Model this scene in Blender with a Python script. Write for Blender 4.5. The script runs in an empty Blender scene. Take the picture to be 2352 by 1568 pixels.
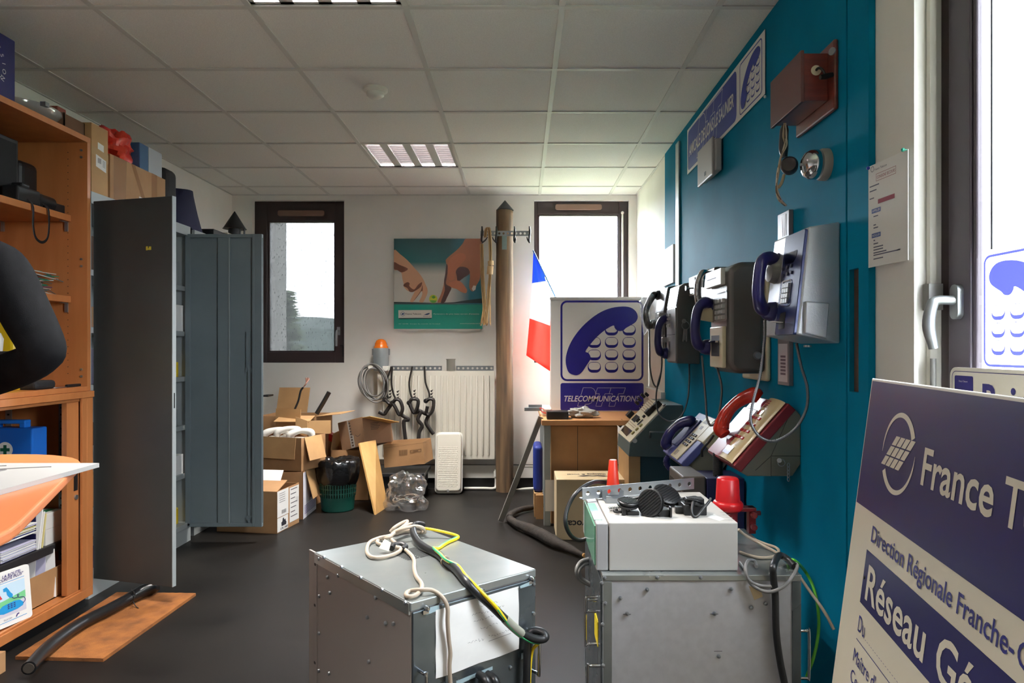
import bpy, bmesh, math, random
from mathutils import Vector, Matrix, Quaternion, noise
random.seed(7)
SC = bpy.context.scene
COL = SC.collection
V = Vector
PI = math.pi

# ------------------------------------------------------------------ camera
CX, CY, FPX, CAMZ = 1198.0, 798.0, 1609.0, 1.2          # principal point and focal length in pixels of the 2352x1568 frame
cam = bpy.data.cameras.new('camera')
camo = bpy.data.objects.new('camera', cam)
COL.objects.link(camo)
camo.location = (0, 0, CAMZ)
camo.rotation_euler = (PI / 2, 0, 0)
cam.sensor_width = 36
cam.lens = 36 * FPX / 2352
cam.shift_x = -(CX - 1176) / 2352
cam.shift_y = (CY - 784) / 2352
cam.clip_start = 0.02
cam.clip_end = 2000
SC.camera = camo
# ------------------------------------------------------------------ exposure
vs = SC.view_settings
vs.view_transform = 'Standard'
vs.look = 'None'
vs.exposure = 0.0
vs.gamma = 1.0
vs.use_curve_mapping = False
SC.cycles.use_denoising = True
SC.cycles.max_bounces = 10
SC.cycles.diffuse_bounces = 6
SC.cycles.transparent_max_bounces = 16
SC.cycles.sample_clamp_indirect = 12
# ------------------------------------------------------------------ overcast sky
world = bpy.data.worlds.new('overcast_sky')
SC.world = world
world.use_nodes = True
bg = world.node_tree.nodes['Background']
bg.inputs['Color'].default_value = (0.86, 0.93, 1.0, 1)
bg.inputs['Strength'].default_value = 66.0
world.cycles.sampling_method = 'AUTOMATIC'
LAMP_W = 58.0           # watts of one fluorescent tube strip
LAMP_C = (1.0, 0.963, 0.915)


def portal(loc, rot, sx, sy):
    l = bpy.data.lights.new('window_portal', 'AREA')
    l.shape = 'RECTANGLE'
    l.size, l.size_y = sx, sy
    l.cycles.is_portal = True
    o = bpy.data.objects.new('window_portal', l)
    o.location, o.rotation_euler = loc, rot
    COL.objects.link(o)


portal((0.51, 6.28, 1.77), (PI / 2, 0, PI), 0.9, 1.5)
portal((-1.91, 6.28, 1.77), (PI / 2, 0, PI), 0.9, 1.5)
portal((1.28, 1.38, 1.7), (PI / 2, 0, PI / 2), 0.8, 1.6)


# ------------------------------------------------------------------ pixel helpers (a true depth is always given)
def P(px, py, Y):
    return V(((px - CX) / FPX * Y, Y, CAMZ - (py - CY) / FPX * Y))


def PZ(px, py, Z):
    return P(px, py, (CAMZ - Z) * FPX / (py - CY))


def PX(px, py, X):
    return P(px, py, X * FPX / (px - CX))


class F:
    """a plane in space: origin o, unit axes u (right) and v (up), normal n towards the viewer"""
    def __init__(s, o, u, v):
        s.o, s.u, s.v = V(o), V(u).normalized(), V(v).normalized()
        s.n = s.u.cross(s.v).normalized()

    def p(s, x, y, d=0.0):
        return s.o + s.u * x + s.v * y + s.n * d

    def at(s, px, py):
        r = V(((px - CX) / FPX, 1, -(py - CY) / FPX))
        c = V((0, 0, CAMZ))
        q = c + r * ((s.o - c).dot(s.n) / r.dot(s.n)) - s.o
        return q.dot(s.u), q.dot(s.v)


# ------------------------------------------------------------------ materials
def lin(c):
    out = []
    for x in c:
        x = x / 255
        out.append(x / 12.92 if x <= 0.04045 else ((x + 0.055) / 1.055) ** 2.4)
    return tuple(out) + (1,)


MATS = {}


def mat(name, rgb, rough=0.55, metal=0.0, rgb2=None, scale=12.0, detail=4.0, bump=0.0, bscale=None, stretch=(1, 1, 1), lo=0.35, hi=0.65,
        spec=0.5, trans=0.0, emit=None, es=0.0, coat=0.0, rvar=0.0):
    if name in MATS:
        return MATS[name]
    m = bpy.data.materials.new(name)
    m.use_nodes = True
    nt = m.node_tree
    b = nt.nodes['Principled BSDF']
    b.inputs['Base Color'].default_value = lin(rgb)
    b.inputs['Roughness'].default_value = rough
    b.inputs['Metallic'].default_value = metal
    b.inputs['Specular IOR Level'].default_value = spec
    b.inputs['Transmission Weight'].default_value = trans
    b.inputs['Coat Weight'].default_value = coat
    if emit:
        b.inputs['Emission Color'].default_value = lin(emit)
        b.inputs['Emission Strength'].default_value = es
    if rgb2 or bump or rvar:
        tc = nt.nodes.new('ShaderNodeTexCoord')
        mp = nt.nodes.new('ShaderNodeMapping')
        mp.inputs['Scale'].default_value = stretch
        nt.links.new(tc.outputs['Object'], mp.inputs['Vector'])
        nz = nt.nodes.new('ShaderNodeTexNoise')
        nz.inputs['Scale'].default_value = scale
        nz.inputs['Detail'].default_value = detail
        nt.links.new(mp.outputs['Vector'], nz.inputs['Vector'])
        if rgb2:
            rp = nt.nodes.new('ShaderNodeValToRGB')
            rp.color_ramp.elements[0].position = lo
            rp.color_ramp.elements[1].position = hi
            rp.color_ramp.elements[0].color = lin(rgb)
            rp.color_ramp.elements[1].color = lin(rgb2)
            nt.links.new(nz.outputs['Fac'], rp.inputs['Fac'])
            nt.links.new(rp.outputs['Color'], b.inputs['Base Color'])
        if rvar:
            mr = nt.nodes.new('ShaderNodeMapRange')
            mr.inputs['To Min'].default_value = max(0.02, rough - rvar)
            mr.inputs['To Max'].default_value = rough + rvar
            nt.links.new(nz.outputs['Fac'], mr.inputs['Value'])
            nt.links.new(mr.outputs['Result'], b.inputs['Roughness'])
        if bump:
            n2 = nz
            if bscale:
                n2 = nt.nodes.new('ShaderNodeTexNoise')
                n2.inputs['Scale'].default_value = bscale
                n2.inputs['Detail'].default_value = 3
                nt.links.new(mp.outputs['Vector'], n2.inputs['Vector'])
            bp = nt.nodes.new('ShaderNodeBump')
            bp.inputs['Strength'].default_value = bump
            bp.inputs['Distance'].default_value = 0.004
            nt.links.new(n2.outputs['Fac'], bp.inputs['Height'])
            nt.links.new(bp.outputs['Normal'], b.inputs['Normal'])
    MATS[name] = m
    return m


def thin_glass(name, tint=(1, 1, 1), gloss=0.08, rough=0.0):
    """a pane or film: straight-through transparency with a little mirror reflection"""
    m = bpy.data.materials.new(name)
    m.use_nodes = True
    nt = m.node_tree
    nt.nodes.remove(nt.nodes['Principled BSDF'])
    out = nt.nodes['Material Output']
    t = nt.nodes.new('ShaderNodeBsdfTransparent')
    t.inputs['Color'].default_value = tuple(tint) + (1,)
    g = nt.nodes.new('ShaderNodeBsdfGlossy')
    g.inputs['Roughness'].default_value = rough
    lf = nt.nodes.new('ShaderNodeLayerWeight')
    lf.inputs['Blend'].default_value = 0.5
    pw = nt.nodes.new('ShaderNodeMath')
    pw.operation = 'POWER'
    pw.inputs[1].default_value = 4.0
    nt.links.new(lf.outputs['Facing'], pw.inputs[0])
    lw = nt.nodes.new('ShaderNodeMapRange')
    lw.inputs['To Min'].default_value = gloss * 0.4
    lw.inputs['To Max'].default_value = 0.5
    nt.links.new(pw.outputs[0], lw.inputs['Value'])
    mx = nt.nodes.new('ShaderNodeMixShader')
    nt.links.new(lw.outputs['Result'], mx.inputs['Fac'])
    nt.links.new(t.outputs[0], mx.inputs[1])
    nt.links.new(g.outputs[0], mx.inputs[2])
    nt.links.new(mx.outputs[0], out.inputs['Surface'])
    MATS[name] = m
    return m


def translucent(name, rgb, fac=0.5, transp=0.0, rough=0.5, rgb2=None, scale=10.0):
    """cloth, paper or plastic film that lets light through"""
    m = bpy.data.materials.new(name)
    m.use_nodes = True
    nt = m.node_tree
    nt.nodes.remove(nt.nodes['Principled BSDF'])
    out = nt.nodes['Material Output']
    d = nt.nodes.new('ShaderNodeBsdfDiffuse')
    t = nt.nodes.new('ShaderNodeBsdfTranslucent')
    d.inputs['Color'].default_value = lin(rgb)
    t.inputs['Color'].default_value = lin(rgb)
    mx = nt.nodes.new('ShaderNodeMixShader')
    mx.inputs['Fac'].default_value = fac
    nt.links.new(d.outputs[0], mx.inputs[1])
    nt.links.new(t.outputs[0], mx.inputs[2])
    last = mx
    if transp:
        tr = nt.nodes.new('ShaderNodeBsdfTransparent')
        m2 = nt.nodes.new('ShaderNodeMixShader')
        m2.inputs['Fac'].default_value = transp
        nt.links.new(mx.outputs[0], m2.inputs[1])
        nt.links.new(tr.outputs[0], m2.inputs[2])
        last = m2
    nt.links.new(last.outputs[0], out.inputs['Surface'])
    MATS[name] = m
    return m


# ------------------------------------------------------------------ mesh builder
def catmull(pts, k=6, closed=False):
    pts = [V(p) for p in pts]
    if len(pts) < 3:
        return pts
    n = len(pts)
    out = []
    rng = range(n) if closed else range(n - 1)
    for i in rng:
        if closed:
            a, b, c, d = pts[(i - 1) % n], pts[i], pts[(i + 1) % n], pts[(i + 2) % n]
        else:
            b, c = pts[i], pts[i + 1]
            a = pts[i - 1] if i else b * 2 - c
            d = pts[i + 2] if i + 2 < n else c * 2 - b
        for j in range(k):
            t = j / k
            out.append(0.5 * ((2 * b) + (c - a) * t + (2 * a - 5 * b + 4 * c - d) * t * t + (3 * b - a - 3 * c + d) * t ** 3))
    if not closed:
        out.append(pts[-1])
    return out


class MB:
    def __init__(s):
        s.v, s.f, s.m = [], [], []
        s.cur = 0

    def mat(s, i):
        s.cur = i
        return s

    def add(s, vs, fs):
        k = len(s.v)
        s.v += [V(x) for x in vs]
        for f in fs:
            s.f.append([k + i for i in f])
            s.m.append(s.cur)
        return s

    def box(s, a, b):
        x0, y0, z0 = (min(a[i], b[i]) for i in range(3))
        x1, y1, z1 = (max(a[i], b[i]) for i in range(3))
        return s.add([(x0, y0, z0), (x1, y0, z0), (x1, y1, z0), (x0, y1, z0), (x0, y0, z1), (x1, y0, z1), (x1, y1, z1), (x0, y1, z1)],
                     [(0, 3, 2, 1), (4, 5, 6, 7), (0, 1, 5, 4), (1, 2, 6, 5), (2, 3, 7, 6), (3, 0, 4, 7)])

    def hexa(s, c):
        """eight corners: bottom four then top four, both counter-clockwise from above"""
        return s.add(c, [(0, 3, 2, 1), (4, 5, 6, 7), (0, 1, 5, 4), (1, 2, 6, 5), (2, 3, 7, 6), (3, 0, 4, 7)])

    def fbox(s, f, x0, x1, y0, y1, d0, d1):
        c = [f.p(x0, y0, d0), f.p(x1, y0, d0), f.p(x1, y1, d0), f.p(x0, y1, d0), f.p(x0, y0, d1), f.p(x1, y0, d1), f.p(x1, y1, d1), f.p(x0, y1, d1)]
        return s.hexa(c)

    def quad(s, a, b, c, d):
        return s.add([a, b, c, d], [(0, 1, 2, 3)])

    def sheet(s, grid):
        """grid of points [rows][cols]"""
        nr, nc = len(grid), len(grid[0])
        return s.add([p for r in grid for p in r], [(i * nc + j, i * nc + j + 1, (i + 1) * nc + j + 1, (i + 1) * nc + j) for i in range(nr - 1) for j in range(nc - 1)])

    def poly(s, f, pts, d=0.0):
        return s.add([f.p(x, y, d) for x, y in pts], [list(range(len(pts)))])

    def prism(s, f, pts, d0, d1):
        n = len(pts)
        a = sum(pts[i][0] * pts[(i + 1) % n][1] - pts[(i + 1) % n][0] * pts[i][1] for i in range(n))
        if a < 0:
            pts = pts[::-1]
        lo, hi = min(d0, d1), max(d0, d1)
        return s.add([f.p(x, y, lo) for x, y in pts] + [f.p(x, y, hi) for x, y in pts],
                     [list(range(n))[::-1], list(range(n, 2 * n))] + [(i, (i + 1) % n, n + (i + 1) % n, n + i) for i in range(n)])

    def ring(s, f, outer, inner, d=0.0):
        """flat band between two outlines with the same number of points"""
        n = len(outer)
        return s.add([f.p(x, y, d) for x, y in outer] + [f.p(x, y, d) for x, y in inner], [(i, (i + 1) % n, n + (i + 1) % n, n + i) for i in range(n)])

    def tube(s, pts, r, n=8, k=5, closed=False, squash=None):
        rs = r if isinstance(r, (list, tuple)) else None
        if k > 1:
            ctr = catmull(pts, k, closed)
        else:
            ctr = [V(p) for p in pts]
        m = len(ctr)
        if rs:
            def rad(i):
                t = i / max(1, m - 1) * (len(rs) - 1)
                a = min(int(t), len(rs) - 2)
                t -= a
                t = t * t * (3 - 2 * t)
                return rs[a] * (1 - t) + rs[a + 1] * t
        else:
            def rad(i):
                return r
        vs = []
        up = None
        for i in range(m):
            if closed:
                t = ctr[(i + 1) % m] - ctr[(i - 1) % m]
            else:
                t = ctr[min(i + 1, m - 1)] - ctr[max(i - 1, 0)]
            if t.length < 1e-9:
                t = V((0, 0, 1))
            t.normalize()
            if up is None:
                up = V((0, 0, 1)) if abs(t.z) < 0.9 else V((0, 1, 0))
                if squash:
                    up = V(squash[0])
            side = t.cross(up)
            if side.length < 1e-6:
                side = t.orthogonal()
            side.normalize()
            up = side.cross(t).normalized()
            sq = squash[1] if squash else 1.0
            for j in range(n):
                a = 2 * PI * j / n
                vs.append(ctr[i] + (side * math.cos(a) + up * math.sin(a) * sq) * rad(i))
        fs = []
        for i in range(m if closed else m - 1):
            for j in range(n):
                b = ((i + 1) % m) * n
                fs.append((i * n + j, i * n + (j + 1) % n, b + (j + 1) % n, b + j))
        if not closed:
            fs.append(tuple(range(n))[::-1])
            fs.append(tuple((m - 1) * n + j for j in range(n)))
        # keep normals outward
        return s.add(vs, [tuple(reversed(q)) for q in fs])

    def cyl(s, a, b, r0, r1=None, n=20):
        return s.tube([a, b], [r0, r0 if r1 is None else r1], n, 1)

    def lathe(s, o, ax, prof, n=24):
        """profile of (radius, height along ax)"""
        ax = V(ax).normalized()
        u = ax.orthogonal().normalized()
        w = ax.cross(u)
        o = V(o)
        vs, fs = [], []
        for r, h in prof:
            for j in range(n):
                a = 2 * PI * j / n
                vs.append(o + ax * h + (u * math.cos(a) + w * math.sin(a)) * max(r, 1e-5))
        for i in range(len(prof) - 1):
            for j in range(n):
                fs.append((i * n + j, i * n + (j + 1) % n, (i + 1) * n + (j + 1) % n, (i + 1) * n + j))
        if prof[0][0] > 1e-4:
            fs.append(tuple(range(n))[::-1])
        if prof[-1][0] > 1e-4:
            fs.append(tuple((len(prof) - 1) * n + j for j in range(n)))
        return s.add(vs, fs)

    def ball(s, c, r, n=14, sc=(1, 1, 1)):
        prof = [(math.sin(PI * i / (n // 2 + 2)) * r, -math.cos(PI * i / (n // 2 + 2)) * r) for i in range(n // 2 + 3)]
        k = len(s.v)
        s.lathe((0, 0, 0), (0, 0, 1), prof, n)
        for i in range(k, len(s.v)):
            q = s.v[i]
            s.v[i] = V((q.x * sc[0], q.y * sc[1], q.z * sc[2])) + V(c)
        return s

    def text(s, txt, f, x, y, w=None, h=0.02, d=0.001, bold=0.0, shear=0.0, align='L', rot=0.0):
        """lettering with its baseline start (or centre / right end) at x,y; h is the capital height; w the whole width"""
        cu = bpy.data.curves.new('t', 'FONT')
        cu.body = txt
        cu.offset = bold
        cu.shear = shear
        cu.resolution_u = 3
        o = bpy.data.objects.new('t', cu)
        me = o.to_mesh()
        vs = [q.co.copy() for q in me.vertices]
        fs = [tuple(p.vertices) for p in me.polygons]
        o.to_mesh_clear()
        bpy.data.objects.remove(o)
        bpy.data.curves.remove(cu)
        if not vs:
            return s
        x0, x1 = min(q.x for q in vs), max(q.x for q in vs)
        sy = h / 0.7
        sx = w / (x1 - x0) if w else sy
        off = {'L': 0, 'C': -0.5, 'R': -1}[align] * (x1 - x0) * sx
        ca, sa = math.cos(rot), math.sin(rot)
        res = []
        for q in vs:
            a, b = (q.x - x0) * sx + off, q.y * sy
            res.append(f.p(x + a * ca - b * sa, y + a * sa + b * ca, d))
        return s.add(res, fs)

    def jitter(s, amp, sc=3.0):
        for i, q in enumerate(s.v):
            s.v[i] = q + noise.noise_vector(q * sc) * amp
        return s

    def xf(s, M):
        s.v = [M @ q for q in s.v]
        return s

    def build(s, name, mats, parent=None, org=None, smooth=None, bevel=0.0, seg=2, solid=0.0, sub=0):
        org = V(org) if org is not None else (parent.wl if parent else V((0, 0, 0)))
        me = bpy.data.meshes.new(name)
        me.from_pydata([q - org for q in s.v], [], s.f)
        if not isinstance(mats, (list, tuple)):
            mats = [mats]
        for m in mats:
            me.materials.append(m)
        if len(mats) > 1:
            for p, i in zip(me.polygons, s.m):
                p.material_index = i
        me.validate()
        if smooth is not None:
            me.shade_smooth()
            if smooth < 180:
                me.set_sharp_from_angle(angle=math.radians(smooth))
        me.update()
        o = bpy.data.objects.new(name, me)
        COL.objects.link(o)
        if parent:
            o.parent = parent.o
        else:
            o.location = org
        if sub:
            md = o.modifiers.new('s', 'SUBSURF')
            md.levels = md.render_levels = sub
        if solid:
            md = o.modifiers.new('t', 'SOLIDIFY')
            md.thickness = solid
            md.offset = 0
        if bevel:
            md = o.modifiers.new('b', 'BEVEL')
            md.width = bevel
            md.segments = seg
            md.limit_method = 'ANGLE'
            md.angle_limit = math.radians(40)
        return o


class Thing:
    """a top-level thing: an Empty at its base that parents its parts"""
    def __init__(s, name, label, cat, loc, group=None):
        s.o = bpy.data.objects.new(name, None)
        s.o.empty_display_size = 0.05
        COL.objects.link(s.o)
        s.o.location = loc
        s.wl = V(loc)
        s.o['label'], s.o['category'] = label, cat
        if group:
            s.o['group'] = group

    def part(s, name, mb, mats, label=None, **kw):
        q = Part()
        q.o = mb.build(name, mats, s, **kw)
        q.wl = s.wl
        if label:
            q.o['label'] = label
        return q


class Part(Thing):
    def __init__(s):
        pass


def split_parts(t, name, mb, mats, **kw):
    """every separate piece of the mesh becomes a part of its own"""
    par = list(range(len(mb.v)))

    def find(i):
        while par[i] != i:
            par[i] = par[par[i]]
            i = par[i]
        return i
    for f in mb.f:
        for i in f[1:]:
            par[find(i)] = find(f[0])
    groups = {}
    for f in mb.f:
        groups.setdefault(find(f[0]), []).append(f)
    for fs in groups.values():
        ids = sorted({i for f in fs for i in f})
        ix = {i: k for k, i in enumerate(ids)}
        m2 = MB().add([mb.v[i] for i in ids], [[ix[i] for i in f] for f in fs])
        t.part(name, m2, mats, **kw)


def single(name, mb, mats, label, cat, group=None, kind=None, **kw):
    """a thing that is one mesh; its origin sits at the middle of its base"""
    xs, ys, zs = [q.x for q in mb.v], [q.y for q in mb.v], [q.z for q in mb.v]
    org = V(((min(xs) + max(xs)) / 2, (min(ys) + max(ys)) / 2, min(zs)))
    q = Part()
    q.o = mb.build(name, mats, None, org=org, **kw)
    q.wl = org
    q.o['label'], q.o['category'] = label, cat
    if group:
        q.o['group'] = group
    if kind:
        q.o['kind'] = kind
    return q


def struct(name, mb, mats, label=None, **kw):
    q = Part()
    q.o = mb.build(name, mats, None, **kw)
    q.wl = V((0, 0, 0))
    q.o['kind'] = 'structure'
    if label:
        q.o['label'] = label
    return q


def clone(o, loc, label, group=None, rotz=None):
    c = o.copy()
    COL.objects.link(c)
    c.location = loc
    if rotz is not None:
        c.rotation_euler = (0, 0, rotz)
    c['label'] = label
    if group:
        c['group'] = group
    for ch in o.children:
        d = ch.copy()
        COL.objects.link(d)
        d.parent = c
        for g in ch.children:
            e = g.copy()
            COL.objects.link(e)
            e.parent = d
    return c


def rrect(x0, x1, y0, y1, r, n=5):
    pts = []
    for cx, cy, a0 in ((x1 - r, y1 - r, 0), (x0 + r, y1 - r, 90), (x0 + r, y0 + r, 180), (x1 - r, y0 + r, 270)):
        for i in range(n + 1):
            a = math.radians(a0 + 90 * i / n)
            pts.append((cx + r * math.cos(a), cy + r * math.sin(a)))
    return pts


def arcpts(cx, cy, r, a0, a1, n=24, ry=None):
    return [(cx + r * math.cos(math.radians(a0 + (a1 - a0) * i / n)), cy + (ry or r) * math.sin(math.radians(a0 + (a1 - a0) * i / n))) for i in range(n + 1)]


# ------------------------------------------------------------------ palette
M_wall = mat('white_wall_paint', (232, 229, 223), 0.8, rgb2=(226, 223, 216), scale=3, bump=0.08, bscale=160)
M_teal = mat('teal_board_paint', (10, 121, 152), 0.65, rgb2=(7, 111, 141), scale=3, bump=0.05, bscale=60, spec=0.025)
M_tile = mat('ceiling_tile', (226, 224, 220), 0.9, rgb2=(214, 212, 208), scale=220, detail=2, bump=0.25, bscale=300)
M_grid = mat('ceiling_grid', (196, 194, 190), 0.6)
M_brown = mat('brown_window_frame', (52, 38, 38), 0.4)
M_black = mat('black_plastic', (22, 22, 23), 0.5)
M_blackg = mat('black_rubber', (26, 26, 27), 0.35)
M_white = mat('white_plastic', (225, 222, 214), 0.4)
M_cream = mat('cream_plastic', (216, 202, 168), 0.4)
M_ink = mat('dark_ink', (38, 36, 44), 0.6)
M_paper = mat('white_paper', (232, 230, 226), 0.7)
M_steel = mat('galvanised_steel', (168, 172, 174), 0.38, 0.85, rgb2=(150, 155, 160), scale=14, rvar=0.08)
M_chrome = mat('chrome', (205, 205, 208), 0.12, 1.0)
M_card = mat('brown_cardboard', (176, 134, 92), 0.75, rgb2=(163, 122, 82), scale=7, bump=0.05, bscale=40)
M_card2 = mat('tan_cardboard', (186, 146, 98), 0.75, rgb2=(172, 132, 88), scale=6, bump=0.05, bscale=40)
M_navy = mat('navy_blue_print', (34, 34, 110), 0.4)
M_navyp = mat('navy_handset_plastic', (30, 28, 84), 0.28)
M_wire = mat('beige_cable', (168, 152, 134), 0.5)
M_greyc = mat('grey_cable', (120, 118, 116), 0.45)
M_cable = mat('black_cable', (30, 31, 33), 0.4)
M_yellow = mat('yellow_plastic', (226, 190, 30), 0.45)
M_blue = mat('blue_plastic', (28, 110, 200), 0.4)
M_red = mat('red_plastic', (226, 40, 38), 0.4)
M_tape = mat('packing_tape', (150, 108, 72), 0.25)
M_label = mat('white_paper_label', (226, 224, 220), 0.6)

# ------------------------------------------------------------------ room shell
XL, XR, YB, YF, ZC = -2.48, 0.985, 6.0, -3.2, 2.508
WT = 0.28
# floor: dark vinyl with soft mottling
mf = mat('dark_vinyl_floor', (18, 16, 15), 0.47, rgb2=(32, 29, 26), scale=2.2, detail=8, rvar=0.07, lo=0.3, hi=0.72, spec=0.2)
struct('floor', MB().box((XL - WT, YF - WT, -0.12), (XR + WT, YB + WT, 0)), mf)
W1 = (-2.305, -1.52, 1.07, 2.462)
W2 = (0.108, 0.92, 1.07, 2.462)
b = MB()
xs = [XL - WT, W1[0], W1[1], W2[0], W2[1], XR + WT]
b.box((xs[0], YB, 0), (xs[1], YB + WT, 2.9)).box((xs[2], YB, 0), (xs[3], YB + WT, 2.9)).box((xs[4], YB, 0), (xs[5], YB + WT, 2.9))
for w in (W1, W2):
    b.box((w[0], YB, 0), (w[1], YB + WT, w[2])).box((w[0], YB, w[3]), (w[1], YB + WT, 2.9))
struct('wall_back', b, M_wall)
struct('wall_left', MB().box((XL - WT, YF, 0), (XL, YB, 2.9)), M_wall)
struct('wall_front', MB().box((XL - WT, YF - WT, 0), (XR + WT, YF, 2.9)), M_wall)
WR = (1.0, 1.758, 0.9, 2.44)           # y0, y1, z0, z1 of the near window in the right wall
b = MB().box((XR, WR[1], 0), (XR + WT, YB, 2.9)).box((XR, YF, 0), (XR + WT, WR[0], 2.9))
b.box((XR, WR[0], 0), (XR + WT, WR[1], WR[2])).box((XR, WR[0], WR[3]), (XR + WT, WR[1], 2.9))
struct('wall_right', b, M_wall)

# suspended ceiling: square tiles, visible grid bars, gaps where the light fittings sit
gx = [0.155 + 0.6 * k for k in range(-5, 3)]
gy = [5.69 - 0.6 * k for k in range(0, 16)]
FIX = [(-1.045, 4.49), (-1.045, 2.09), (-1.045, -0.31), (-1.045, -2.11)]
xe = [XL] + [x for x in gx if XL < x < XR] + [XR]
ye = sorted([YF] + [y for y in gy if YF < y < YB] + [YB])
b = MB()
for i in range(len(xe) - 1):
    for j in range(len(ye) - 1):
        if any(abs(xe[i] - fx) < 0.02 and abs(ye[j] - fy) < 0.02 for fx, fy in FIX):
            continue
        b.box((xe[i], ye[j], ZC), (xe[i + 1], ye[j + 1], ZC + 0.018))
b.mat(1)
for x in gx:
    if XL < x < XR:
        b.box((x - 0.012, YF, ZC - 0.004), (x + 0.012, YB, ZC + 0.002))
for y in gy:
    b.box((XL, y - 0.012, ZC - 0.0045), (XR, y + 0.012, ZC + 0.002))
b.box((XL, YB - 0.012, ZC - 0.005), (XR, YB, ZC)).box((XL, YF, ZC - 0.005), (XL + 0.012, YB, ZC)).box((XR - 0.012, YF, ZC - 0.005), (XR, YB, ZC))
struct('ceiling', b, [M_tile, M_grid])
struct('light_block_slab', MB().box((XL - WT, YF - WT, 2.9), (XR + WT, YB + WT, 3.05)), M_wall)  # unseen slab added above the tiles to keep sky light out

# light fittings: housing, four bright reflector slots with cross louvres, a tube lamp in each slot
M_refl = mat('louvre_aluminium', (226, 218, 222), 0.2, 1.0)
M_housing = mat('light_housing', (196, 196, 194), 0.5)


def fitting(fx, fy, label):
    t = Thing('ceiling_light', label, 'ceiling light', (fx + 0.3, fy + 0.3, ZC), 'recessed ceiling lights')
    hs = MB()
    a, z1 = 0.012, ZC + 0.085
    slots = [fx + 0.03 + 0.1475 * k for k in range(4)]
    sw = 0.095
    hs.box((fx + a, fy + a, z1), (fx + 0.6 - a, fy + 0.6 - a, z1 + 0.02))
    edges = [fx + a] + [e for s0 in slots for e in (s0, s0 + sw)] + [fx + 0.6 - a]
    for k in range(0, len(edges), 2):
        hs.box((edges[k], fy + a, ZC + 0.004), (edges[k + 1], fy + 0.6 - a, z1))
    hs.box((fx + a, fy + a, ZC + 0.004), (fx + 0.6 - a, fy + 0.03, z1)).box((fx + a, fy + 0.57, ZC + 0.004), (fx + 0.6 - a, fy + 0.6 - a, z1))
    t.part('housing', hs, M_housing)
    for s0 in slots:
        lv = MB()
        lv.quad((s0 + 0.001, fy + 0.03, ZC + 0.006), (s0 + 0.001, fy + 0.57, ZC + 0.006), (s0 + 0.02, fy + 0.57, z1 - 0.001), (s0 + 0.02, fy + 0.03, z1 - 0.001))
        lv.quad((s0 + sw - 0.001, fy + 0.03, ZC + 0.006), (s0 + sw - 0.02, fy + 0.03, z1 - 0.001), (s0 + sw - 0.02, fy + 0.57, z1 - 0.001), (s0 + sw - 0.001, fy + 0.57, ZC + 0.006))
        for j in range(1, 11):
            y = fy + 0.03 + 0.54 * j / 11
            lv.add([(s0 + 0.002, y - 0.001, ZC + 0.008), (s0 + sw - 0.002, y - 0.001, ZC + 0.008), (s0 + sw - 0.012, y - 0.009, ZC + 0.05), (s0 + 0.012, y - 0.009, ZC + 0.05),
                    (s0 + 0.002, y + 0.001, ZC + 0.008), (s0 + sw - 0.002, y + 0.001, ZC + 0.008), (s0 + sw - 0.012, y + 0.009, ZC + 0.05), (s0 + 0.012, y + 0.009, ZC + 0.05)],
                   [(0, 1, 2, 3), (4, 7, 6, 5), (0, 4, 5, 1), (3, 2, 6, 7)])
        t.part('louvre', lv, M_refl)
        l = bpy.data.lights.new('tube_lamp', 'AREA')
        l.shape = 'RECTANGLE'
        l.size, l.size_y = 0.045, 0.5
        l.energy = LAMP_W
        l.color = LAMP_C
        lo = bpy.data.objects.new('tube_lamp', l)
        COL.objects.link(lo)
        lo.parent = t.o
        lo.location = (s0 + sw / 2 - fx - 0.3, 0, 0.078)


fitting(*FIX[0], 'square recessed light with four louvred slots near the back wall')
fitting(*FIX[1], 'bright louvred ceiling light cut off by the top edge of the picture')
for q in FIX[2:]:
    fitting(*q, 'recessed louvred ceiling light in the front half of the room')

# smoke detector
t = Thing('smoke_detector', 'small round white detector on the ceiling tiles', 'smoke detector', tuple(P(862, 212, (ZC - CAMZ) * FPX / (CY - 204))[:2]) + (ZC,))
t.part('base', MB().lathe(t.wl, (0, 0, -1), [(0.062, 0), (0.062, 0.012), (0.05, 0.02)]), M_white, smooth=40)
t.part('sensor', MB().lathe(t.wl, (0, 0, -1), [(0.045, 0.02), (0.044, 0.034), (0.03, 0.045), (0.012, 0.05), (0, 0.05)]), M_white, smooth=60)

# baseboards, trunking, pipes
M_base = mat('black_baseboard', (24, 23, 23), 0.5)
struct('baseboard_back', MB().box((XL, YB - 0.015, 0), (XR, YB, 0.085)), M_base)
struct('baseboard_left', MB().box((XL, YF, 0), (XL + 0.015, YB, 0.085)), M_base)
struct('trim_1', MB().box((XL, YB - 0.04, 0.092), (XR, YB, 0.2)).box((XL, YB - 0.044, 0.188), (XR, YB, 0.2)), M_white)      # cable trunking above the baseboard
struct('trim_2', MB().box((XR - 0.05, 4.7, 0.83), (XR, YB, 0.9)), M_white)

# ------------------------------------------------------------------ back windows
M_pane = thin_glass('window_glass', (0.96, 0.965, 0.97), 0.08)
M_vent = mat('window_vent_plastic', (120, 92, 78), 0.5)


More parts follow.
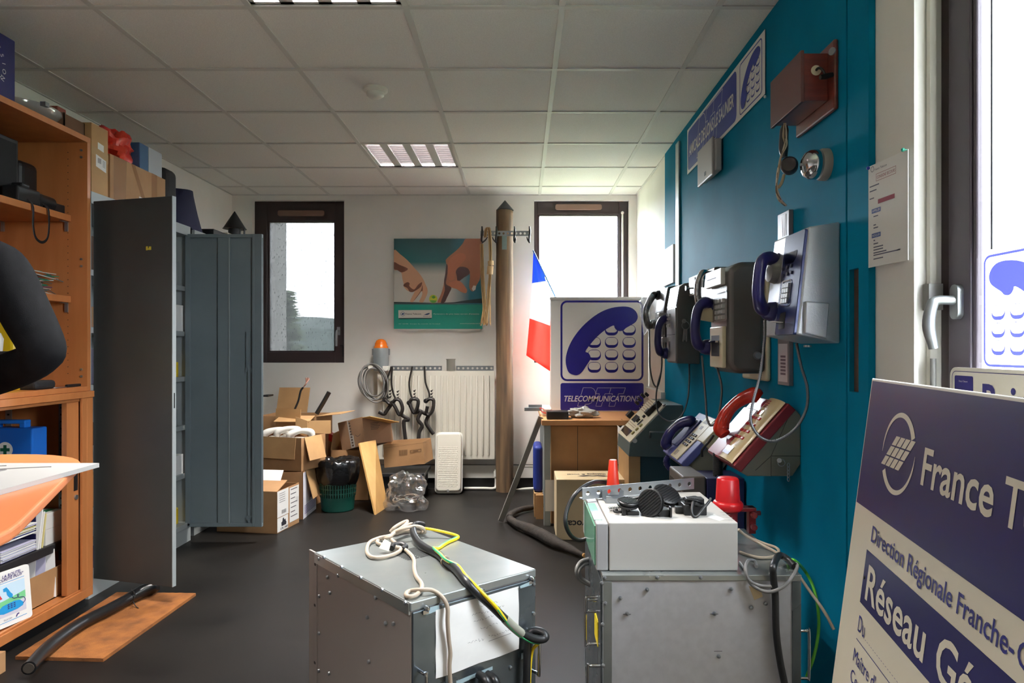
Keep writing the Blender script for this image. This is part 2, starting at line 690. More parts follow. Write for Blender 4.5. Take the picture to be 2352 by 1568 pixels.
def screen_mat():
    m = bpy.data.materials.new('streaked_window_film')
    m.use_nodes = True
    nt = m.node_tree
    nt.nodes.remove(nt.nodes['Principled BSDF'])
    out = nt.nodes['Material Output']
    tc = nt.nodes.new('ShaderNodeTexCoord')
    mp = nt.nodes.new('ShaderNodeMapping')
    mp.inputs['Scale'].default_value = (150, 1, 32)
    nt.links.new(tc.outputs['Object'], mp.inputs['Vector'])
    nz = nt.nodes.new('ShaderNodeTexNoise')
    nz.inputs['Scale'].default_value = 1.0
    nz.inputs['Detail'].default_value = 3
    nt.links.new(mp.outputs['Vector'], nz.inputs['Vector'])
    rp = nt.nodes.new('ShaderNodeValToRGB')
    rp.color_ramp.elements[0].position = 0.3
    rp.color_ramp.elements[0].color = (0.012, 0.0125, 0.0125, 1)
    rp.color_ramp.elements[1].position = 0.62
    rp.color_ramp.elements[1].color = (0.05, 0.05, 0.05, 1)
    nt.links.new(nz.outputs['Fac'], rp.inputs['Fac'])
    t = nt.nodes.new('ShaderNodeBsdfTransparent')
    nt.links.new(rp.outputs['Color'], t.inputs['Color'])
    d = nt.nodes.new('ShaderNodeBsdfTranslucent')
    d.inputs['Color'].default_value = (0.6, 0.6, 0.6, 1)
    mx = nt.nodes.new('ShaderNodeMixShader')
    mx.inputs['Fac'].default_value = 0.01
    nt.links.new(t.outputs[0], mx.inputs[1])
    nt.links.new(d.outputs[0], mx.inputs[2])
    nt.links.new(mx.outputs[0], out.inputs['Surface'])
    return m


def back_window(name, w, handle_right, film, gx0, gx1, gz0, gz1):
    x0, x1, z0, z1 = w
    y0, y1 = YB + 0.05, YB + 0.12
    fr = MB()
    fr.box((x0, y0, z0), (gx0 - 0.02, y1, z1)).box((gx1 + 0.012, y0, z0), (x1, y1, z1)).box((gx0 - 0.02, y0, gz1 + 0.012), (gx1 + 0.012, y1, z1)).box((gx0 - 0.02, y0, z0), (gx1 + 0.012, y1, gz0 - 0.012))
    q = struct(name, fr, M_brown, bevel=0.004)
    # sash lip
    sh = MB()
    sh.box((gx0 - 0.02, y0 + 0.012, gz0 - 0.012), (gx0, y1 - 0.01, gz1 + 0.012)).box((gx1, y0 + 0.012, gz0 - 0.012), (gx1 + 0.012, y1 - 0.01, gz1 + 0.012))
    sh.box((gx0, y0 + 0.012, gz1), (gx1, y1 - 0.01, gz1 + 0.012)).box((gx0, y0 + 0.012, gz0 - 0.012), (gx1, y1 - 0.01, gz0))
    q.part('glazing_bead', sh, M_brown)
    q.part('window_pane', MB().box((gx0, y0 + 0.035, gz0), (gx1, y0 + 0.041, gz1)), M_pane)
    cx = (gx0 + gx1) / 2
    vt = MB()
    f = F((cx, y0, gz1 + 0.072), (1, 0, 0), (0, 0, 1))
    vt.prism(f, rrect(-0.2, 0.2, -0.024, 0.024, 0.015), 0, 0.022)
    q.part('air_vent', vt, M_vent, bevel=0.003)
    if handle_right:
        hx, hz = (778 - CX) / FPX * y0, CAMZ - (760 - CY) / FPX * y0
        h = MB().box((hx - 0.013, y0 - 0.012, hz - 0.035), (hx + 0.013, y0, hz + 0.035))
        h.tube([(hx, y0 - 0.005, hz), (hx, y0 - 0.045, hz), (hx - 0.004, y0 - 0.055, hz - 0.03), (hx - 0.008, y0 - 0.05, hz - 0.13)], [0.011, 0.011, 0.012, 0.01])
        q.part('window_handle', h, M_steel, smooth=40)
        k = MB().box((hx + 0.035, y0 - 0.02, hz - 0.22), (hx + 0.052, y0, hz - 0.12)).cyl((hx + 0.02, y0 - 0.03, hz - 0.125), (hx + 0.05, y0 - 0.03, hz - 0.125), 0.008)
        q.part('blind_crank', k, M_black)
    if film:
        q.part('window_film', MB().quad((gx0, y0 + 0.034, gz0), (gx1, y0 + 0.034, gz0), (gx1, y0 + 0.034, gz1), (gx0, y0 + 0.034, gz1)), screen_mat())
    return q


yg = YB + 0.085


def wx(px):
    return (px - CX) / FPX * yg


def wz(py):
    return CAMZ - (py - CY) / FPX * yg


back_window('window_1', W1, True, True, wx(622), wx(769), wz(805), wz(511))
q = back_window('window_2', W2, False, False, wx(1239), wx(1417), wz(805), wz(497))
xr = (1431 - CX) / FPX * 6.0
q.part('blind_rod', MB().cyl((xr, YB + 0.03, 1.1), (xr, YB + 0.03, 2.35), 0.008).ball((xr, YB + 0.03, 2.36), 0.014), M_white, smooth=60)

# ------------------------------------------------------------------ near window in the right wall
y0, y1, z0, z1 = WR
fr = MB()
x0, x1 = 1.052, 1.12
fr.box((x0, y1 - 0.035, z0), (x1, y1, z1)).box((x0, y0, z0), (x1, y0 + 0.1, z1)).box((x0, y0, z1 - 0.1), (x1, y1, z1)).box((x0, y0, z0), (x1, y1, z0 + 0.1))
q = struct('window_3', fr, M_brown, bevel=0.003)
M_sash = mat('window_sash_grey_brown', (74, 66, 74), 0.35)
sa = MB()
sy = y1 - 0.035
sa.box((x0 - 0.003, sy - 0.085, z0 + 0.09), (x1 - 0.01, sy, z1 - 0.09)).box((x0 + 0.002, sy - 0.1, z0 + 0.09), (x1 - 0.02, sy - 0.085, z1 - 0.09))
q.part('sash', sa, M_sash, bevel=0.004)
q.part('window_pane', MB().box((x0 + 0.006, y0 + 0.1, z0 + 0.1), (x0 + 0.012, sy - 0.085, z1 - 0.1)), M_pane)
q.part('edge_seal', MB().box((x0 + 0.02, sy - 0.128, z0 + 0.1), (x0 + 0.034, sy - 0.122, z1 - 0.1)), M_black)
q.part('blind_rail', MB().box((XR + 0.03, y1 - 0.018, z0), (XR + 0.045, y1 - 0.002, z1)), M_white)
hy, hz = sy - 0.045, CAMZ - (690 - CY) / FPX * (sy - 0.04)
f = F((x0 - 0.003, hy, hz), (0, -1, 0), (0, 0, 1))
h = MB().prism(f, rrect(-0.016, 0.016, -0.045, 0.038, 0.015), 0, 0.014)
h.tube([f.p(0, 0.0, 0.01), f.p(0, 0, 0.052), f.p(-0.0, -0.012, 0.066), f.p(0.0, -0.06, 0.074), f.p(0, -0.115, 0.062)], [0.011, 0.011, 0.013, 0.014, 0.011], n=12)
q.part('window_handle', h, M_steel, smooth=50)
h = MB().box((XR + 0.02, y1 - 0.03, hz - 0.02), (XR + 0.055, y1 - 0.003, hz + 0.045)).cyl((XR + 0.03, y1 - 0.03, hz - 0.14), (XR + 0.03, y1 - 0.03, z0 + 0.02), 0.007)
q.part('blind_crank', h, M_greyc)
struct('trim_3', MB().box((XR - 0.03, y0 - 0.03, z0 - 0.025), (x0, y1 - 0.002, z0)), M_wall)

# ------------------------------------------------------------------ outside
M_grass = mat('grass_ground', (88, 96, 66), 0.9, rgb2=(70, 80, 52), scale=0.3)
struct('ground', MB().box((-400, 6.6, -3.2), (400, 600, -3.0)).box((1.6, -200, -3.2), (400, 6.6, -3.0)), M_grass)
hl = MB()
hp = []
for i in range(61):
    x = -300 + 10 * i
    hp.append((x, 14 + 4 * noise.noise(V((x * 0.013, 3, 0))) + 2 * noise.noise(V((x * 0.05, 9, 0)))))
hl.sheet([[(x, 300, -4) for x, h in hp], [(x, 320, h * 0.6 + 1) for x, h in hp], [(x, 350, h + 1) for x, h in hp], [(x, 420, -4) for x, h in hp]])
struct('hills', hl, mat('wooded_hills', (52, 64, 58), 0.95, rgb2=(36, 50, 45), scale=0.06))
pc = P(634, 800, 7.6)
struct('trim_4', MB().box((pc.x - 0.35, 7.4, -3), (pc.x + 0.062, 7.75, 4.2)), mat('grey_render_pillar', (120, 116, 112), 0.9, rgb2=(96, 93, 90), scale=30))
tr = MB()
tc = P(655, 800, 14.0)
t = Thing('conifer_tree', 'conifer seen through the streaked film of the left window', 'tree', (tc.x, tc.y, -3))
t.part('trunk', MB().cyl((tc.x, tc.y, -3), (tc.x, tc.y, 2.3), 0.13, 0.02, 8), mat('bark', (70, 56, 44), 0.9))
fl = MB()
rnd = random.Random(3)
for i in range(700):
    h = rnd.random() ** 0.8
    z = -2.4 + h * 4.75
    rr = (1 - h) * 1.25 * (0.5 + 0.5 * rnd.random()) + 0.05
    a = rnd.random() * 2 * PI
    c = V((tc.x + rr * math.cos(a) * 0.7, tc.y + rr * math.sin(a) * 0.7, z))
    d = V((math.cos(a), math.sin(a), -0.15 + 0.3 * rnd.random())) * (0.16 + 0.2 * (1 - h))
    sd = V((-d.y, d.x, 0)) * 0.28
    up = V((0, 0, 0.03))
    fl.add([c - d, c + sd + up, c + d * 1.2, c - sd - up], [(0, 1, 2, 3)])
t.part('foliage', fl, mat('conifer_needles', (62, 76, 40), 0.9, rgb2=(40, 54, 28), scale=5))
# =================================================================== LEFT SIDE
M_wood = mat('beech_veneer', (186, 118, 68), 0.42, rgb2=(174, 107, 59), scale=3, detail=6, stretch=(6, 6, 0.7), bump=0.02)
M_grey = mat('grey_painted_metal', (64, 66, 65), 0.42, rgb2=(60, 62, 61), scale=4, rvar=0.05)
M_greylit = mat('grey_metal_daylit', (116, 127, 131), 0.45, rgb2=(110, 121, 125), scale=4)  # lighter copy of the door grey: daylight on the far door put into colour
M_greyl = mat('light_grey_metal', (150, 156, 156), 0.45)
M_dark = mat('charcoal_metal', (36, 36, 38), 0.5)

# ---- low cabinet with roller shutter
CF, CN, CFAR = -2.0, 2.47, 3.27
t = Thing('roller_cabinet', 'low beech cabinet with open roller shutter and black shelves below the bookcase', 'cabinet', (-2.23, 2.87, 0))
b = MB()
b.box((-2.46, CN, 0.05), (CF, CFAR, 0.09)).box((-2.46, CN, 0.97), (CF + 0.004, CFAR + 0.004, 0.999))
b.box((-2.46, CN, 0.09), (-2.445, CFAR, 0.97)).box((-2.46, CN, 0.09), (CF, CN + 0.03, 0.97)).box((-2.46, 3.225, 0.09), (CF, CFAR, 0.97)).box((-2.012, 3.19, 0.09), (CF, 3.225, 0.97))
b.box((-2.03, CN + 0.03, 0.955), (-2.012, 3.19, 0.97)).box((-2.02, CN + 0.03, 0.09), (-2.008, 3.19, 0.098))
t.part('body', b, M_wood, bevel=0.002)
t.part('plinth', MB().box((-2.44, CN + 0.02, 0), (CF - 0.03, CFAR - 0.01, 0.05)), M_black)
r = t.part('roller_shutter', MB().box((-2.04, 3.105, 0.098), (-2.014, 3.186, 0.955)), M_wood, bevel=0.002)
r.part('handle', MB().box((-2.016, 3.15, 0.555), (-2.0125, 3.178, 0.63)).box((-2.0125, 3.15, 0.555), (-2.010, 3.156, 0.63)), M_black)
r.part('lock', MB().cyl((-2.014, 3.163, 0.525), (-2.008, 3.163, 0.525), 0.011), M_steel, smooth=40)
for z in (0.325, 0.66):
    t.part('shelf', MB().box((-2.44, CN + 0.035, z - 0.04), (-2.085, 3.218, z)), M_dark, bevel=0.004)
pr = MB()
for x in (-2.115, -2.36):
    pr.box((x - 0.014, 3.221, 0.1), (x + 0.014, 3.226, 0.95))
pr.mat(1)
for x in (-2.115, -2.36):
    for k in range(26):
        pr.box((x - 0.005, 3.2195, 0.12 + 0.032 * k), (x + 0.005, 3.2215, 0.128 + 0.032 * k))
t.part('shelf_rail', pr, [M_steel, M_black])
for z in (0.84, 0.19):
    t.part('hinge_plate', MB().box((-2.075, 3.216, z - 0.025), (-2.055, 3.226, z + 0.025)), mat('brown_hinge_plastic', (120, 66, 34), 0.4))

# ---- bookcase standing on it
HF = -2.01
t = Thing('bookcase', 'tall open beech bookcase standing on the roller cabinet', 'bookcase', (-2.23, 2.87, 1.0))
b = MB()
b.box((-2.46, CN, 1.0), (HF, CFAR - 0.003, 1.022)).box((-2.46, CN, 2.15), (HF, CFAR - 0.003, 2.175)).box((-2.46, CN, 1.022), (-2.448, CFAR - 0.003, 2.15))
b.box((-2.46, 3.243, 1.022), (HF, CFAR - 0.003, 2.15)).box((-2.46, CN, 1.022), (HF, CN + 0.025, 2.15))
b.mat(1)
for k in range(34):
    b.cyl((-2.1, 3.2435, 1.08 + 0.031 * k), (-2.1, 3.242, 1.08 + 0.031 * k), 0.0024, n=6)
t.part('body', b, [M_wood, M_black], bevel=0.0015)
for z in (1.812, 1.438):
    s = t.part('shelf', MB().box((-2.448, CN + 0.026, z - 0.03), (-2.085, 3.242, z)), M_wood, bevel=0.002)
    for x in (-2.105, -2.40):
        bk = MB().box((x - 0.007, 3.236, z - 0.075), (x + 0.007, 3.243, z - 0.031)).box((x - 0.007, 3.2, z - 0.034), (x + 0.007, 3.243, z - 0.031))
        s.part('bracket', bk, M_steel)
sc = MB()
for py in (345, 361, 595, 611, 848, 864):
    z = CAMZ - (py - CY) / FPX * 3.242
    sc.cyl((-2.037, 3.243, z), (-2.037, 3.239, z), 0.0055, n=10)
split_parts(t, 'screw_cap', sc, M_steel)

# ---- things in the bookcase
t = Thing('loudspeaker', 'large black speaker box on the upper bookcase shelf', 'speaker', (-2.28, 2.92, 1.812))
t.part('cabinet', MB().box((-2.42, 2.62, 1.812), (-2.19, 3.05, 2.1)), M_black, bevel=0.006)
t.part('grille', MB().box((-2.19, 2.64, 1.83), (-2.184, 3.03, 2.08)), mat('speaker_cloth', (14, 14, 15), 0.9))
single('black_case', MB().box((-2.4, 3.07, 1.812), (-2.2, 3.2, 2.03)), M_black, 'smaller black case right of the large speaker box on the upper shelf', 'case', bevel=0.03, seg=4)
t = Thing('camera', 'black camera with hanging wrist strap on the front of the upper shelf', 'camera', (-2.13, 3.03, 1.812))
b = MB().box((-2.17, 2.92, 1.812), (-2.1, 3.06, 1.88)).box((-2.16, 2.96, 1.88), (-2.11, 3.01, 1.9))
t.part('body', b, M_black, bevel=0.008)
t.part('lens', MB().cyl((-2.135, 3.06, 1.845), (-2.12, 3.15, 1.84), 0.036, 0.034), M_blackg, smooth=40)
t.part('strap', MB().tube([(-2.1, 2.98, 1.83), (-2.078, 2.98, 1.8), (-2.074, 2.975, 1.72), (-2.074, 2.99, 1.67), (-2.074, 3.03, 1.655), (-2.074, 3.065, 1.68), (-2.074, 3.075, 1.74), (-2.078, 3.075, 1.81), (-2.1, 3.07, 1.83)],
     0.006, 6, 6, squash=((1, 0, 0), 0.35)), M_black, smooth=60)
single('black_box', MB().box((-2.2, 3.08, 1.812), (-2.098, 3.22, 1.852)), M_black, 'flat black box behind the camera at the end of the upper shelf', 'box', bevel=0.004)
wr = random.Random(5)
cols = [mat('wire_green', (40, 120, 90), 0.5), mat('wire_white', (190, 188, 180), 0.5), mat('wire_violet', (96, 60, 92), 0.5), mat('wire_grey', (90, 96, 92), 0.5)]
b = MB()
for i in range(46):
    b.mat(i % 4)
    y0 = 2.72 + 0.1 * wr.random()
    z = 1.445 + 0.09 * wr.random()
    x = -2.24 + 0.13 * wr.random()
    pts = [(x, y0, z)]
    for k in range(1, 5):
        pts.append((x + 0.03 * (wr.random() - 0.5), y0 + 0.11 * k * (0.9 + 0.2 * wr.random()), max(1.442, z + 0.03 * (wr.random() - 0.5))))
    b.tube(pts, 0.0022, 5, 3)
single('wire_bundle', b, cols, 'bundle of thin green, violet and white wires on the middle bookcase shelf', 'wires')
t = Thing('yellow_toolbox', 'yellow box with black lid at the bottom of the bookcase behind the arm', 'toolbox', (-2.2, 2.9, 1.022))
t.part('body', MB().box((-2.36, 2.72, 1.022), (-2.1, 2.98, 1.165)), M_yellow, bevel=0.008)
t.part('lid', MB().box((-2.37, 2.71, 1.165), (-2.09, 2.99, 1.185)), M_black, bevel=0.004)
t = Thing('paper_cup', 'white cup on the black lid of the yellow box', 'cup', (-2.17, 2.87, 1.185))
t.part('cup', MB().lathe(t.wl, (0, 0, 1), [(0.036, 0), (0.04, 0.05), (0.03, 0.075), (0.0, 0.078)]), M_white, smooth=50)
single('yellow_case', MB().box((-2.36, 3.0, 1.022), (-2.17, 3.06, 1.33)), M_yellow, 'upright yellow case behind the white cup in the bookcase', 'case', bevel=0.02, seg=3)
b = MB().box((-2.14, 2.93, 1.022), (-2.03, 3.06, 1.06))
single('black_pouch', b, mat('black_cloth', (24, 24, 26), 0.85), 'black cloth pouch under the elbow on the bookcase base', 'pouch', bevel=0.015, seg=3)
t = Thing('penknife', 'small knife with black handle lying on the bookcase base', 'knife', (-2.03, 3.15, 1.022))
t.part('handle', MB().box((-2.042, 3.13, 1.0222), (-2.026, 3.225, 1.035)), M_black, bevel=0.004)
t.part('blade', MB().hexa([(-2.038, 3.05, 1.024), (-2.03, 3.06, 1.024), (-2.03, 3.13, 1.024), (-2.041, 3.13, 1.024), (-2.038, 3.05, 1.0255), (-2.03, 3.06, 1.0255), (-2.03, 3.13, 1.0255), (-2.041, 3.13, 1.0255)]), M_steel)

# ---- things in the low cabinet
t = Thing('first_aid_kit', 'blue first aid case with green cross in the low cabinet', 'first aid kit', (-2.2, 3.02, 0.66))
M_kit = mat('blue_case_plastic', (20, 92, 178), 0.38)
t.part('case', MB().box((-2.36, 2.985, 0.66), (-2.085, 3.08, 0.855)), M_kit, bevel=0.006)
h = MB().box((-2.28, 3.01, 0.855), (-2.255, 3.05, 0.875)).box((-2.16, 3.01, 0.855), (-2.135, 3.05, 0.875)).box((-2.28, 3.01, 0.872), (-2.135, 3.05, 0.888))
t.part('handle', h, M_blue, bevel=0.004)
f = F((-2.2, 2.984, 0.765), (1, 0, 0), (0, 0, 1))
t.part('emblem', MB().poly(f, arcpts(0, 0, 0.033, 0, 350, 28), 0.0005), M_white)
t.part('cross', MB().poly(f, [(-.007, -.02), (.007, -.02), (.007, -.007), (.02, -.007), (.02, .007), (.007, .007), (.007, .02), (-.007, .02), (-.007, .007), (-.02, .007), (-.02, -.007), (-.007, -.007)], 0.001),
       mat('cross_green', (10, 84, 62), 0.5))
single('yellow_meter', MB().box((-2.13, 3.11, 0.66), (-2.092, 3.19, 0.7)).box((-2.125, 3.125, 0.7), (-2.1, 3.15, 0.704)), M_yellow, 'small yellow box beside the blue first aid case', 'box', bevel=0.003)
M_green = mat('green_card', (30, 120, 74), 0.5)
for k in range(2):
    z = 0.325 + 0.07 * k
    t = Thing('file_box', ['lower of two green and white card boxes on the black shelf', 'upper of two green and white card boxes on the black shelf'][k], 'box', (-2.14, 3.14, z), 'green and white boxes')
    t.part('body', MB().box((-2.19, 3.09, z), (-2.1, 3.205, z + 0.069)), mat('white_card', (214, 212, 206), 0.6), bevel=0.001)
    t.part('green_band', MB().box((-2.16, 3.0895, z), (-2.128, 3.0905, z + 0.069)).box((-2.16, 3.0895, z + 0.0685), (-2.128, 3.2, z + 0.0695)), M_green)
t = Thing('letter_tray', 'navy stacking letter tray full of papers on the black shelf', 'letter tray', (-2.27, 2.97, 0.325))
b = MB()
for k in range(3):
    z = 0.325 + 0.075 * k
    b.box((-2.42, 2.80, z), (-2.1, 3.03, z + 0.004)).box((-2.42, 3.026, z), (-2.1, 3.03, z + 0.07))
t.part('tray', b, mat('navy_tray', (24, 24, 66), 0.35))
pm = [M_paper, mat('lilac_paper', (196, 192, 216), 0.7), mat('cream_folder', (216, 204, 140), 0.6), mat('navy_folder', (40, 48, 110), 0.5)]
b = MB()
pr = random.Random(11)
for k in range(3):
    for i in range(9):
        z = 0.3305 + 0.075 * k + 0.005 * i
        b.mat([0, 1, 0, 0, 3, 0, 2, 0, 2][(i + k * 3) % 9] if k else [1, 0, 1, 0][i % 4])
        o = 0.012 * pr.random()
        b.box((-2.4, 2.81 + o, z), (-2.098 + o * 0.8, 3.02, z + 0.003))
t.part('papers', b, pm)
b = MB()
for i, c in enumerate((0, 0, 2)):
    f = F((-2.2 + 0.0, 3.035 + 0.014 * i, 0.325), (1, 0, 0), (0, 0.18, 1))
    single('leaning_booklet', MB().fbox(f, 0.0, 0.105, 0, 0.17 - 0.012 * i, -0.004, 0.003), pm[c],
           ['booklet nearest the letter tray leaning on the green boxes', 'middle of three booklets leaning beside the letter tray', 'cream booklet nearest the green boxes, leaning'][i], 'booklet', 'leaning booklets')
# safety folder standing on the cabinet floor
f = F((-2.053, 2.655, 0.0985), (0.045, 0.215, 0), (-0.09, 0.02, 1))
W_, H_ = 0.225, 0.215
t = Thing('safety_folder', 'white folder with a drawn blue telephone car, at the front of the low cabinet', 'folder', tuple(f.p(W_ / 2, 0)))
t.part('cover', MB().prism(f, rrect(0, W_, 0, H_, 0.012), -0.012, 0), M_paper)
sk = MB()
sk.poly(f, [(0.01, 0.095), (0.2, 0.095), (0.2, 0.165), (0.01, 0.165)], 0.0006)
sk.mat(1).poly(f, [(0.01, 0.04), (0.2, 0.04), (0.2, 0.095), (0.01, 0.095)], 0.0006)
sk.mat(2).poly(f, [(0.01, 0.088), (0.06, 0.1), (0.11, 0.104), (0.16, 0.112), (0.2, 0.118), (0.2, 0.09), (0.14, 0.082), (0.08, 0.08), (0.01, 0.082)], 0.0009)
sk.mat(3).poly(f, [(0.0, 0.168), (0.2, 0.172), (0.2, 0.174), (0.0, 0.17)], 0.0009).poly(f, [(0.0, 0.016), (0.2, 0.02), (0.2, 0.022), (0.0, 0.018)], 0.0009)
# telephone car and lifted receiver
car = [(0.075, 0.06), (0.08, 0.075), (0.1, 0.085), (0.15, 0.09), (0.175, 0.085), (0.19, 0.07), (0.185, 0.06), (0.16, 0.054), (0.1, 0.052)]
sk.poly(f, car, 0.0012)
sk.poly(f, [(0.105, 0.15), (0.12, 0.153), (0.128, 0.142), (0.136, 0.128), (0.145, 0.118), (0.143, 0.106), (0.13, 0.108), (0.12, 0.122), (0.118, 0.136), (0.106, 0.138)], 0.0012)
sk.mat(4)
for i in range(3):
    for j in range(3):
        x, y = 0.118 + 0.013 * i, 0.066 + 0.007 * j
        sk.poly(f, [(x, y), (x + 0.008, y), (x + 0.01, y + 0.004), (x + 0.002, y + 0.004)], 0.0015)
sk.tube([f.p(x, y, 0.002) for x, y in ((0.14, 0.106), (0.15, 0.1), (0.165, 0.1), (0.17, 0.108), (0.163, 0.11), (0.168, 0.098), (0.19, 0.092), (0.196, 0.078), (0.186, 0.068))], 0.0012, 5, 4)
sk.text('LA ROUTE:', f, 0.105, 0.19, 0.082, 0.0115, 0.0012, bold=0.02, shear=0.2, rot=0.05)
sk.text('"SÉCURITÉ PLUS"', f, 0.068, 0.176, 0.13, 0.0105, 0.0012, bold=0.02, shear=0.2, rot=0.05)
sk.text('TELECOM', f, 0.098, 0.025, 0.036, 0.006, 0.0012, shear=0.2)
sk.poly(f, [(0.15, 0.025), (0.156, 0.036), (0.166, 0.038), (0.167, 0.033), (0.159, 0.031), (0.156, 0.024)], 0.0012)
sk.mat(5)
tri = [(0.052, 0.108), (0.1, 0.113), (0.08, 0.15)]
tin = [(0.062, 0.113), (0.09, 0.1165), (0.079, 0.138)]
sk.ring(f, tri, tin, 0.0012)
t.part('printed_drawing', sk, [mat('print_sky', (196, 220, 236), 0.5), mat('print_road', (206, 202, 214), 0.5), mat('print_green', (120, 200, 140), 0.5), mat('print_blue', (40, 150, 210), 0.5),
                               mat('print_indigo', (52, 44, 110), 0.5), mat('print_red', (206, 60, 60), 0.5)])
t = Thing('carton', 'small torn cardboard box at the bottom of the low cabinet', 'cardboard box', (-2.15, 3.08, 0.0905))
b = MB().box((-2.3, 2.95, 0.091), (-2.07, 3.18, 0.095))
b.box((-2.3, 2.95, 0.091), (-2.07, 2.954, 0.2)).box((-2.3, 3.176, 0.091), (-2.07, 3.18, 0.235)).box((-2.3, 2.95, 0.091), (-2.296, 3.18, 0.22)).box((-2.074, 2.95, 0.091), (-2.07, 3.18, 0.225))
t.part('body', b, M_card)
for i in range(5):
    f = F((-2.28 + 0.03 * i, 2.965 + 0.03 * i, 0.097), (1, 0.2, 0), (0.1 - 0.05 * i, 0.1, 1))
    single('paper_sheaf', MB().fbox(f, 0, 0.1, 0, 0.16 + 0.012 * i, 0, 0.004), pm[i % 2],
           ['leftmost', 'second', 'third', 'fourth', 'rightmost'][i] + ' of the paper sheaves standing in the small torn carton', 'papers', 'papers in the carton')
single('carton_corner', MB().box((-2.02, 2.4, 0), (-1.915, 2.6, 0.075)), M_card, 'corner of a low cardboard box at the bottom left edge of the picture', 'cardboard box')

# ---- on top of the bookcase
t = Thing('blue_carton', 'dark blue box with white circular lettering on top of the bookcase', 'box', (-2.2, 2.7, 2.175))
t.part('body', MB().box((-2.38, 2.5, 2.175), (-2.064, 2.855, 2.447)), mat('navy_box_card', (30, 30, 92), 0.5), bevel=0.003)
f = F((-2.064, 2.68, 2.31), (0, 1, 0), (0, 0, 1))
lt = MB()
for txt, a0, st, up in (('TRANSMISSION', 150, -15.5, 1), ('BANC', -62, 14, 0)):
    for i, ch in enumerate(txt):
        a = math.radians(a0 + st * i)
        r = 0.105
        lt.text(ch, f, r * math.cos(a), r * math.sin(a), None, 0.019, 0.0006, align='C', rot=(a - PI / 2) if up else (a + PI / 2))
lt.text('EX', f, 0.02, -0.008, None, 0.02, 0.0006)
t.part('lettering', lt, M_label)
t = Thing('glass_platter', 'round glass dish lying on top of the bookcase', 'dish', (-2.2, 3.03, 2.175))
t.part('dish', MB().lathe(t.wl, (0, 0, 1), [(0.13, 0), (0.165, 0.03), (0.18, 0.045), (0.18, 0.06), (0.17, 0.062), (0.155, 0.04), (0.12, 0.012), (0, 0.01)], 40), mat('smoky_glass', (150, 146, 142), 0.08, 0.2, spec=0.9), smooth=50)
t.part('rim_clip', MB().box((-2.035, 2.96, 2.222), (-2.012, 2.985, 2.24)), M_steel)
t = Thing('open_carton', 'low open brown carton at the far end on top of the bookcase', 'cardboard box', (-2.15, 3.2, 2.175))
b = MB().box((-2.3, 3.11, 2.175), (-2.03, 3.115, 2.245)).box((-2.3, 3.25, 2.175), (-2.03, 3.255, 2.24)).box((-2.3, 3.11, 2.175), (-2.295, 3.255, 2.24)).box((-2.035, 3.11, 2.175), (-2.03, 3.255, 2.24)).box((-2.3, 3.11, 2.175), (-2.03, 3.255, 2.18))
t.part('body', b, mat('dark_cardboard', (96, 66, 44), 0.8))
single('red_brown_block', MB().box((-2.12, 3.02 + 0.12, 2.181), (-2.08, 3.2, 2.285)), mat('red_brown_plastic', (140, 66, 52), 0.6), 'small red brown block sticking out of the open carton', 'block', bevel=0.004)

# ---- tall grey metal cabinets
GF = -2.06
b_shell = MB()
Y0, Y1, ZT = 3.335, 4.375, 1.95
t = Thing('metal_cabinet', 'tall grey metal cabinet with both doors swung open', 'cabinet', (-2.26, 3.87, 0))
b = MB()
b.box((-2.47, Y0, 0.09), (GF, Y0 + 0.02, ZT)).box((-2.47, Y1 - 0.02, 0.09), (GF, Y1, ZT)).box((-2.47, Y0, 0.09), (-2.455, Y1, ZT)).box((-2.47, Y0, ZT - 0.06), (GF, Y1, ZT)).box((-2.47, Y0, 0.09), (GF, Y1, 0.12))
t.part('body', b, M_greyl, bevel=0.002)
t.part('plinth', MB().box((-2.46, Y0 + 0.005, 0), (GF - 0.005, Y1 - 0.005, 0.09)), M_greyl)
for z in (0.42, 0.72, 1.02, 1.3, 1.58):
    t.part('shelf', MB().box((-2.45, Y0 + 0.022, z - 0.03), (GF - 0.03, Y1 - 0.022, z)), M_greyl, bevel=0.002)


def door_frame(hx, hy, fx, fy):
    return F((hx, hy, 0), (fx - hx, fy - hy, 0), (0, 0, 1))


f = door_frame(-2.05, 3.352, -1.612, 3.232)
dw = math.hypot(0.438, 0.12)
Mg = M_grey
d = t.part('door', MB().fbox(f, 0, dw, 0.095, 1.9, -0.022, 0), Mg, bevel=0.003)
d.part('edge_fold', MB().fbox(f, dw - 0.001, dw + 0.002, 0.095, 1.9, -0.022, 0.0005), M_greyl)  # lighter grey puts the light caught by the door edge into its colour
d.part('lock_slot', MB().fbox(f, dw + 0.002, dw + 0.0032, 0.92, 0.99, -0.014, -0.008), M_black)
st = MB().fbox(f, 0.308, 0.318, 1.654, 1.672, 0.0002, 0.0012).fbox(f, 0.318, 0.324, 1.656, 1.662, 0.0002, 0.0012).fbox(f, 0.324, 0.337, 1.655, 1.671, 0.0002, 0.0012)
d.part('sticker', st, mat('yellow_sticker', (206, 188, 60), 0.6))
f = F((-2.075, 4.335, 0), (1, 0, 0), (0, 0, 1))
dw = 0.475
b = MB().fbox(f, 0, dw, 0.095, 1.9, -0.006, 0)
b.fbox(f, 0, dw, 1.878, 1.9, 0, 0.016).fbox(f, 0, dw, 0.095, 0.117, 0, 0.016).fbox(f, dw - 0.06, dw - 0.045, 0.1, 1.9, 0, 0.02).fbox(f, dw - 0.045, dw, 0.095, 1.9, 0.012, 0.02).fbox(f, 0, 0.03, 0.1, 1.88, 0, 0.016)
b.fbox(f, 0.2, 0.275, 0.117, 1.878, 0, 0.014)
d = t.part('door', b, M_greylit, bevel=0.002)
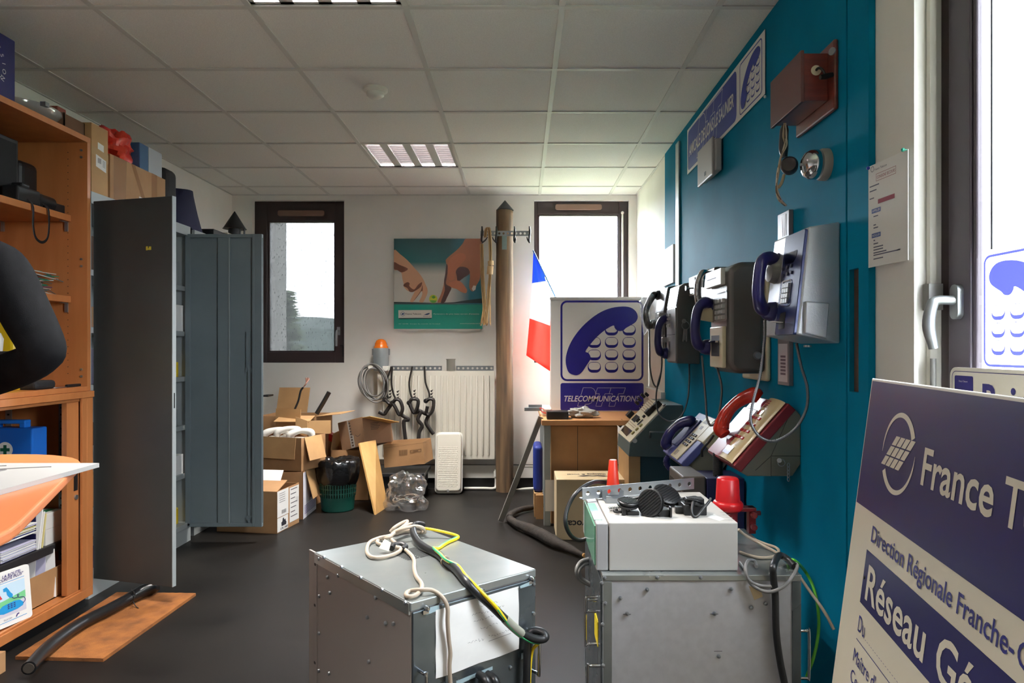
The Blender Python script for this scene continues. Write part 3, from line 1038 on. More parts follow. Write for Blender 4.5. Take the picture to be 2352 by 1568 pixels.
d.part('stiffener_lip', MB().fbox(f, 0.27, 0.276, 0.117, 1.878, 0.014, 0.019), M_greyl)
rod = MB().fbox(f, 0.385, 0.398, 0.12, 1.08, 0.006, 0.012).cyl(f.p(0.39, 0.15, 0), f.p(0.39, 0.15, 0.02), 0.014, n=12).cyl(f.p(0.375, 1.06, 0), f.p(0.375, 1.06, 0.014), 0.008, n=10).cyl(f.p(0.41, 1.06, 0), f.p(0.41, 1.06, 0.014), 0.008, n=10).fbox(f, 0.37, 0.415, 1.045, 1.075, 0.002, 0.008)
rod.fbox(f, 0.375, 0.395, 1.08, 1.3, 0.004, 0.012)
d.part('lock_rod', rod, M_greylit)

# a few things on its shelves, glimpsed on both sides of the near door
ir = random.Random(4)
names = [('yellow tape reel', M_yellow), ('dark carton', mat('dark_brown_card', (88, 62, 44), 0.8)), ('white box', M_label), ('navy file', mat('navy_file', (38, 38, 80), 0.6)), ('grey tin', M_greyl), ('tan carton', M_card)]
spots = ['by its far side wall', 'by its near side wall']
levels = ['floor', 'lowest shelf', 'second shelf', 'third shelf', 'fourth shelf', 'top shelf']
for li, z in enumerate((0.12, 0.42, 0.72, 1.02, 1.3, 1.58)):
    for si in range(2):
        nm, mm = names[(li * 2 + si * 3) % 6]
        w = 0.1 + 0.05 * ir.random()
        h = 0.08 + 0.1 * ir.random()
        y = (Y1 - 0.025 - w) if si == 0 else (Y0 + 0.03)
        z_ = z + 0.0005
        if 'reel' in nm or 'tin' in nm:
            q = MB().cyl((GF - 0.1, y + w / 2, z_), (GF - 0.1, y + w / 2, z_ + h), 0.05)
            kw = dict(smooth=40)
        else:
            q = MB().box((GF - 0.28, y, z_), (GF - 0.04, y + w, z_ + h))
            kw = dict(bevel=0.002)
        single(nm.replace(' ', '_'), q, mm, f'{nm} on the {levels[li]} of the open cabinet {spots[si]}', nm.split()[-1], **kw)

t = Thing('metal_cabinet', 'second grey metal cabinet, closed, between the open one and the back wall', 'cabinet', (-2.26, 4.92, 0))
b = MB().box((-2.47, 4.46, 0.06), (GF - 0.02, 5.38, ZT))
t.part('body', b, M_greyl, bevel=0.003)
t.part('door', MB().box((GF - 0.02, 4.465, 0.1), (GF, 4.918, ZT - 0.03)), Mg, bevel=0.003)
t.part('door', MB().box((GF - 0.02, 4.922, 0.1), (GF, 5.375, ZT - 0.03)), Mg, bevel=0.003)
t.part('plinth', MB().box((-2.46, 4.47, 0), (GF - 0.03, 5.37, 0.06)), M_greyl)

# ---- on top of the metal cabinets
t = Thing('parcel', 'narrow upright cardboard parcel with white labels on the metal cabinet', 'cardboard box', (-2.22, 3.49, 1.95))
t.part('box', MB().box((-2.36, 3.42, 1.95), (-2.1, 3.558, 2.3)), M_card2, bevel=0.002)
f = F((-2.1, 3.49, 2.1), (0, 1, 0), (0, 0, 1))
lb = MB().poly(f, [(-0.035, -0.005), (0.05, -0.02), (0.05, 0.04), (-0.035, 0.055)], 0.0008).poly(f, [(-0.02, 0.085), (0.03, 0.078), (0.03, 0.112), (-0.02, 0.118)], 0.0008)
lb.mat(1)
for k in range(5):
    lb.poly(f, [(-0.02 + 0.006 * k, 0.015), (-0.017 + 0.006 * k, 0.0145), (-0.017 + 0.006 * k, 0.04), (-0.02 + 0.006 * k, 0.0405)], 0.0012)
    lb.poly(f, [(0.02, 0.005 + 0.007 * k), (0.042, 0.002 + 0.007 * k), (0.042, 0.004 + 0.007 * k), (0.02, 0.007 + 0.007 * k)], 0.0012)
t.part('label', lb, [M_label, M_ink])
t.part('tape', MB().poly(f, [(-0.07, 0.05), (0.068, 0.03), (0.068, 0.075), (-0.07, 0.09)], 0.0005), mat('clear_tape', (190, 158, 116), 0.15))
t = Thing('carton', 'long brown taped carton lying on the metal cabinet', 'cardboard box', (-2.25, 3.86, 1.95))
t.part('box', MB().box((-2.4, 3.575, 1.95), (-2.1, 4.13, 2.19)), M_card, bevel=0.002)
f = F((-2.1, 3.575, 1.95), (0, 1, 0), (0, 0, 1))
tp = MB().poly(f, [(0.03, 0), (0.14, 0), (0.15, 0.24), (0.03, 0.24)], 0.0006).poly(f, [(0.4, 0.02), (0.46, 0.02), (0.46, 0.24), (0.4, 0.24)], 0.0006)
tp.poly(f, [(0.19, 0.24), (0.23, 0.24), (0.37, 0.02), (0.33, 0.02)], 0.0009)
t.part('tape', tp, M_tape)
t.part('label', MB().poly(f, [(0.27, 0.035), (0.34, 0.03), (0.34, 0.075), (0.27, 0.08)], 0.0014), M_label)
single('blue_tin', MB().box((-2.2, 3.87, 2.1905), (-2.11, 3.96, 2.335)), mat('blue_tin_paint', (52, 92, 130), 0.35), 'blue tin box beside the red bag on the long carton', 'tin', bevel=0.004)
single('white_box', MB().box((-2.25, 3.965, 2.1905), (-2.11, 4.11, 2.335)), mat('pale_grey_card', (176, 180, 188), 0.6), 'pale grey box right of the blue tin on the long carton', 'box', bevel=0.002)
single('instrument_case', MB().box((-2.4, 4.135, 1.95), (-2.1, 4.29, 2.275)), mat('black_case_cloth', (28, 27, 30), 0.75), 'black rounded case standing upright behind the long carton', 'case', bevel=0.045, seg=5)
# navy bag
b = MB()
for i in range(9):
    a = i / 8
    w = 0.155 * (1 - 0.62 * a ** 1.5)
    c = V((-2.26 + 0.03 * a, 4.55 + 0.02 * a, 1.9505 + 0.27 * a))
    ring = [(c.x + 0.16 * (1 - 0.45 * a) * math.cos(2 * PI * k / 20) , c.y + (w + 0.09 * (1 - a)) * math.sin(2 * PI * k / 20), c.z) for k in range(20)]
    b.v += [V(p) for p in ring]
for i in range(8):
    for k in range(20):
        b.f.append([i * 20 + k, i * 20 + (k + 1) % 20, (i + 1) * 20 + (k + 1) % 20, (i + 1) * 20 + k])
        b.m.append(0)
b.f += [list(range(20))[::-1], list(range(160, 180))]
b.m += [0, 0]
b.jitter(0.025, 6)
for q in b.v:
    q.z = max(q.z, 1.9505)
single('holdall_bag', b, mat('navy_fabric', (30, 32, 62), 0.85, bump=0.3, scale=120), 'slumped navy cloth bag on the second metal cabinet', 'bag', smooth=60)
single('black_device', MB().box((-2.2, 4.72, 1.95), (-2.075, 4.94, 2.0)), M_black, 'flat black box beside the navy bag on the second cabinet', 'box', bevel=0.003)
bk = [M_label, mat('grey_book_cover', (120, 122, 126), 0.5), mat('cream_book_cover', (206, 198, 178), 0.6)]
for i in range(3):
    single('book', MB().box((-2.25, 4.95 - 0.01 * i, 1.9502 + 0.02 * i), (-2.08 + 0.006 * i, 5.12 + 0.006 * i, 1.97 + 0.02 * i)), bk[i],
           ['bottom book of the small stack beside the black metal cone', 'middle book of the small stack beside the black metal cone', 'top book of the small stack beside the black metal cone'][i], 'book', 'books by the metal cone', bevel=0.001)
M_zinc = mat('dark_zinc', (58, 58, 60), 0.5, 0.6)
t = Thing('pole_cap', 'dark metal cone cap standing on the second cabinet beside the books', 'pole cap', (-2.13, 5.2, 1.95))
t.part('cone', MB().lathe((-2.13, 5.2, 2.08), (0, 0, 1), [(0.085, 0.0), (0.082, 0.0), (0.003, 0.13), (0, 0.131)], 28), M_zinc, smooth=40)
t.part('bracket', MB().cyl((-2.13, 5.2, 1.95), (-2.13, 5.2, 2.08), 0.045).box((-2.06, 5.19, 1.95), (-2.055, 5.21, 2.09)), M_zinc, smooth=40)

# ---- doormat and black pipe on the floor
mc = [PZ(35, 1515, 0), PZ(237, 1520, 0), PZ(450, 1368, 0), PZ(268, 1366, 0)]
b = MB()
n = 24
grid = []
for i in range(n + 1):
    row = []
    for j in range(n + 1):
        u, v = i / n, j / n
        q = (mc[0] * (1 - u) + mc[1] * u) * (1 - v) + (mc[3] * (1 - u) + mc[2] * u) * v
        row.append(V((q.x, q.y, 0.014 + 0.0015 * noise.noise(q * 60))))
    grid.append(row)
b.sheet(grid)
rim = [grid[i][0] for i in range(n)] + [grid[n][j] for j in range(n)] + [grid[i][n] for i in range(n, 0, -1)] + [grid[0][j] for j in range(n, 0, -1)]
k = len(rim)
b.add([q for q in rim] + [V((q.x, q.y, 0.0005)) for q in rim], [(i, (i + 1) % k, k + (i + 1) % k, k + i) for i in range(k)])
single('doormat', b, mat('orange_coir', (164, 100, 42), 0.95, rgb2=(112, 66, 28), scale=14, detail=8, bump=1.0, bscale=420, lo=0.3, hi=0.75), 'orange coir doormat on the dark floor below the cabinets', 'doormat')
t = Thing('plastic_pipe', 'thick black pipe lying across the orange doormat', 'pipe', tuple(PZ(200, 1430, 0.016)))
pts = [PZ(66, 1534, 0.042), PZ(112, 1485, 0.042), PZ(180, 1435, 0.042), PZ(248, 1400, 0.042), PZ(300, 1372, 0.044), PZ(326, 1359, 0.046)]
t.part('pipe', MB().tube(pts, 0.0245, 16, 6), M_blackg, smooth=60)
t.part('sleeve', MB().tube([PZ(296, 1374, 0.044), PZ(327, 1358, 0.046), PZ(348, 1350, 0.046), PZ(360, 1346, 0.046)], [0.026, 0.03, 0.03, 0.025], 16, 5), mat('shiny_black_tape', (24, 24, 25), 0.22), smooth=60)
t.part('wire_tie', MB().tube([PZ(302, 1353, 0.06), PZ(309, 1362, 0.075), PZ(309, 1372, 0.07), PZ(300, 1380, 0.05)], 0.003, 6, 4).tube([PZ(305, 1380, 0.04), PZ(312, 1392, 0.02), PZ(318, 1396, 0.018)], 0.002, 5, 4), M_black)
t.part('end_plug', MB().cyl(pts[0], pts[0] + (pts[0] - pts[1]).normalized() * 0.003, 0.018, n=14), mat('pipe_end', (70, 62, 54), 0.6))

# ---- round-cornered orange table with a magazine
cT = V((-1.262, 1.355, 0))
t = Thing('side_table', 'round cornered orange table top under the white magazine', 'table', tuple(cT))
f = F((cT.x, cT.y, 0.9), (0.91, 0.42, 0), (-0.42, 0.91, 0))
pts = rrect(-0.3, 0.3, -0.6, 0.655, 0.295, 10)
t.part('tabletop', MB().prism(f, pts, -0.022, 0), mat('orange_laminate', (196, 116, 74), 0.3), bevel=0.006, seg=3)
t.part('column', MB().cyl((cT.x, cT.y, 0.03), (cT.x, cT.y, 0.88), 0.035), M_steel, smooth=40)
t.part('foot', MB().lathe(cT, (0, 0, 1), [(0.24, 0), (0.24, 0.012), (0.05, 0.035), (0, 0.035)], 32), M_steel, smooth=40)
t = Thing('magazine', 'white sheet with grey pencil sketches held out over the orange table', 'paper', (-1.27, 1.57, 0.9))
cs = [PZ(228, 1062, 0.912), PZ(-12, 1133, 0.912)]
c0 = V((cs[0].x, cs[0].y, 0))
f = F((c0.x, c0.y, 0.9), (1, 0, 0), (0, 1, 0))
mg = MB()
mg.fbox(f, -0.42, 0, -0.38, 0, 0.0005, 0.011)
t.part('pages', mg, mat('matt_magazine_paper', (150, 148, 145), 0.8))
ln = MB()
for pts in (((-0.36, -0.05), (-0.28, -0.06), (-0.2, -0.045)), ((-0.3, -0.1), (-0.24, -0.12), (-0.15, -0.08), (-0.08, -0.06)), ((-0.26, -0.14), (-0.22, -0.13), (-0.18, -0.16)), ((-0.35, -0.18), (-0.28, -0.2), (-0.2, -0.17)), ((-0.2, -0.11), (-0.16, -0.1), (-0.17, -0.14))):
    ln.tube([f.p(x, y, 0.0115) for x, y in pts], 0.0016, 5, 5)
t.part('sketch_lines', ln, mat('pencil_grey', (110, 106, 104), 0.7))

# ---- person leaning at the cabinet
def skin_body(name, joints, edges, mats):
    me = bpy.data.meshes.new(name)
    me.from_pydata([V(j[0]) for j in joints], edges, [])
    o = bpy.data.objects.new(name, me)
    COL.objects.link(o)
    sk = o.modifiers.new('skin', 'SKIN')
    sk.use_smooth_shade = True
    for i, j in enumerate(joints):
        d = me.skin_vertices[0].data[i]
        r = j[1] if isinstance(j[1], tuple) else (j[1], j[1])
        d.radius = r
        d.use_root = (i == 0)
    sb = o.modifiers.new('sub', 'SUBSURF')
    sb.levels = sb.render_levels = 2
    dg = bpy.context.evaluated_depsgraph_get()
    me2 = bpy.data.meshes.new_from_object(o.evaluated_get(dg))
    bpy.data.objects.remove(o)
    vs = [v.co.copy() for v in me2.vertices]
    mb = MB()
    mb.v = vs
    mb.f = [list(p.vertices) for p in me2.polygons]
    mb.m = [0] * len(mb.f)
    return mb


bx, by = -1.80, 2.09
sh = P(-2, 600, 2.14)
el = P(110, 818, 2.12)
wr = P(-150, 922, 2.34)
hd = V((wr.x - 0.1, wr.y + 0.03, wr.z - 0.0))
J = [((bx, by, 0.95), (0.17, 0.13)), ((bx, by, 1.15), (0.15, 0.115)), ((bx - 0.01, by + 0.02, 1.35), (0.17, 0.125)), ((bx - 0.02, by + 0.03, 1.47), (0.13, 0.09)), ((bx - 0.04, by + 0.05, 1.55), 0.055), ((bx - 0.06, by + 0.07, 1.63), 0.062),
     (tuple(sh), 0.085), (tuple((sh + el) / 2), 0.075), (tuple(el), 0.07), (tuple((el + wr) / 2), 0.06), (tuple(wr), 0.042),
     ((bx - 0.19, by + 0.02, 1.43), 0.075), ((bx - 0.26, by + 0.1, 1.2), 0.06), ((bx - 0.25, by + 0.18, 1.12), 0.05), ((bx - 0.22, by + 0.25, 1.08), 0.036),
     ((bx + 0.09, by, 0.86), 0.095), ((bx + 0.1, by + 0.02, 0.48), 0.065), ((bx + 0.1, by - 0.02, 0.1), 0.045), ((bx - 0.09, by, 0.86), 0.095), ((bx - 0.1, by + 0.03, 0.48), 0.065), ((bx - 0.1, by, 0.1), 0.045)]
E = [(0, 1), (1, 2), (2, 3), (3, 4), (4, 5), (3, 6), (6, 7), (7, 8), (8, 9), (9, 10), (3, 11), (11, 12), (12, 13), (13, 14), (0, 15), (15, 16), (16, 17), (0, 18), (18, 19), (19, 20)]
M_knit = mat('black_knit', (17, 18, 20), 0.95, spec=0.1, rgb2=(13, 14, 16), scale=30, bump=0.15, bscale=300)
M_skin = mat('skin', (206, 160, 134), 0.55)
t = Thing('person', 'person in a black long sleeved top, arm bent, at the left edge', 'person', (bx, by, 0))
bm = skin_body('body', J, E, None)
t.part('body', bm, M_knit, smooth=180)
hc = V((bx - 0.07, by + 0.08, 1.7))
b = MB().ball(hc, 0.1, 20, (0.82, 1.0, 1.22))
b.lathe(hc + V((0, 0.095, -0.02)), (0, 1, -0.25), [(0.022, -0.02), (0.018, 0.01), (0.008, 0.03), (0, 0.034)], 10)
b.ball(hc + V((0.085, 0, -0.01)), 0.028, 8, (0.4, 0.8, 1.1)).ball(hc + V((-0.085, 0, -0.01)), 0.028, 8, (0.4, 0.8, 1.1))
hpart = t.part('head', b, M_skin, smooth=180)
hpart.part('hair', MB().ball(hc + V((0, -0.015, 0.025)), 0.105, 18, (0.86, 1.0, 1.16)), mat('dark_hair', (48, 40, 34), 0.7), smooth=180)
fe = MB()
for sx in (-0.034, 0.034):
    fe.ball(hc + V((sx, 0.088, 0.015)), 0.011, 8)
hpart.part('eyes', fe, M_ink, smooth=180)
hpart.part('mouth', MB().tube([hc + V((-0.025, 0.083, -0.062)), hc + V((0, 0.092, -0.064)), hc + V((0.025, 0.083, -0.062))], 0.005, 6), mat('lips', (170, 96, 88), 0.5))
for hw, dr in ((wr, (hd - wr).normalized()), (V((bx - 0.22, by + 0.25, 1.08)), V((-0.25, 0.8, -0.3)).normalized())):
    b = MB().tube([hw - dr * 0.02, hw + dr * 0.03, hw + dr * 0.09], [0.026, 0.034, 0.036], 12, 5, squash=((0, 0, 1), 0.5))
    sd = dr.cross(V((0, 0, 1))).normalized()
    for k in range(4):
        o = sd * (-0.027 + 0.018 * k)
        ln_ = 0.075 - 0.008 * abs(k - 1.4)
        b.tube([hw + dr * 0.085 + o, hw + dr * (0.085 + ln_ * 0.5) + o + V((0, 0, -0.004)), hw + dr * (0.085 + ln_) + o + V((0, 0, -0.025))], [0.009, 0.0085, 0.007], 8)
    b.tube([hw + dr * 0.03 + sd * 0.025, hw + dr * 0.06 + sd * 0.05, hw + dr * 0.09 + sd * 0.055], [0.011, 0.01, 0.008], 8)
    t.part('hand', b, M_skin, smooth=180)
for sx in (0.1, -0.1):
    t.part('shoe', MB().tube([(bx + sx, by - 0.07, 0.045), (bx + sx, by + 0.02, 0.05), (bx + sx, by + 0.17, 0.035)], [0.045, 0.05, 0.035], 12, 5).jitter(0, 1), M_black, smooth=180)
# =================================================================== BACK WALL
def holed_bar(mb, f, L, H, holes, r, th=0.003, n=16):
    """flat bar with real round holes; f origin at the left end on the centre line"""
    xs = [0.0]
    for i, h in enumerate(holes):
        if i:
            xs.append((holes[i - 1] + h) / 2)
    xs.append(L)
    for i, h in enumerate(holes):
        a, b_ = xs[i], xs[i + 1]
        inner = [(h + r * math.cos(2 * PI * k / n), r * math.sin(2 * PI * k / n)) for k in range(n)]
        outer = []
        for k in range(n):
            c, s_ = math.cos(2 * PI * k / n), math.sin(2 * PI * k / n)
            w = (b_ - h) if c > 0 else (h - a)
            t_ = min(w / abs(c) if abs(c) > 1e-6 else 9, (H / 2) / abs(s_) if abs(s_) > 1e-6 else 9)
            outer.append((h + c * t_, s_ * t_))
        # exact corners
        for sx, sy in ((b_, H / 2), (a, H / 2), (a, -H / 2), (b_, -H / 2)):
            ang = math.atan2(sy, sx - h) % (2 * PI)
            k = round(ang / (2 * PI) * n) % n
            outer[k] = (sx, sy)
        mb.ring(f, outer, inner, th)
        mb.ring(f, inner, outer, 0)
        m = len(inner)
        mb.add([f.p(x, y, th) for x, y in inner] + [f.p(x, y, 0) for x, y in inner], [(k, m + k, m + (k + 1) % m, (k + 1) % m)[::-1] for k in range(m)])
        mb.add([f.p(x, y, th) for x, y in outer] + [f.p(x, y, 0) for x, y in outer], [(k, m + k, m + (k + 1) % m, (k + 1) % m) for k in range(m)])


# ---- radiator
M_rad = mat('radiator_enamel', (222, 217, 204), 0.4)
rx0, rx1, rz0, rz1, ry = (868 - CX) / FPX * 5.9, (1136 - CX) / FPX * 5.9, 0.262, 0.998, 5.89
t = Thing('radiator', 'white panel radiator with vertical ribs below the poster', 'radiator', ((rx0 + rx1) / 2, 5.93, rz0))
b = MB().box((rx0, ry, rz0), (rx1, 5.955, rz1))
rb = MB()
k = 0
x = rx0 + 0.05
while x < rx1 - 0.03:
    rb.tube([(x, ry, rz0 + 0.035), (x, ry - 0.006, rz0 + 0.06), (x, ry - 0.006, rz1 - 0.06), (x, ry, rz1 - 0.035)], 0.009, 8, 1)
    x += 0.049
rb.box((rx0, ry, rz0), (rx1, 5.955, rz1))
t.part('panel', rb, M_rad, smooth=50)
t.part('top_grille', MB().box((rx0 + 0.004, ry + 0.004, rz1 - 0.002), (rx1 - 0.004, 5.95, rz1 + 0.006)), M_rad)
pp = MB().tube([P(1139, 1078, 5.93), P(1139, 1112, 5.93), P(1135, 1121, 5.9), P(1110, 1121, 5.9), P(1066, 1121, 5.9)], 0.012, 10, 4)
pp.cyl(P(1139, 1082, 5.93), P(1139, 1094, 5.93), 0.018)
t.part('pipe', pp, M_white, smooth=60)
t.part('bracket', MB().box((rx0 + 0.2, 5.955, 0.4), (rx0 + 0.23, 5.998, 0.9)), M_rad)
pp = MB().tube([P(1163, 1046, 5.955), P(1163, 1105, 5.955), P(1165, 1128, 5.93), P(1200, 1123, 5.93), P(1232, 1121, 5.93)], 0.012, 10, 4)
single('heating_pipe', pp, M_white, 'thin white heating pipe running behind the wooden pole near the floor', 'pipe', smooth=60)

zt = rz1 + 0.0062
for i, (a, b_, n, lab) in enumerate(((899, 1015, 11, 'left of the beaker, black straps hung over it'), (1048, 1134, 8, 'right of the beaker, next to the pole'))):
    f = F((P(a, 846, 5.9).x, 5.9, zt + 0.022), (1, 0, 0), (0, 0, 1))
    L = P(b_, 846, 5.9).x - f.o.x
    mb = MB()
    holed_bar(mb, f, L, 0.04, [L * (k + 0.5) / n for k in range(n)], 0.0095)
    mb.fbox(f, 0, L, 0.016, 0.02, -0.02, 0.001)
    single('perforated_bar', mb, M_steel, 'perforated bar on the radiator, ' + lab, 'metal bar')
bc = P(1035.5, 850, 5.92)
t = Thing('beaker', 'small glass beaker standing on the radiator between two metal bars', 'beaker', (bc.x, bc.y, zt))
t.part('glass', MB().lathe((bc.x, bc.y, zt), (0, 0, 1), [(0.036, 0.0), (0.037, 0.094), (0.043, 0.1), (0.04, 0.1), (0.034, 0.092), (0.033, 0.004), (0, 0.004)], 24), translucent('cloudy_glass', (190, 188, 180), 0.5, 0.35), smooth=50)
# beacon
bc = P(875, 846, 5.93)
t = Thing('warning_beacon', 'grey cylinder warning light with orange dome above the radiator', 'beacon', (bc.x, bc.y, zt))
def bz(py):
    return CAMZ - (py - CY) / FPX * 5.93
t.part('housing', MB().lathe((bc.x, bc.y, 0), (0, 0, 1), [(0.06, zt), (0.062, bz(838)), (0.066, bz(822)), (0.068, bz(803)), (0.062, bz(799)), (0, bz(799))], 28), mat('grey_beacon_metal', (140, 146, 148), 0.45, 0.3), smooth=40)
t.part('dome', MB().lathe((bc.x, bc.y, 0), (0, 0, 1), [(0.06, bz(799)), (0.06, bz(796)), (0.052, bz(794)), (0.05, bz(789)), (0.038, bz(782)), (0.02, bz(779)), (0, bz(778.5))], 28), mat('orange_dome', (240, 118, 20), 0.25), smooth=60)
t.part('clip', MB().box((bc.x + 0.062, bc.y - 0.012, bz(815)), (bc.x + 0.074, bc.y + 0.012, bz(801))).box((bc.x - 0.074, bc.y - 0.012, bz(815)), (bc.x - 0.062, bc.y + 0.012, bz(801))), M_steel)
s = P(887, 846, 5.86)
t.part('plug', MB().cyl(s, s + V((0, -0.02, 0)), 0.021, n=16).box((s.x - 0.03, s.y, s.z - 0.02), (s.x + 0.03, s.y + 0.05, s.z + 0.02)), M_white, smooth=40)
# cable coil
t = Thing('cable_coil', 'coil of grey cable hanging on the wall left of the radiator straps', 'cable', tuple(P(858, 920, 5.86)))
for k in range(6):
    cr = random.Random(k)
    cx, cy = 858 + cr.uniform(-5, 5), 876 + cr.uniform(-4, 6)
    rxx, ryy = 27 + cr.uniform(-6, 7), 42 + cr.uniform(-7, 3)
    pts = []
    for j in range(14):
        a = 2 * PI * j / 14
        pts.append(P(cx + rxx * math.cos(a) + 6 * math.sin(a), cy + ryy * math.sin(a), 5.86 - 0.012 * k + 0.02 * math.sin(a * 2 + k)))
    t.part('loop', MB().tube(pts, 0.0065, 8, 4, closed=True), M_greyc, smooth=60)
t.part('hook', MB().cyl(P(851, 843, 5.98), P(851, 843, 5.82), 0.02), M_white, smooth=40)

# ---- hanging climbing straps
M_strap = mat('black_leather_strap', (34, 30, 28), 0.55)


def cp(x, y, Y):
    return P(800 + x / 3.409, 760 + y / 3.409, Y)


STR = [('leftmost black climbing strap, its lower bracket swung to the left', [(333, 298), (303, 380), (295, 450), (312, 530)], [(290, 535), (320, 565), (345, 560)], [(340, 568), (300, 625), (280, 650), (238, 632)], 5.83),
       ('second black climbing strap from the left, reaching into the low carton', [(343, 298), (338, 400), (350, 480), (372, 535)], [(350, 560), (372, 535), (405, 545), (425, 610), (400, 655), (370, 600), (348, 565)], [(405, 650), (455, 680), (470, 695), (435, 705), (440, 780), (450, 862)], 5.81),
       ('third black climbing strap from the left, with a twisted tail', [(498, 296), (477, 400), (485, 480), (502, 530)], [(480, 560), (500, 532), (545, 540), (540, 600), (515, 640), (490, 595), (478, 562)], [(520, 640), (570, 625), (545, 690), (578, 740), (556, 790), (550, 845)], 5.83),
       ('rightmost black climbing strap, its thin tail hanging free', [(597, 294), (604, 400), (632, 480), (636, 530)], [(612, 545), (640, 530), (668, 545), (660, 620), (630, 655), (612, 640), (620, 590)], [(580, 635), (610, 650), (630, 655), (608, 715), (640, 770), (668, 808)], 5.82)]
for lab, a, loop, tail, Y in STR:
    base = cp(*tail[-1], Y)
    t = Thing('climbing_strap', lab + ', over the radiator', 'strap', tuple(base), 'climbing straps on the radiator')
    mb = MB().tube([cp(a[0][0], a[0][1] - 8, 5.9), cp(a[0][0], a[0][1] - 4, Y)] + [cp(x, y, Y) for x, y in a], 0.0155, 8, 4, squash=((0, 1, 0), 0.5))
    for k in range(3):
        q = cp(a[-1][0] + 4, a[-1][1] - 62 + 24 * k, Y)
        mb.add([q, q + V((0.014, 0, -0.012)), q + V((0.026, 0, 0.012)), q + V((0.004, -0.012, -0.004))], [(0, 1, 2), (0, 2, 3), (0, 3, 1), (1, 3, 2)])
    t.part('strap', mb, M_strap, smooth=50)
    t.part('bracket', MB().tube([cp(x, y, Y - 0.02) for x, y in loop], 0.015, 8, 4, squash=((0, 1, 0), 1.6)), M_strap, smooth=50)
    t.part('tail', MB().tube([cp(x, y, Y - 0.015) for x, y in tail], 0.0155, 8, 4, squash=((0, 1, 0), 0.45)), M_strap, smooth=50)
    q = cp(*loop[0], Y)
    t.part('buckle', MB().lathe(q + V((0, -0.035, 0)), (0, 1, 0), [(0.012, 0), (0.02, 0), (0.02, 0.008), (0.012, 0.008)], 14), M_blackg)

# ---- poster with two hands
PY = 5.985
f = F(P(905, 755, PY), (1, 0, 0), (0, 0, 1))
f.o.y = PY
PW, PH = (1108 - 905) / FPX * PY, (755 - 548) / FPX * PY


def art_mat():
    m = bpy.data.materials.new('poster_print')
    m.use_nodes = True
    nt = m.node_tree
    b = nt.nodes['Principled BSDF']
    b.inputs['Roughness'].default_value = 0.35
    tc = nt.nodes.new('ShaderNodeTexCoord')
    sp = nt.nodes.new('ShaderNodeSeparateXYZ')
    nt.links.new(tc.outputs['Generated'], sp.inputs[0])
    r1 = nt.nodes.new('ShaderNodeValToRGB')
    e = r1.color_ramp.elements
    e[0].position, e[0].color = 0.0, lin((40, 150, 132))
    e[1].position, e[1].color = 1.0, lin((14, 64, 66))
    for p_, c_ in ((0.268, (12, 140, 120)), (0.272, (18, 50, 52)), (0.3, (206, 204, 196)), (0.6, (206, 202, 192)), (0.74, (24, 92, 94))):
        q = e.new(p_)
        q.color = lin(c_)
    nt.links.new(sp.outputs['Z'], r1.inputs['Fac'])
    r2 = nt.nodes.new('ShaderNodeValToRGB')
    e = r2.color_ramp.elements
    e[0].position, e[0].color = 0.62, (0, 0, 0, 1)
    e[1].position, e[1].color = 0.86, (1, 1, 1, 1)
    nt.links.new(sp.outputs['X'], r2.inputs['Fac'])
    gt = nt.nodes.new('ShaderNodeMath')
    gt.operation = 'GREATER_THAN'
    gt.inputs[1].default_value = 0.272
    nt.links.new(sp.outputs['Z'], gt.inputs[0])
    mu = nt.nodes.new('ShaderNodeMath')
    mu.operation = 'MULTIPLY'
    nt.links.new(r2.outputs['Color'], mu.inputs[0])
    nt.links.new(gt.outputs[0], mu.inputs[1])
    mx = nt.nodes.new('ShaderNodeMix')
    mx.data_type = 'RGBA'
    nt.links.new(mu.outputs[0], mx.inputs[0])
    nt.links.new(r1.outputs['Color'], mx.inputs[6])
    mx.inputs[7].default_value = lin((28, 104, 122))
    nt.links.new(mx.outputs[2], b.inputs['Base Color'])
    return m


t = Thing('poster', 'green poster of two hands with fingers walking towards a small ball', 'poster', tuple(f.p(PW / 2, 0)))
t.part('panel', MB().fbox(f, 0, PW, 0, PH, -0.004, 0.004), art_mat())
t.part('backing_clips', MB().fbox(f, 0.02, PW - 0.02, -0.012, 0, -0.006, 0.002).fbox(f, 0.12, 0.2, -0.02, -0.01, -0.006, 0.003).fbox(f, PW - 0.2, PW - 0.12, -0.02, -0.01, -0.006, 0.003), M_white)


def ac(pts):
    return [f.at(890 + x / 6.533, 530 + y / 6.533) for x, y in pts]


def sm(pts):
    return [(min(max(q.x, 0.0), PW), min(max(q.y, 0.0), PH)) for q in catmull([V((x, y, 0)) for x, y in pts], 3, True)]


art = MB()
art.poly(f, ac([(98, 1066), (400, 1072), (700, 1085), (1000, 1072), (1200, 1040), (1445, 1010), (1445, 1085), (1100, 1084), (690, 1098), (98, 1092)][::-1]), 0.0046)
art.mat(1)
lh = [(98, 290), (190, 350), (300, 440), (400, 550), (480, 640), (540, 730), (570, 800), (600, 870), (600, 940), (560, 1030), (530, 1075), (490, 1070), (480, 1050), (510, 990), (525, 930), (505, 905), (490, 935), (440, 1000), (380, 1070), (345, 1062),
      (345, 1040), (380, 970), (410, 905), (370, 920), (330, 910), (290, 890), (240, 830), (245, 795), (225, 720), (210, 630), (150, 590), (98, 570)]
art.poly(f, sm(ac(lh[::-1])), 0.005)
art.mat(2)
art.poly(f, sm(ac([(98, 470), (180, 510), (310, 570), (220, 625), (150, 590), (98, 570)][::-1])), 0.0054)
art.poly(f, sm(ac([(250, 800), (300, 770), (335, 790), (330, 830), (400, 880), (460, 810), (520, 770), (500, 840), (410, 905), (370, 920), (330, 910), (300, 860), (245, 830)][::-1])), 0.0054)
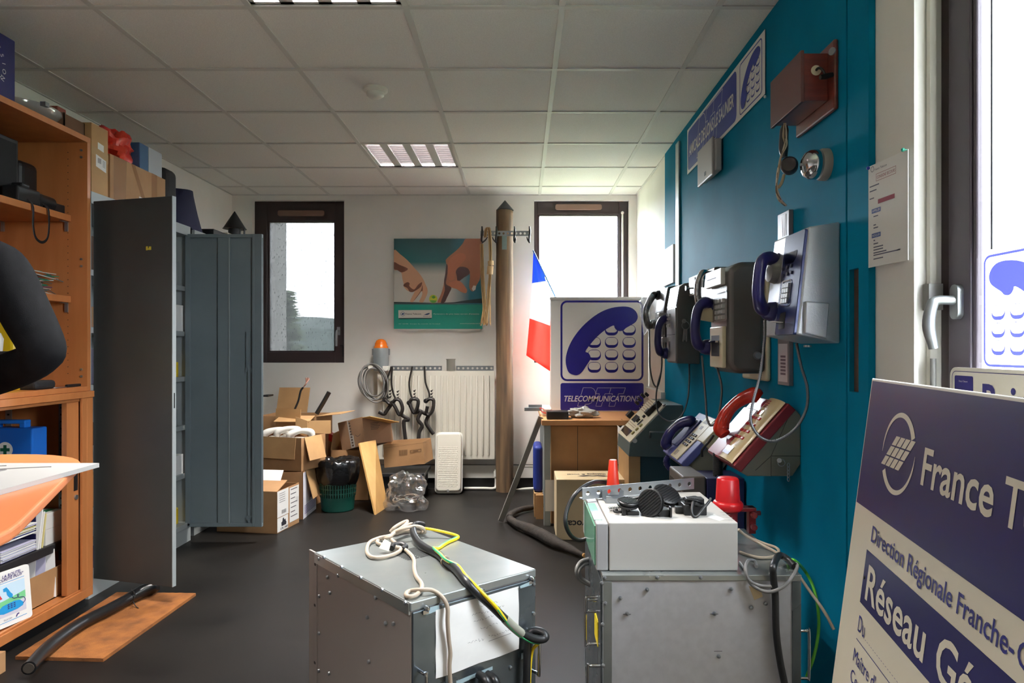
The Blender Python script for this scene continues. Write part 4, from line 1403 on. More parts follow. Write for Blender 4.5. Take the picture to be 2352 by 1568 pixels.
art.poly(f, sm(ac([(525, 810), (530, 900), (510, 905), (440, 1000), (400, 1040), (500, 900)][::-1])), 0.0054)
art.mat(3)
rh = [(1190, 106), (1400, 106), (1410, 230), (1400, 480), (1390, 700), (1370, 760), (1330, 830), (1320, 880), (1280, 910), (1240, 880), (1225, 820), (1235, 640), (1150, 700), (1080, 750), (1120, 790), (1180, 860), (1195, 900), (1170, 935), (1100, 915),
      (1030, 870), (960, 850), (930, 930), (890, 1010), (860, 1070), (800, 1075), (755, 1075), (760, 1040), (800, 960), (840, 830), (850, 760), (870, 640), (885, 500), (875, 440), (930, 380), (1040, 290), (1130, 190)]
art.poly(f, sm(ac(rh[::-1])), 0.005)
art.mat(4)
art.poly(f, sm(ac([(1030, 600), (1090, 540), (1200, 560), (1235, 640), (1150, 700), (1060, 760), (1040, 680)][::-1])), 0.0054)
art.poly(f, sm(ac([(885, 500), (910, 560), (890, 700), (880, 800), (960, 850), (930, 930), (890, 1010), (860, 1070), (800, 1075), (860, 900), (850, 760), (870, 640)][::-1])), 0.0054)
art.mat(5)
art.poly(f, sm(ac([(940, 770), (1080, 750), (1180, 860), (1195, 900), (1170, 935), (1060, 880), (960, 850), (920, 800)][::-1])), 0.0056)
art.poly(f, sm(ac([(940, 420), (1100, 330), (1180, 400), (1090, 520), (1020, 600), (1000, 720), (930, 740), (900, 600)][::-1])), 0.0054)
art.mat(6).poly(f, ac([(1265, 870), (1290, 820), (1330, 825), (1322, 880), (1285, 902)][::-1]), 0.0058)
art.mat(7).poly(f, ac([(688 + 62 * math.cos(a * PI / 12), 1022 + 62 * math.sin(a * PI / 12)) for a in range(24)][::-1]), 0.0056)
art.mat(8).poly(f, ac([(640, 1040), (740, 1045), (720, 1075), (688, 1084), (650, 1070)][::-1]), 0.006).poly(f, ac([(660, 990), (700, 970), (725, 1000), (690, 1020)][::-1]), 0.006)
art.mat(6).poly(f, ac([(165, 1190), (665, 1187), (667, 1305), (165, 1308)][::-1]), 0.005)
art.mat(0).poly(f, ac([(170, 1310), (665, 1308), (660, 1318), (175, 1324)][::-1]), 0.005)
x0_, y0_ = f.at(890 + 272 / 6.533, 530 + 1257 / 6.533)
art.text('France Telecom', f, x0_, y0_, 235 / 6.533 / FPX * PY, 0.013, 0.0056, bold=0.01)
art.mat(9)
lx, ly = f.at(890 + 230 / 6.533, 530 + 1246 / 6.533)
art.ring(f, arcpts(lx, ly, 0.019, 20, 340, 20), arcpts(lx, ly, 0.0165, 20, 340, 20), 0.0056)
art.poly(f, [(lx - 0.012, ly - 0.007), (lx + 0.006, ly - 0.008), (lx + 0.013, ly + 0.006), (lx - 0.004, ly + 0.007)], 0.0057)
art.poly(f, ac([(545, 1262), (590, 1240), (635, 1230), (630, 1250), (600, 1262)][::-1]), 0.0056)
art.text('FRANCE 98', f, *f.at(890 + 538 / 6.533, 530 + 1288 / 6.533), 105 / 6.533 / FPX * PY, 0.006, 0.0056)
art.mat(6)
art.text("Partenaire du plus beau terrain d'entente.", f, *f.at(890 + 692 / 6.533, 530 + 1255 / 6.533), 690 / 6.533 / FPX * PY, 0.0105, 0.0052, bold=0.006)
art.text('N° 50/98  Coupe du monde de football', f, *f.at(890 + 172 / 6.533, 530 + 1400 / 6.533), 620 / 6.533 / FPX * PY, 0.006, 0.0052)
art.text('www.francetelecom.fr', f, *f.at(890 + 1088 / 6.533, 530 + 1397 / 6.533), 310 / 6.533 / FPX * PY, 0.009, 0.0052)
t.part('printed_picture', art, [mat('print_black_green', (12, 34, 36), 0.4), mat('print_light_skin', (206, 158, 124), 0.4), mat('print_brown_skin', (112, 68, 50), 0.4), mat('print_tan_skin', (164, 106, 76), 0.4), mat('print_dark_skin', (62, 32, 28), 0.4),
                                mat('print_red_skin', (178, 110, 78), 0.4), mat('print_white', (228, 222, 212), 0.4), mat('print_yellow_green', (186, 190, 50), 0.4), mat('print_leaf_green', (90, 156, 66), 0.4), mat('print_steel_blue', (44, 74, 120), 0.4)])

# ---- wooden pole
pcx, pY = P(1159, 800, 5.86).x, 5.86
zc = CAMZ - (485 - CY) / FPX * pY
t = Thing('telegraph_pole', 'wooden telegraph pole with metal cone cap standing against the back wall', 'pole', (pcx, pY, 0))
M_pole = mat('weathered_pole_wood', (122, 97, 70), 0.8, rgb2=(74, 60, 47), scale=5, detail=7, stretch=(5, 5, 0.35), bump=0.6, bscale=9, lo=0.35, hi=0.68)
b = MB()
prof = [(0.071, 0), (0.073, 0.4), (0.074, 1.0), (0.074, 1.6), (0.075, zc - 0.1), (0.074, zc - 0.03), (0.05, zc), (0, zc)]
pz = []
for i in range(40):
    z = zc * i / 39
    pz.append((0.0725 + 0.002 * math.sin(z * 5), z))
b.lathe((pcx, pY, 0), (0, 0, 1), pz + [(0.055, zc + 0.012), (0, zc + 0.012)], 28)
b.jitter(0.003, 8)
t.part('trunk', b, M_pole, smooth=60)
za = CAMZ - (462 - CY) / FPX * pY
t.part('cap', MB().lathe((pcx + 0.003, pY, zc + 0.006), (0, 0, 1), [(0.073, 0.0), (0.074, 0.002), (0.003, za - zc), (0, za - zc)], 28).box((pcx + 0.064, pY - 0.01, zc - 0.05), (pcx + 0.068, pY + 0.006, zc + 0.01)), M_zinc, smooth=40)
f = F(P(1103, 536, 5.772), (1, 0, 0), (0, 0, 1))
L = P(1220, 536, 5.772).x - f.o.x
mb = MB()
holed_bar(mb, f, L, 0.042, [L * (k + 0.5) / 12 for k in range(12)], 0.0095)
cb = t.part('cross_bar', mb, M_steel)
t.part('clamp_plate', MB().box((pcx - 0.02, pY - 0.08, f.o.z - 0.13), (pcx + 0.02, pY - 0.068, f.o.z - 0.02)).cyl((pcx, pY - 0.085, f.o.z - 0.1), (pcx, pY - 0.07, f.o.z - 0.1), 0.009), mat('verdigris_plate', (130, 150, 146), 0.5, 0.5))
for i, (px, kk) in enumerate(((1107, 26), (1140, -18), (1182, 6), (1216, -12))):
    q = P(px, 520, 5.76)
    hk = MB().tube([q, q + V((0.002, -0.012, -0.05)), q + V((-0.003, -0.014, -0.11)), q + V((0.002, -0.01, -0.13))], [0.006, 0.009, 0.008, 0.006], 8, 5)
    hk.tube([q + V((0.002, -0.01, -0.135)), q + V((kk * 0.0011, -0.02, -0.115)), q + V((kk * 0.0018, -0.02, -0.09))][:: 1], [0.007, 0.006, 0.004], 8, 4)
    t.part('hook', hk, M_blackg, smooth=60)

# ---- hemp rope hanging on the cross bar
t = Thing('hemp_rope', 'frayed hemp rope looped over the cross bar left of the pole', 'rope', tuple(P(1118, 750, 5.73)))
hm = [mat('hemp_tan', (170, 136, 88), 0.9), mat('hemp_pale', (196, 168, 120), 0.9), mat('hemp_brown', (118, 88, 56), 0.9)]
hr = random.Random(9)
b = MB()
for i in range(34):
    b.mat(i % 3)
    o = V((hr.uniform(-0.014, 0.014), hr.uniform(-0.012, 0.012), 0))
    w = hr.uniform(-1, 1)
    pts = [P(1107, 560, 5.75), P(1108, 620, 5.745), P(1112, 690, 5.74), P(1113 + 9 * w, 742 + 6 * hr.random(), 5.735)] if i % 2 else \
          [P(1114, 545, 5.755), P(1117, 526, 5.74), P(1124, 530, 5.735), P(1127, 600, 5.735), P(1123, 670, 5.735), P(1118 + 8 * w, 740 + 8 * hr.random(), 5.73)]
    b.tube([q + o * (0.6 + 0.6 * hr.random()) for q in pts], 0.0028, 5, 4)
t.part('strands', b, hm, smooth=60)
b = MB().cyl(P(1127, 599, 5.735), P(1127.5, 609, 5.735), 0.024, n=14).cyl(P(1126.5, 611, 5.735), P(1125, 630, 5.735), 0.025, n=14)
t.part('wooden_ferrule', b, mat('pale_wood', (204, 170, 122), 0.6), smooth=40)

# ---- French flag in front of the right window
L_ = [(1225, 579), (1222, 650), (1216.5, 731), (1209, 816)]
R_ = [(1229, 583), (1254, 645), (1270, 750), (1284, 866)]


def lerp_curve(c, t_):
    cc = catmull([V((x, y, 0)) for x, y in c], 10)
    k = t_ * (len(cc) - 1)
    i = min(int(k), len(cc) - 2)
    return cc[i].lerp(cc[i + 1], k - i)


FM = [translucent('flag_blue', (84, 120, 218), 0.55), translucent('flag_white', (232, 232, 238), 0.55), translucent('flag_red', (240, 100, 88), 0.55)]
t = Thing('tricolour_flag', 'blue, white and red flag on a thin staff in front of the right window', 'flag', tuple(P(1250, 860, 5.7)))
for ci in range(3):
    g = []
    for i in range(9):
        tt = (ci + i / 8) / 3
        a, c = lerp_curve(L_, tt), lerp_curve(R_, tt)
        row = []
        for j in range(13):
            u = j / 12
            q = a.lerp(c, u)
            row.append(P(q.x, q.y, 5.72 + 0.035 * math.sin(u * 9 + tt * 3) * (0.2 + tt) - 0.02 * u))
        g.append(row)
    t.part(['blue_stripe', 'white_stripe', 'red_stripe'][ci], MB().sheet(g), FM[ci], smooth=180, solid=0.001)
t.part('staff', MB().cyl(P(1224.5, 575, 5.715), P(1292, 716, 5.66), 0.006, n=10), mat('blue_staff', (90, 150, 210), 0.4), smooth=60)

# =================================================================== BOXES ON THE FLOOR
def bx_pts(c0, e1, e2, h):
    c0, e1, e2 = V(c0), V(e1), V(e2)
    up = V((0, 0, h))
    return [c0, c0 + e1, c0 + e1 + e2, c0 + e2, c0 + up, c0 + e1 + up, c0 + e1 + e2 + up, c0 + e2 + up]


def carton(c0, e1, e2, h, th=0.004):
    """open-topped box from its near corner, two base edges and height"""
    c0, e1, e2 = V(c0), V(e1), V(e2)
    a, b_ = e1.normalized() * th, e2.normalized() * th
    mb = MB()

    def slab(o, u, v, hh):
        q = [o, o + u, o + u + v, o + v]
        if u.cross(v).z < 0:
            q = q[::-1]
        mb.hexa(q + [x + V((0, 0, hh)) for x in q])
    slab(c0, e1, e2, th)
    slab(c0, e1, b_, h)
    slab(c0 + e2 - b_, e1, b_, h)
    slab(c0, a, e2, h)
    slab(c0 + e1 - a, a, e2, h)
    return mb


def flap(mb, a, b_, d, th=0.004):
    a, b_, d = V(a), V(b_), V(d)
    n = (b_ - a).cross(d).normalized() * th
    q = [a, b_, b_ + d, a + d]
    mb.add(q + [x + n for x in q], [(0, 3, 2, 1), (4, 5, 6, 7), (0, 1, 5, 4), (1, 2, 6, 5), (2, 3, 7, 6), (3, 0, 4, 7)])


# labelled box at the front
cA = PZ(636, 1226, 0)
rA = PZ(687, 1199, 0)
e2 = (rA - cA)
e1 = V((-e2.y, e2.x, 0)).normalized() * 0.42
t = Thing('labelled_carton', 'cardboard box with white shipping labels on the floor behind the open grey door', 'cardboard box', tuple(cA + (e1 + e2) / 2))
mb = carton(cA, e1, e2, 0.272)
t.part('box', mb, M_card)
fa = F(cA, e2, (0, 0, 1))
n_out = fa.n
lb = MB()
w = e2.length
lb.poly(fa, [(0.0 * w + 0.004, 0.1), (0.5 * w, 0.1), (0.5 * w, 0.27), (0.004, 0.27)], 0.001)
lb.poly(fa, [(0.55 * w, 0.03), (0.98 * w, 0.03), (0.98 * w, 0.262), (0.55 * w, 0.262)], 0.001)
lb.poly(fa, [(0.004, 0.006), (0.48 * w, 0.006), (0.48 * w, 0.096), (0.004, 0.096)], 0.001)
lb.mat(1)
for k in range(7):
    x = 0.6 * w + 0.0
    lb.poly(fa, [(x, 0.245 - 0.03 * k), (x + (0.3 - 0.05 * (k % 3)) * w, 0.245 - 0.03 * k), (x + (0.3 - 0.05 * (k % 3)) * w, 0.25 - 0.03 * k), (x, 0.25 - 0.03 * k)], 0.0015)
for k in range(9):
    lb.poly(fa, [(0.85 * w + 0.004 * k, 0.15), (0.852 * w + 0.004 * k, 0.15), (0.852 * w + 0.004 * k, 0.185), (0.85 * w + 0.004 * k, 0.185)], 0.0015)
    lb.poly(fa, [(0.2 * w + 0.007 * k, 0.115), (0.2 * w + 0.003 + 0.007 * k, 0.115), (0.2 * w + 0.003 + 0.007 * k, 0.14), (0.2 * w + 0.007 * k, 0.14)], 0.0015)
for k in range(5):
    lb.poly(fa, [(0.03, 0.25 - 0.014 * k), (0.35 * w, 0.25 - 0.014 * k), (0.35 * w, 0.2525 - 0.014 * k), (0.03, 0.2525 - 0.014 * k)], 0.0015)
lb.poly(fa, [(0.06, 0.035), (0.12, 0.035), (0.125, 0.05), (0.115, 0.06), (0.11, 0.075), (0.095, 0.07), (0.09, 0.085), (0.075, 0.085), (0.07, 0.065), (0.055, 0.06)], 0.0015)
lb.text('UN 3481', fa, 0.045, 0.014, 0.1, 0.014, 0.0015, bold=0.02)
t.part('shipping_labels', lb, [M_label, M_ink])
fl = MB()
flap(fl, cA + V((0, 0, 0.272)), cA + e1 * 0.9 + V((0, 0, 0.272)), e2 * 0.45 + V((0, 0, 0.05)))
t.part('flap', fl, M_card)
lab = MB()
q = cA + e2 * 0.42 + V((-0.02, 0, 0.318))
lab.add([q + e1 * 0.05, q + e1 * 0.5, q + e1 * 0.5 + V((0, 0.06, 0.06)), q + e1 * 0.05 + V((0, 0.06, 0.06))], [(0, 1, 2, 3)])
t.part('paper_slip', lab, M_label)
# white sided box behind
cB = PZ(696, 1193, 0)
rB = PZ(726, 1168, 0)
e2 = rB - cB
e1 = V((-e2.y, e2.x, 0)).normalized() * 0.45
t = Thing('white_sided_carton', 'box with brown front and white printed side under the open stack of cartons', 'cardboard box', tuple(cB + (e1 + e2) / 2))
t.part('box', carton(cB, e1, e2, 0.33), M_card)
fb = F(cB, e2, (0, 0, 1))
w = e2.length
sd = MB().poly(fb, [(0.001, 0.001), (w - 0.001, 0.001), (w - 0.001, 0.325), (0.001, 0.325)], 0.001)
sd.mat(1)
for k in range(6):
    sd.poly(fb, [(0.1 * w, 0.03 + 0.011 * k), (0.95 * w, 0.03 + 0.011 * k), (0.95 * w, 0.034 + 0.011 * k), (0.1 * w, 0.034 + 0.011 * k)], 0.0015)
sd.poly(fb, [(0.5 * w, 0.12), (0.62 * w, 0.12), (0.62 * w, 0.17), (0.5 * w, 0.17)], 0.0015)
t.part('printed_side', sd, [mat('white_lilac_card', (220, 218, 226), 0.5), mat('print_violet_blue', (66, 62, 140), 0.5)])
fl = MB()
top = V((0, 0, 0.33))
flap(fl, cB + e2 * 0.2 + top + fb.n * 0.003, cB + e2 * 0.98 + top + fb.n * 0.003, fb.n * 0.05 + V((0, 0, -0.2)))
t.part('side_flap', fl, M_card2)
# open carton with handsets
cC = cB + V((-0.018, 0.016, 0.3305))
eC2 = V((0.094, 0.274, 0))
eC1 = V((-eC2.y, eC2.x, 0)).normalized() * 0.45
t = Thing('open_carton', 'open brown carton with white handsets, on the white sided box', 'cardboard box', tuple(cC + (eC1 + eC2) / 2))
t.part('box', carton(cC, eC1, eC2, 0.235), M_card)
nC1 = V((eC1.y, -eC1.x, 0)).normalized()
nf = -eC2.normalized()
nr = F(cC, eC2, (0, 0, 1)).n
fl = MB()
top = V((0, 0, 0.236))
flap(fl, cC + top + nf * 0.002 + eC1 * 0.09, cC + eC1 + top + nf * 0.002, nf * 0.018 + V((0, 0, -0.15)))
t.part('front_flap', fl, M_card2)
fl = MB()
flap(fl, cC + eC2 * 0.12 + top + nr * 0.003, cC + eC2 * 0.8 + top + nr * 0.003, nr * 0.05 + V((0, 0, -0.16)) - eC2 * 0.03)
t.part('side_flap', fl, M_card2)
fl = MB()
flap(fl, cC + eC1 * 0.5 + eC2 + top, cC + eC1 + eC2 + top, V((0, 0.02, 0.17)))
t.part('back_flap', fl, M_card2)
for i in range(3):
    o = cC + eC1 * (0.2 + 0.24 * i) + eC2 * 0.4 + V((0, 0, 0.225 + 0.012 * (i % 2)))
    d = V((0.15, 0.05, 0.015))
    mb = MB().tube([o - d * 0.5, o - d * 0.42 + V((0, 0, 0.03)), o + V((0, 0, 0.045)), o + d * 0.42 + V((0, 0, 0.028)), o + d * 0.5], [0.024, 0.026, 0.019, 0.026, 0.024], 12, 5)
    mb.box(o + V((-0.04, -0.03, -0.21)), o + V((0.04, 0.03, 0.0)))
    single('white_handset', mb, M_white, ['right', 'middle', 'left'][i] + ' one of the white telephone handsets lying in the open brown carton', 'handset', 'white handsets in the carton', smooth=60)
# taller carton behind on top
cD = V((-1.57, 5.36, 0))
eD1, eD2 = V((-0.46, 0.02, 0)), V((0.04, 0.3, 0))
t = Thing('open_carton', 'tall open carton at the back of the stack, flaps spread and cables sticking out', 'cardboard box', tuple(cD + (eD1 + eD2) / 2))
t.part('box', carton(cD, eD1, eD2, 0.675), M_card)
top = V((0, 0, 0.676))
fl = MB()
flap(fl, cD + eD1 * 0.45 + eD2 + top, cD + eD1 + eD2 + top, V((0.02, 0.02, 0.2)))
t.part('back_flap', fl, M_card2)
fl = MB()
flap(fl, cD + top, cD + eD2 + top, V((0.19, -0.02, 0.02)))
t.part('side_flap', fl, M_card2)
fl = MB()
flap(fl, cD + eD1 * 0.02 + top, cD + eD1 * 0.6 + top, V((0, -0.16, -0.03)))
t.part('front_flap', fl, M_card2)
fl = MB()
q = P(706, 966, 5.2)
q2 = P(760, 965, 5.3)
flap(fl, q, q2, V((0.0, 0, -0.1)))
flap(fl, q + V((0, 0, 0)), q + (q2 - q) * 0.02 + V((-0.09, 0.0, 0.03)), V((0, 0, -0.12)))
t.part('bent_panel', fl, M_card2)


def c5(x, y, Y):
    return P(560 + x / 3.825, 840 + y / 3.825, Y)


t = Thing('cable_end', 'short black cable with frayed copper end sticking out of the tall carton', 'cable', tuple(c5(430, 430, 5.4)))
t.part('cable', MB().tube([c5(415, 470, 5.4), c5(440, 400, 5.4), c5(478, 310, 5.4), c5(500, 220, 5.4), c5(522, 188, 5.4)], 0.008, 8, 5), M_cable, smooth=60)
b = MB()
for k in range(9):
    b.tube([c5(520, 190, 5.4), c5(545 + hr.uniform(-5, 5), 160, 5.4 + hr.uniform(-.02, .02)), c5(556 + hr.uniform(-14, 26), 108 + hr.uniform(-8, 10), 5.4 + hr.uniform(-.03, .03))], 0.0028, 5, 3)
t.part('bare_wires', b, mat('copper_wire', (170, 122, 104), 0.5), smooth=60)
single('black_bar', MB().tube([c5(640, 420, 5.45), c5(700, 320, 5.45), c5(750, 230, 5.45)], 0.017, 4, 1), M_black, 'black square bar sticking out of the tall carton', 'bar')
single('black_strip', MB().box(P(600, 911, 5.5), P(628, 905, 5.62)), M_black, 'flat black strip on the back of the tall carton stack', 'strip')

# ---- tilted box, its support and the low carton
t = Thing('support_carton', 'plain brown carton under the tilted printed box, behind the bin', 'cardboard box', (-1.35, 5.62, 0))
t.part('box', carton((-1.5, 5.5, 0), V((0.3, 0, 0)), V((0.0, 0.24, 0)), 0.395), M_card)
fl = MB()
flap(fl, V((-1.5, 5.5, 0.396)), V((-1.5, 5.74, 0.396)), V((0.02, 0, 0.13)))
flap(fl, V((-1.5, 5.72, 0.396)), V((-1.24, 5.72, 0.396)), V((0, 0.03, 0.1)))
t.part('flap', fl, M_card2)
a0, a1, a2 = c5(868, 745, 5.52), c5(1062, 692, 5.4), c5(1312, 662, 5.58)
u0, u1, u2 = c5(828, 505, 5.56), c5(1040, 452, 5.42), c5(1290, 500, 5.6)
a3 = a0 + a2 - a1
u3 = u0 + u2 - u1
t = Thing('tilted_carton', 'printed brown box tilted on the support carton with one flap open', 'cardboard box', tuple(a1))
mb = MB().add([a0, a1, a2, a3, u0, u1, u2, u3], [(0, 3, 2, 1), (0, 1, 5, 4), (1, 2, 6, 5), (2, 3, 7, 6), (3, 0, 4, 7)])
t.part('box', mb, mat('worn_cardboard', (150, 116, 88), 0.75, rgb2=(166, 128, 96), scale=5), solid=0.005)
fl = MB()
flap(fl, u1, u2, c5(1365, 490, 5.45) - u2)
t.part('open_flap', fl, mat('yellow_cardboard', (206, 164, 96), 0.7))
fl = MB()
flap(fl, u0, u1, V((0, 0.1, -0.02)))
t.part('flap', fl, M_card2)
ft = F(a0, a1 - a0, u0 - a0)
wt, ht = (a1 - a0).length, (u0 - a0).length
tp = MB().poly(ft, [(wt * 0.42, 0), (wt * 0.6, 0), (wt * 0.6, ht), (wt * 0.42, ht)], 0.004)
t.part('tape', tp, mat('white_grey_tape', (182, 178, 172), 0.4))
tp = MB()
for k in range(9):
    tp.poly(ft, [(wt * 0.47, ht * (0.05 + 0.1 * k)), (wt * 0.55, ht * (0.05 + 0.1 * k)), (wt * 0.55, ht * (0.11 + 0.1 * k)), (wt * 0.47, ht * (0.11 + 0.1 * k))], 0.0045)
tp.ring(ft, arcpts(wt * 0.8, ht * 0.5, 0.035, 0, 330, 14), arcpts(wt * 0.8, ht * 0.5, 0.031, 0, 330, 14), 0.004)
t.part('print', tp, mat('print_grey_brown', (84, 70, 60), 0.6))
tp = MB()
fr_ = F(a1, a2 - a1, u1 - a1)
w2 = (a2 - a1).length
for k in range(5):
    tp.poly(fr_, [(w2 * 0.25, 0.11 + 0.012 * k), (w2 * (0.5 + 0.04 * (k % 3)), 0.11 + 0.012 * k), (w2 * (0.5 + 0.04 * (k % 3)), 0.114 + 0.012 * k), (w2 * 0.25, 0.114 + 0.012 * k)], 0.004)
t.part('print', tp, mat('print_grey_brown', (84, 70, 60), 0.6))
red = MB().hexa([c5(722, 640, 5.62), c5(770, 670, 5.56), c5(815, 640, 5.62), c5(770, 610, 5.7), c5(725, 590, 5.62), c5(772, 605, 5.56), c5(815, 598, 5.62), c5(770, 580, 5.7)])
single('red_tray', red, M_red, 'piece of red plastic behind the tilted box', 'tray')
single('storage_crate', MB().box((-1.16, 5.5, 0), (-0.78, 5.84, 0.2)).box((-1.18, 5.48, 0.185), (-0.76, 5.86, 0.215)), mat('dark_crate', (26, 27, 30), 0.5), 'dark plastic crate under the low brown carton by the radiator', 'crate', bevel=0.004)
p0, p1, p2 = c5(1237, 893, 5.5), c5(1588, 858, 5.5), c5(1662, 815, 5.64)
q0, q1, q2 = c5(1226, 690, 5.5), c5(1572, 668, 5.5), c5(1640, 632, 5.64)
t = Thing('low_carton', 'low brown carton with printed barcode resting against the radiator', 'cardboard box', tuple(p0))
mb = MB().add([p0, p1, p2, p0 + p2 - p1, q0, q1, q2, q0 + q2 - q1], [(0, 3, 2, 1), (0, 1, 5, 4), (1, 2, 6, 5), (2, 3, 7, 6), (3, 0, 4, 7)])
t.part('box', mb, M_card, solid=0.005)
fp = F(p0, p1 - p0, (0, 0, 1))
pr_ = MB()
for k in range(8):
    pr_.poly(fp, [(0.115 + 0.0085 * k, 0.085), (0.12 + 0.0085 * k, 0.085), (0.12 + 0.0085 * k, 0.125), (0.115 + 0.0085 * k, 0.125)], 0.004)
pr_.ring(fp, [(0.2, 0.095), (0.29, 0.1), (0.29, 0.12), (0.2, 0.115)], [(0.205, 0.099), (0.285, 0.1035), (0.285, 0.1165), (0.205, 0.1115)], 0.004)
pr_.poly(fp, [(0.225, 0.104), (0.265, 0.106), (0.265, 0.113), (0.225, 0.111)], 0.004)
pr_.poly(fp, [(0.0, 0.152), (0.33, 0.165), (0.33, 0.167), (0.0, 0.154)], 0.004)
t.part('print', pr_, mat('print_brown', (104, 76, 48), 0.6))

# ---- waste bin
bc = PZ(775, 1170, 0)
bc = V((bc.x, 5.2, 0))
M_bin = mat('dark_green_plastic', (22, 84, 72), 0.4)
t = Thing('waste_bin', 'dark green slotted waste bin lined with a black bag', 'waste bin', tuple(bc))
b = MB().lathe(bc, (0, 0, 1), [(0.112, 0), (0.118, 0.006), (0.126, 0.105), (0.128, 0.106)], 36)
zlev = [0.106, 0.132, 0.138, 0.166, 0.172, 0.2, 0.206, 0.236]
for i in range(7):
    z0_, z1_ = zlev[i], zlev[i + 1]
    r0, r1 = 0.127 + z0_ * 0.05, 0.127 + z1_ * 0.05
    if i % 2:
        b.lathe(bc, (0, 0, 1), [(r0, z0_), (r1, z1_)], 36)
    else:
        for k in range(44):
            a = 2 * PI * k / 44
            c_, s_ = math.cos(a), math.sin(a)
            tx, ty = -s_ * 0.005, c_ * 0.005
            b.add([bc + V((r0 * c_ - tx, r0 * s_ - ty, z0_)), bc + V((r0 * c_ + tx, r0 * s_ + ty, z0_)), bc + V((r1 * c_ + tx, r1 * s_ + ty, z1_)), bc + V((r1 * c_ - tx, r1 * s_ - ty, z1_))], [(0, 1, 2, 3)])
b.lathe(bc, (0, 0, 1), [(0.139, 0.236), (0.146, 0.34), (0.15, 0.355), (0.142, 0.355)], 36)
t.part('basket', b, M_bin, smooth=40)
b = MB()
g = []
for i, (r, z) in enumerate([(0.139, 0.2), (0.15, 0.225), (0.155, 0.27), (0.156, 0.32), (0.158, 0.355), (0.15, 0.372), (0.125, 0.376), (0.095, 0.372), (0.05, 0.362), (0.004, 0.36)]):
    row = []
    for k in range(49):
        a = 2 * PI * (k % 48) / 48
        w = noise.noise(V((math.cos(a) * 5, math.sin(a) * 5, z * 16)))
        rr = r * (1 + 0.055 * w) + (0.006 * noise.noise(V((a * 9 % 50, z * 30, 1))) if i < 5 else 0)
        zz = z + (0.02 * w + 0.016 * noise.noise(V((math.cos(a) * 14, math.sin(a) * 14, i))) if i > 3 else (0.022 * w if i == 0 else 0))
        row.append(bc + V((max(rr, 0.002) * math.cos(a), max(rr, 0.002) * math.sin(a), zz)))
    g.append(row)
t.part('bin_bag', b.sheet(g), mat('black_bin_bag', (16, 16, 17), 0.22, bump=0.8, scale=26), smooth=60)
# ---- leaning board
c = [PZ(863, 1182, 0), PZ(891, 1163, 0), P(863, 1010, 5.38), P(826, 1017, 5.25)]
n = (c[1] - c[0]).cross(c[3] - c[0]).normalized() * 0.012
single('wood_board', MB().add(c + [q - n for q in c], [(0, 1, 2, 3), (4, 7, 6, 5), (0, 4, 5, 1), (1, 5, 6, 2), (2, 6, 7, 3), (3, 7, 4, 0)]), mat('pale_board', (196, 152, 92), 0.5, rgb2=(184, 140, 82), scale=3, stretch=(6, 6, 0.6)), 'narrow pale wooden board leaning beside the bin', 'board')
# ---- clear plastic bag of wires
def film_mat():
    m = bpy.data.materials.new('clear_plastic_film')
    m.use_nodes = True
    nt = m.node_tree
    nt.nodes.remove(nt.nodes['Principled BSDF'])
    t_ = nt.nodes.new('ShaderNodeBsdfTransparent')
    g_ = nt.nodes.new('ShaderNodeBsdfGlossy')
    g_.inputs['Roughness'].default_value = 0.12
    d_ = nt.nodes.new('ShaderNodeBsdfTranslucent')
    d_.inputs['Color'].default_value = (0.8, 0.78, 0.76, 1)
    m1 = nt.nodes.new('ShaderNodeMixShader')
    m1.inputs['Fac'].default_value = 0.3
    m2 = nt.nodes.new('ShaderNodeMixShader')
    m2.inputs['Fac'].default_value = 0.72
    nt.links.new(g_.outputs[0], m1.inputs[1])
    nt.links.new(d_.outputs[0], m1.inputs[2])
    nt.links.new(m1.outputs[0], m2.inputs[1])
    nt.links.new(t_.outputs[0], m2.inputs[2])
    nt.links.new(m2.outputs[0], nt.nodes['Material Output'].inputs['Surface'])
    return m


M_film = film_mat()


def crumple(c, sx, sy, sz, seed, amp=0.35, n=26, zmin=None):
    mb = MB()
    g_ = []
    for i in range(n + 1):
        th = PI * i / n
        row = []
        for j in range(2 * n + 1):
            ph = 2 * PI * (j % (2 * n)) / (2 * n)
            d = V((math.sin(th) * math.cos(ph), math.sin(th) * math.sin(ph), -math.cos(th)))
            k = 1 + amp * noise.noise(d * 2.2 + V((seed, 0, 0))) + amp * 0.45 * abs(noise.noise(d * 6 + V((0, seed, 0)))) - amp * 0.2 * abs(noise.noise(d * 13 + V((0, 0, seed))))
            q = V((d.x * sx * k, d.y * sy * k, d.z * sz * k)) + V(c)
            if zmin is not None:
                q.z = max(q.z, zmin + 0.001)
            row.append(q)
        g_.append(row)
    return mb.sheet(g_)


b = crumple((-2.19, 3.73, 2.262), 0.085, 0.13, 0.085, 5.7, 0.6, 18, 2.1905)
single('red_bag', b, mat('red_bag_plastic', (190, 34, 34), 0.35, rgb2=(226, 74, 50), scale=8), 'crumpled red plastic bag on top of the long carton', 'bag', smooth=35)
bc = V((P(931, 1130, 5.16).x, 5.2, 0.1))
t = Thing('plastic_bag', 'crumpled clear plastic bag with wires on the floor below the low carton', 'bag', (bc.x, bc.y, 0))
t.part('film', crumple(bc, 0.145, 0.12, 0.14, 2.3, 0.5, 26, 0.0), M_film, smooth=25)
b = MB()
for i in range(14):
    a = hr.uniform(0, 6)
    b.mat(i % 3)
    b.tube([bc + V((0.1 * math.cos(a + k * 0.9) * hr.uniform(.6, 1.1), 0.07 * math.sin(a + k * 0.9), -0.05 + 0.05 * hr.random())) for k in range(6)], 0.004, 6, 4)
t.part('wires', b, [M_wire, M_greyc, mat('brown_cable', (96, 72, 60), 0.5)], smooth=60)
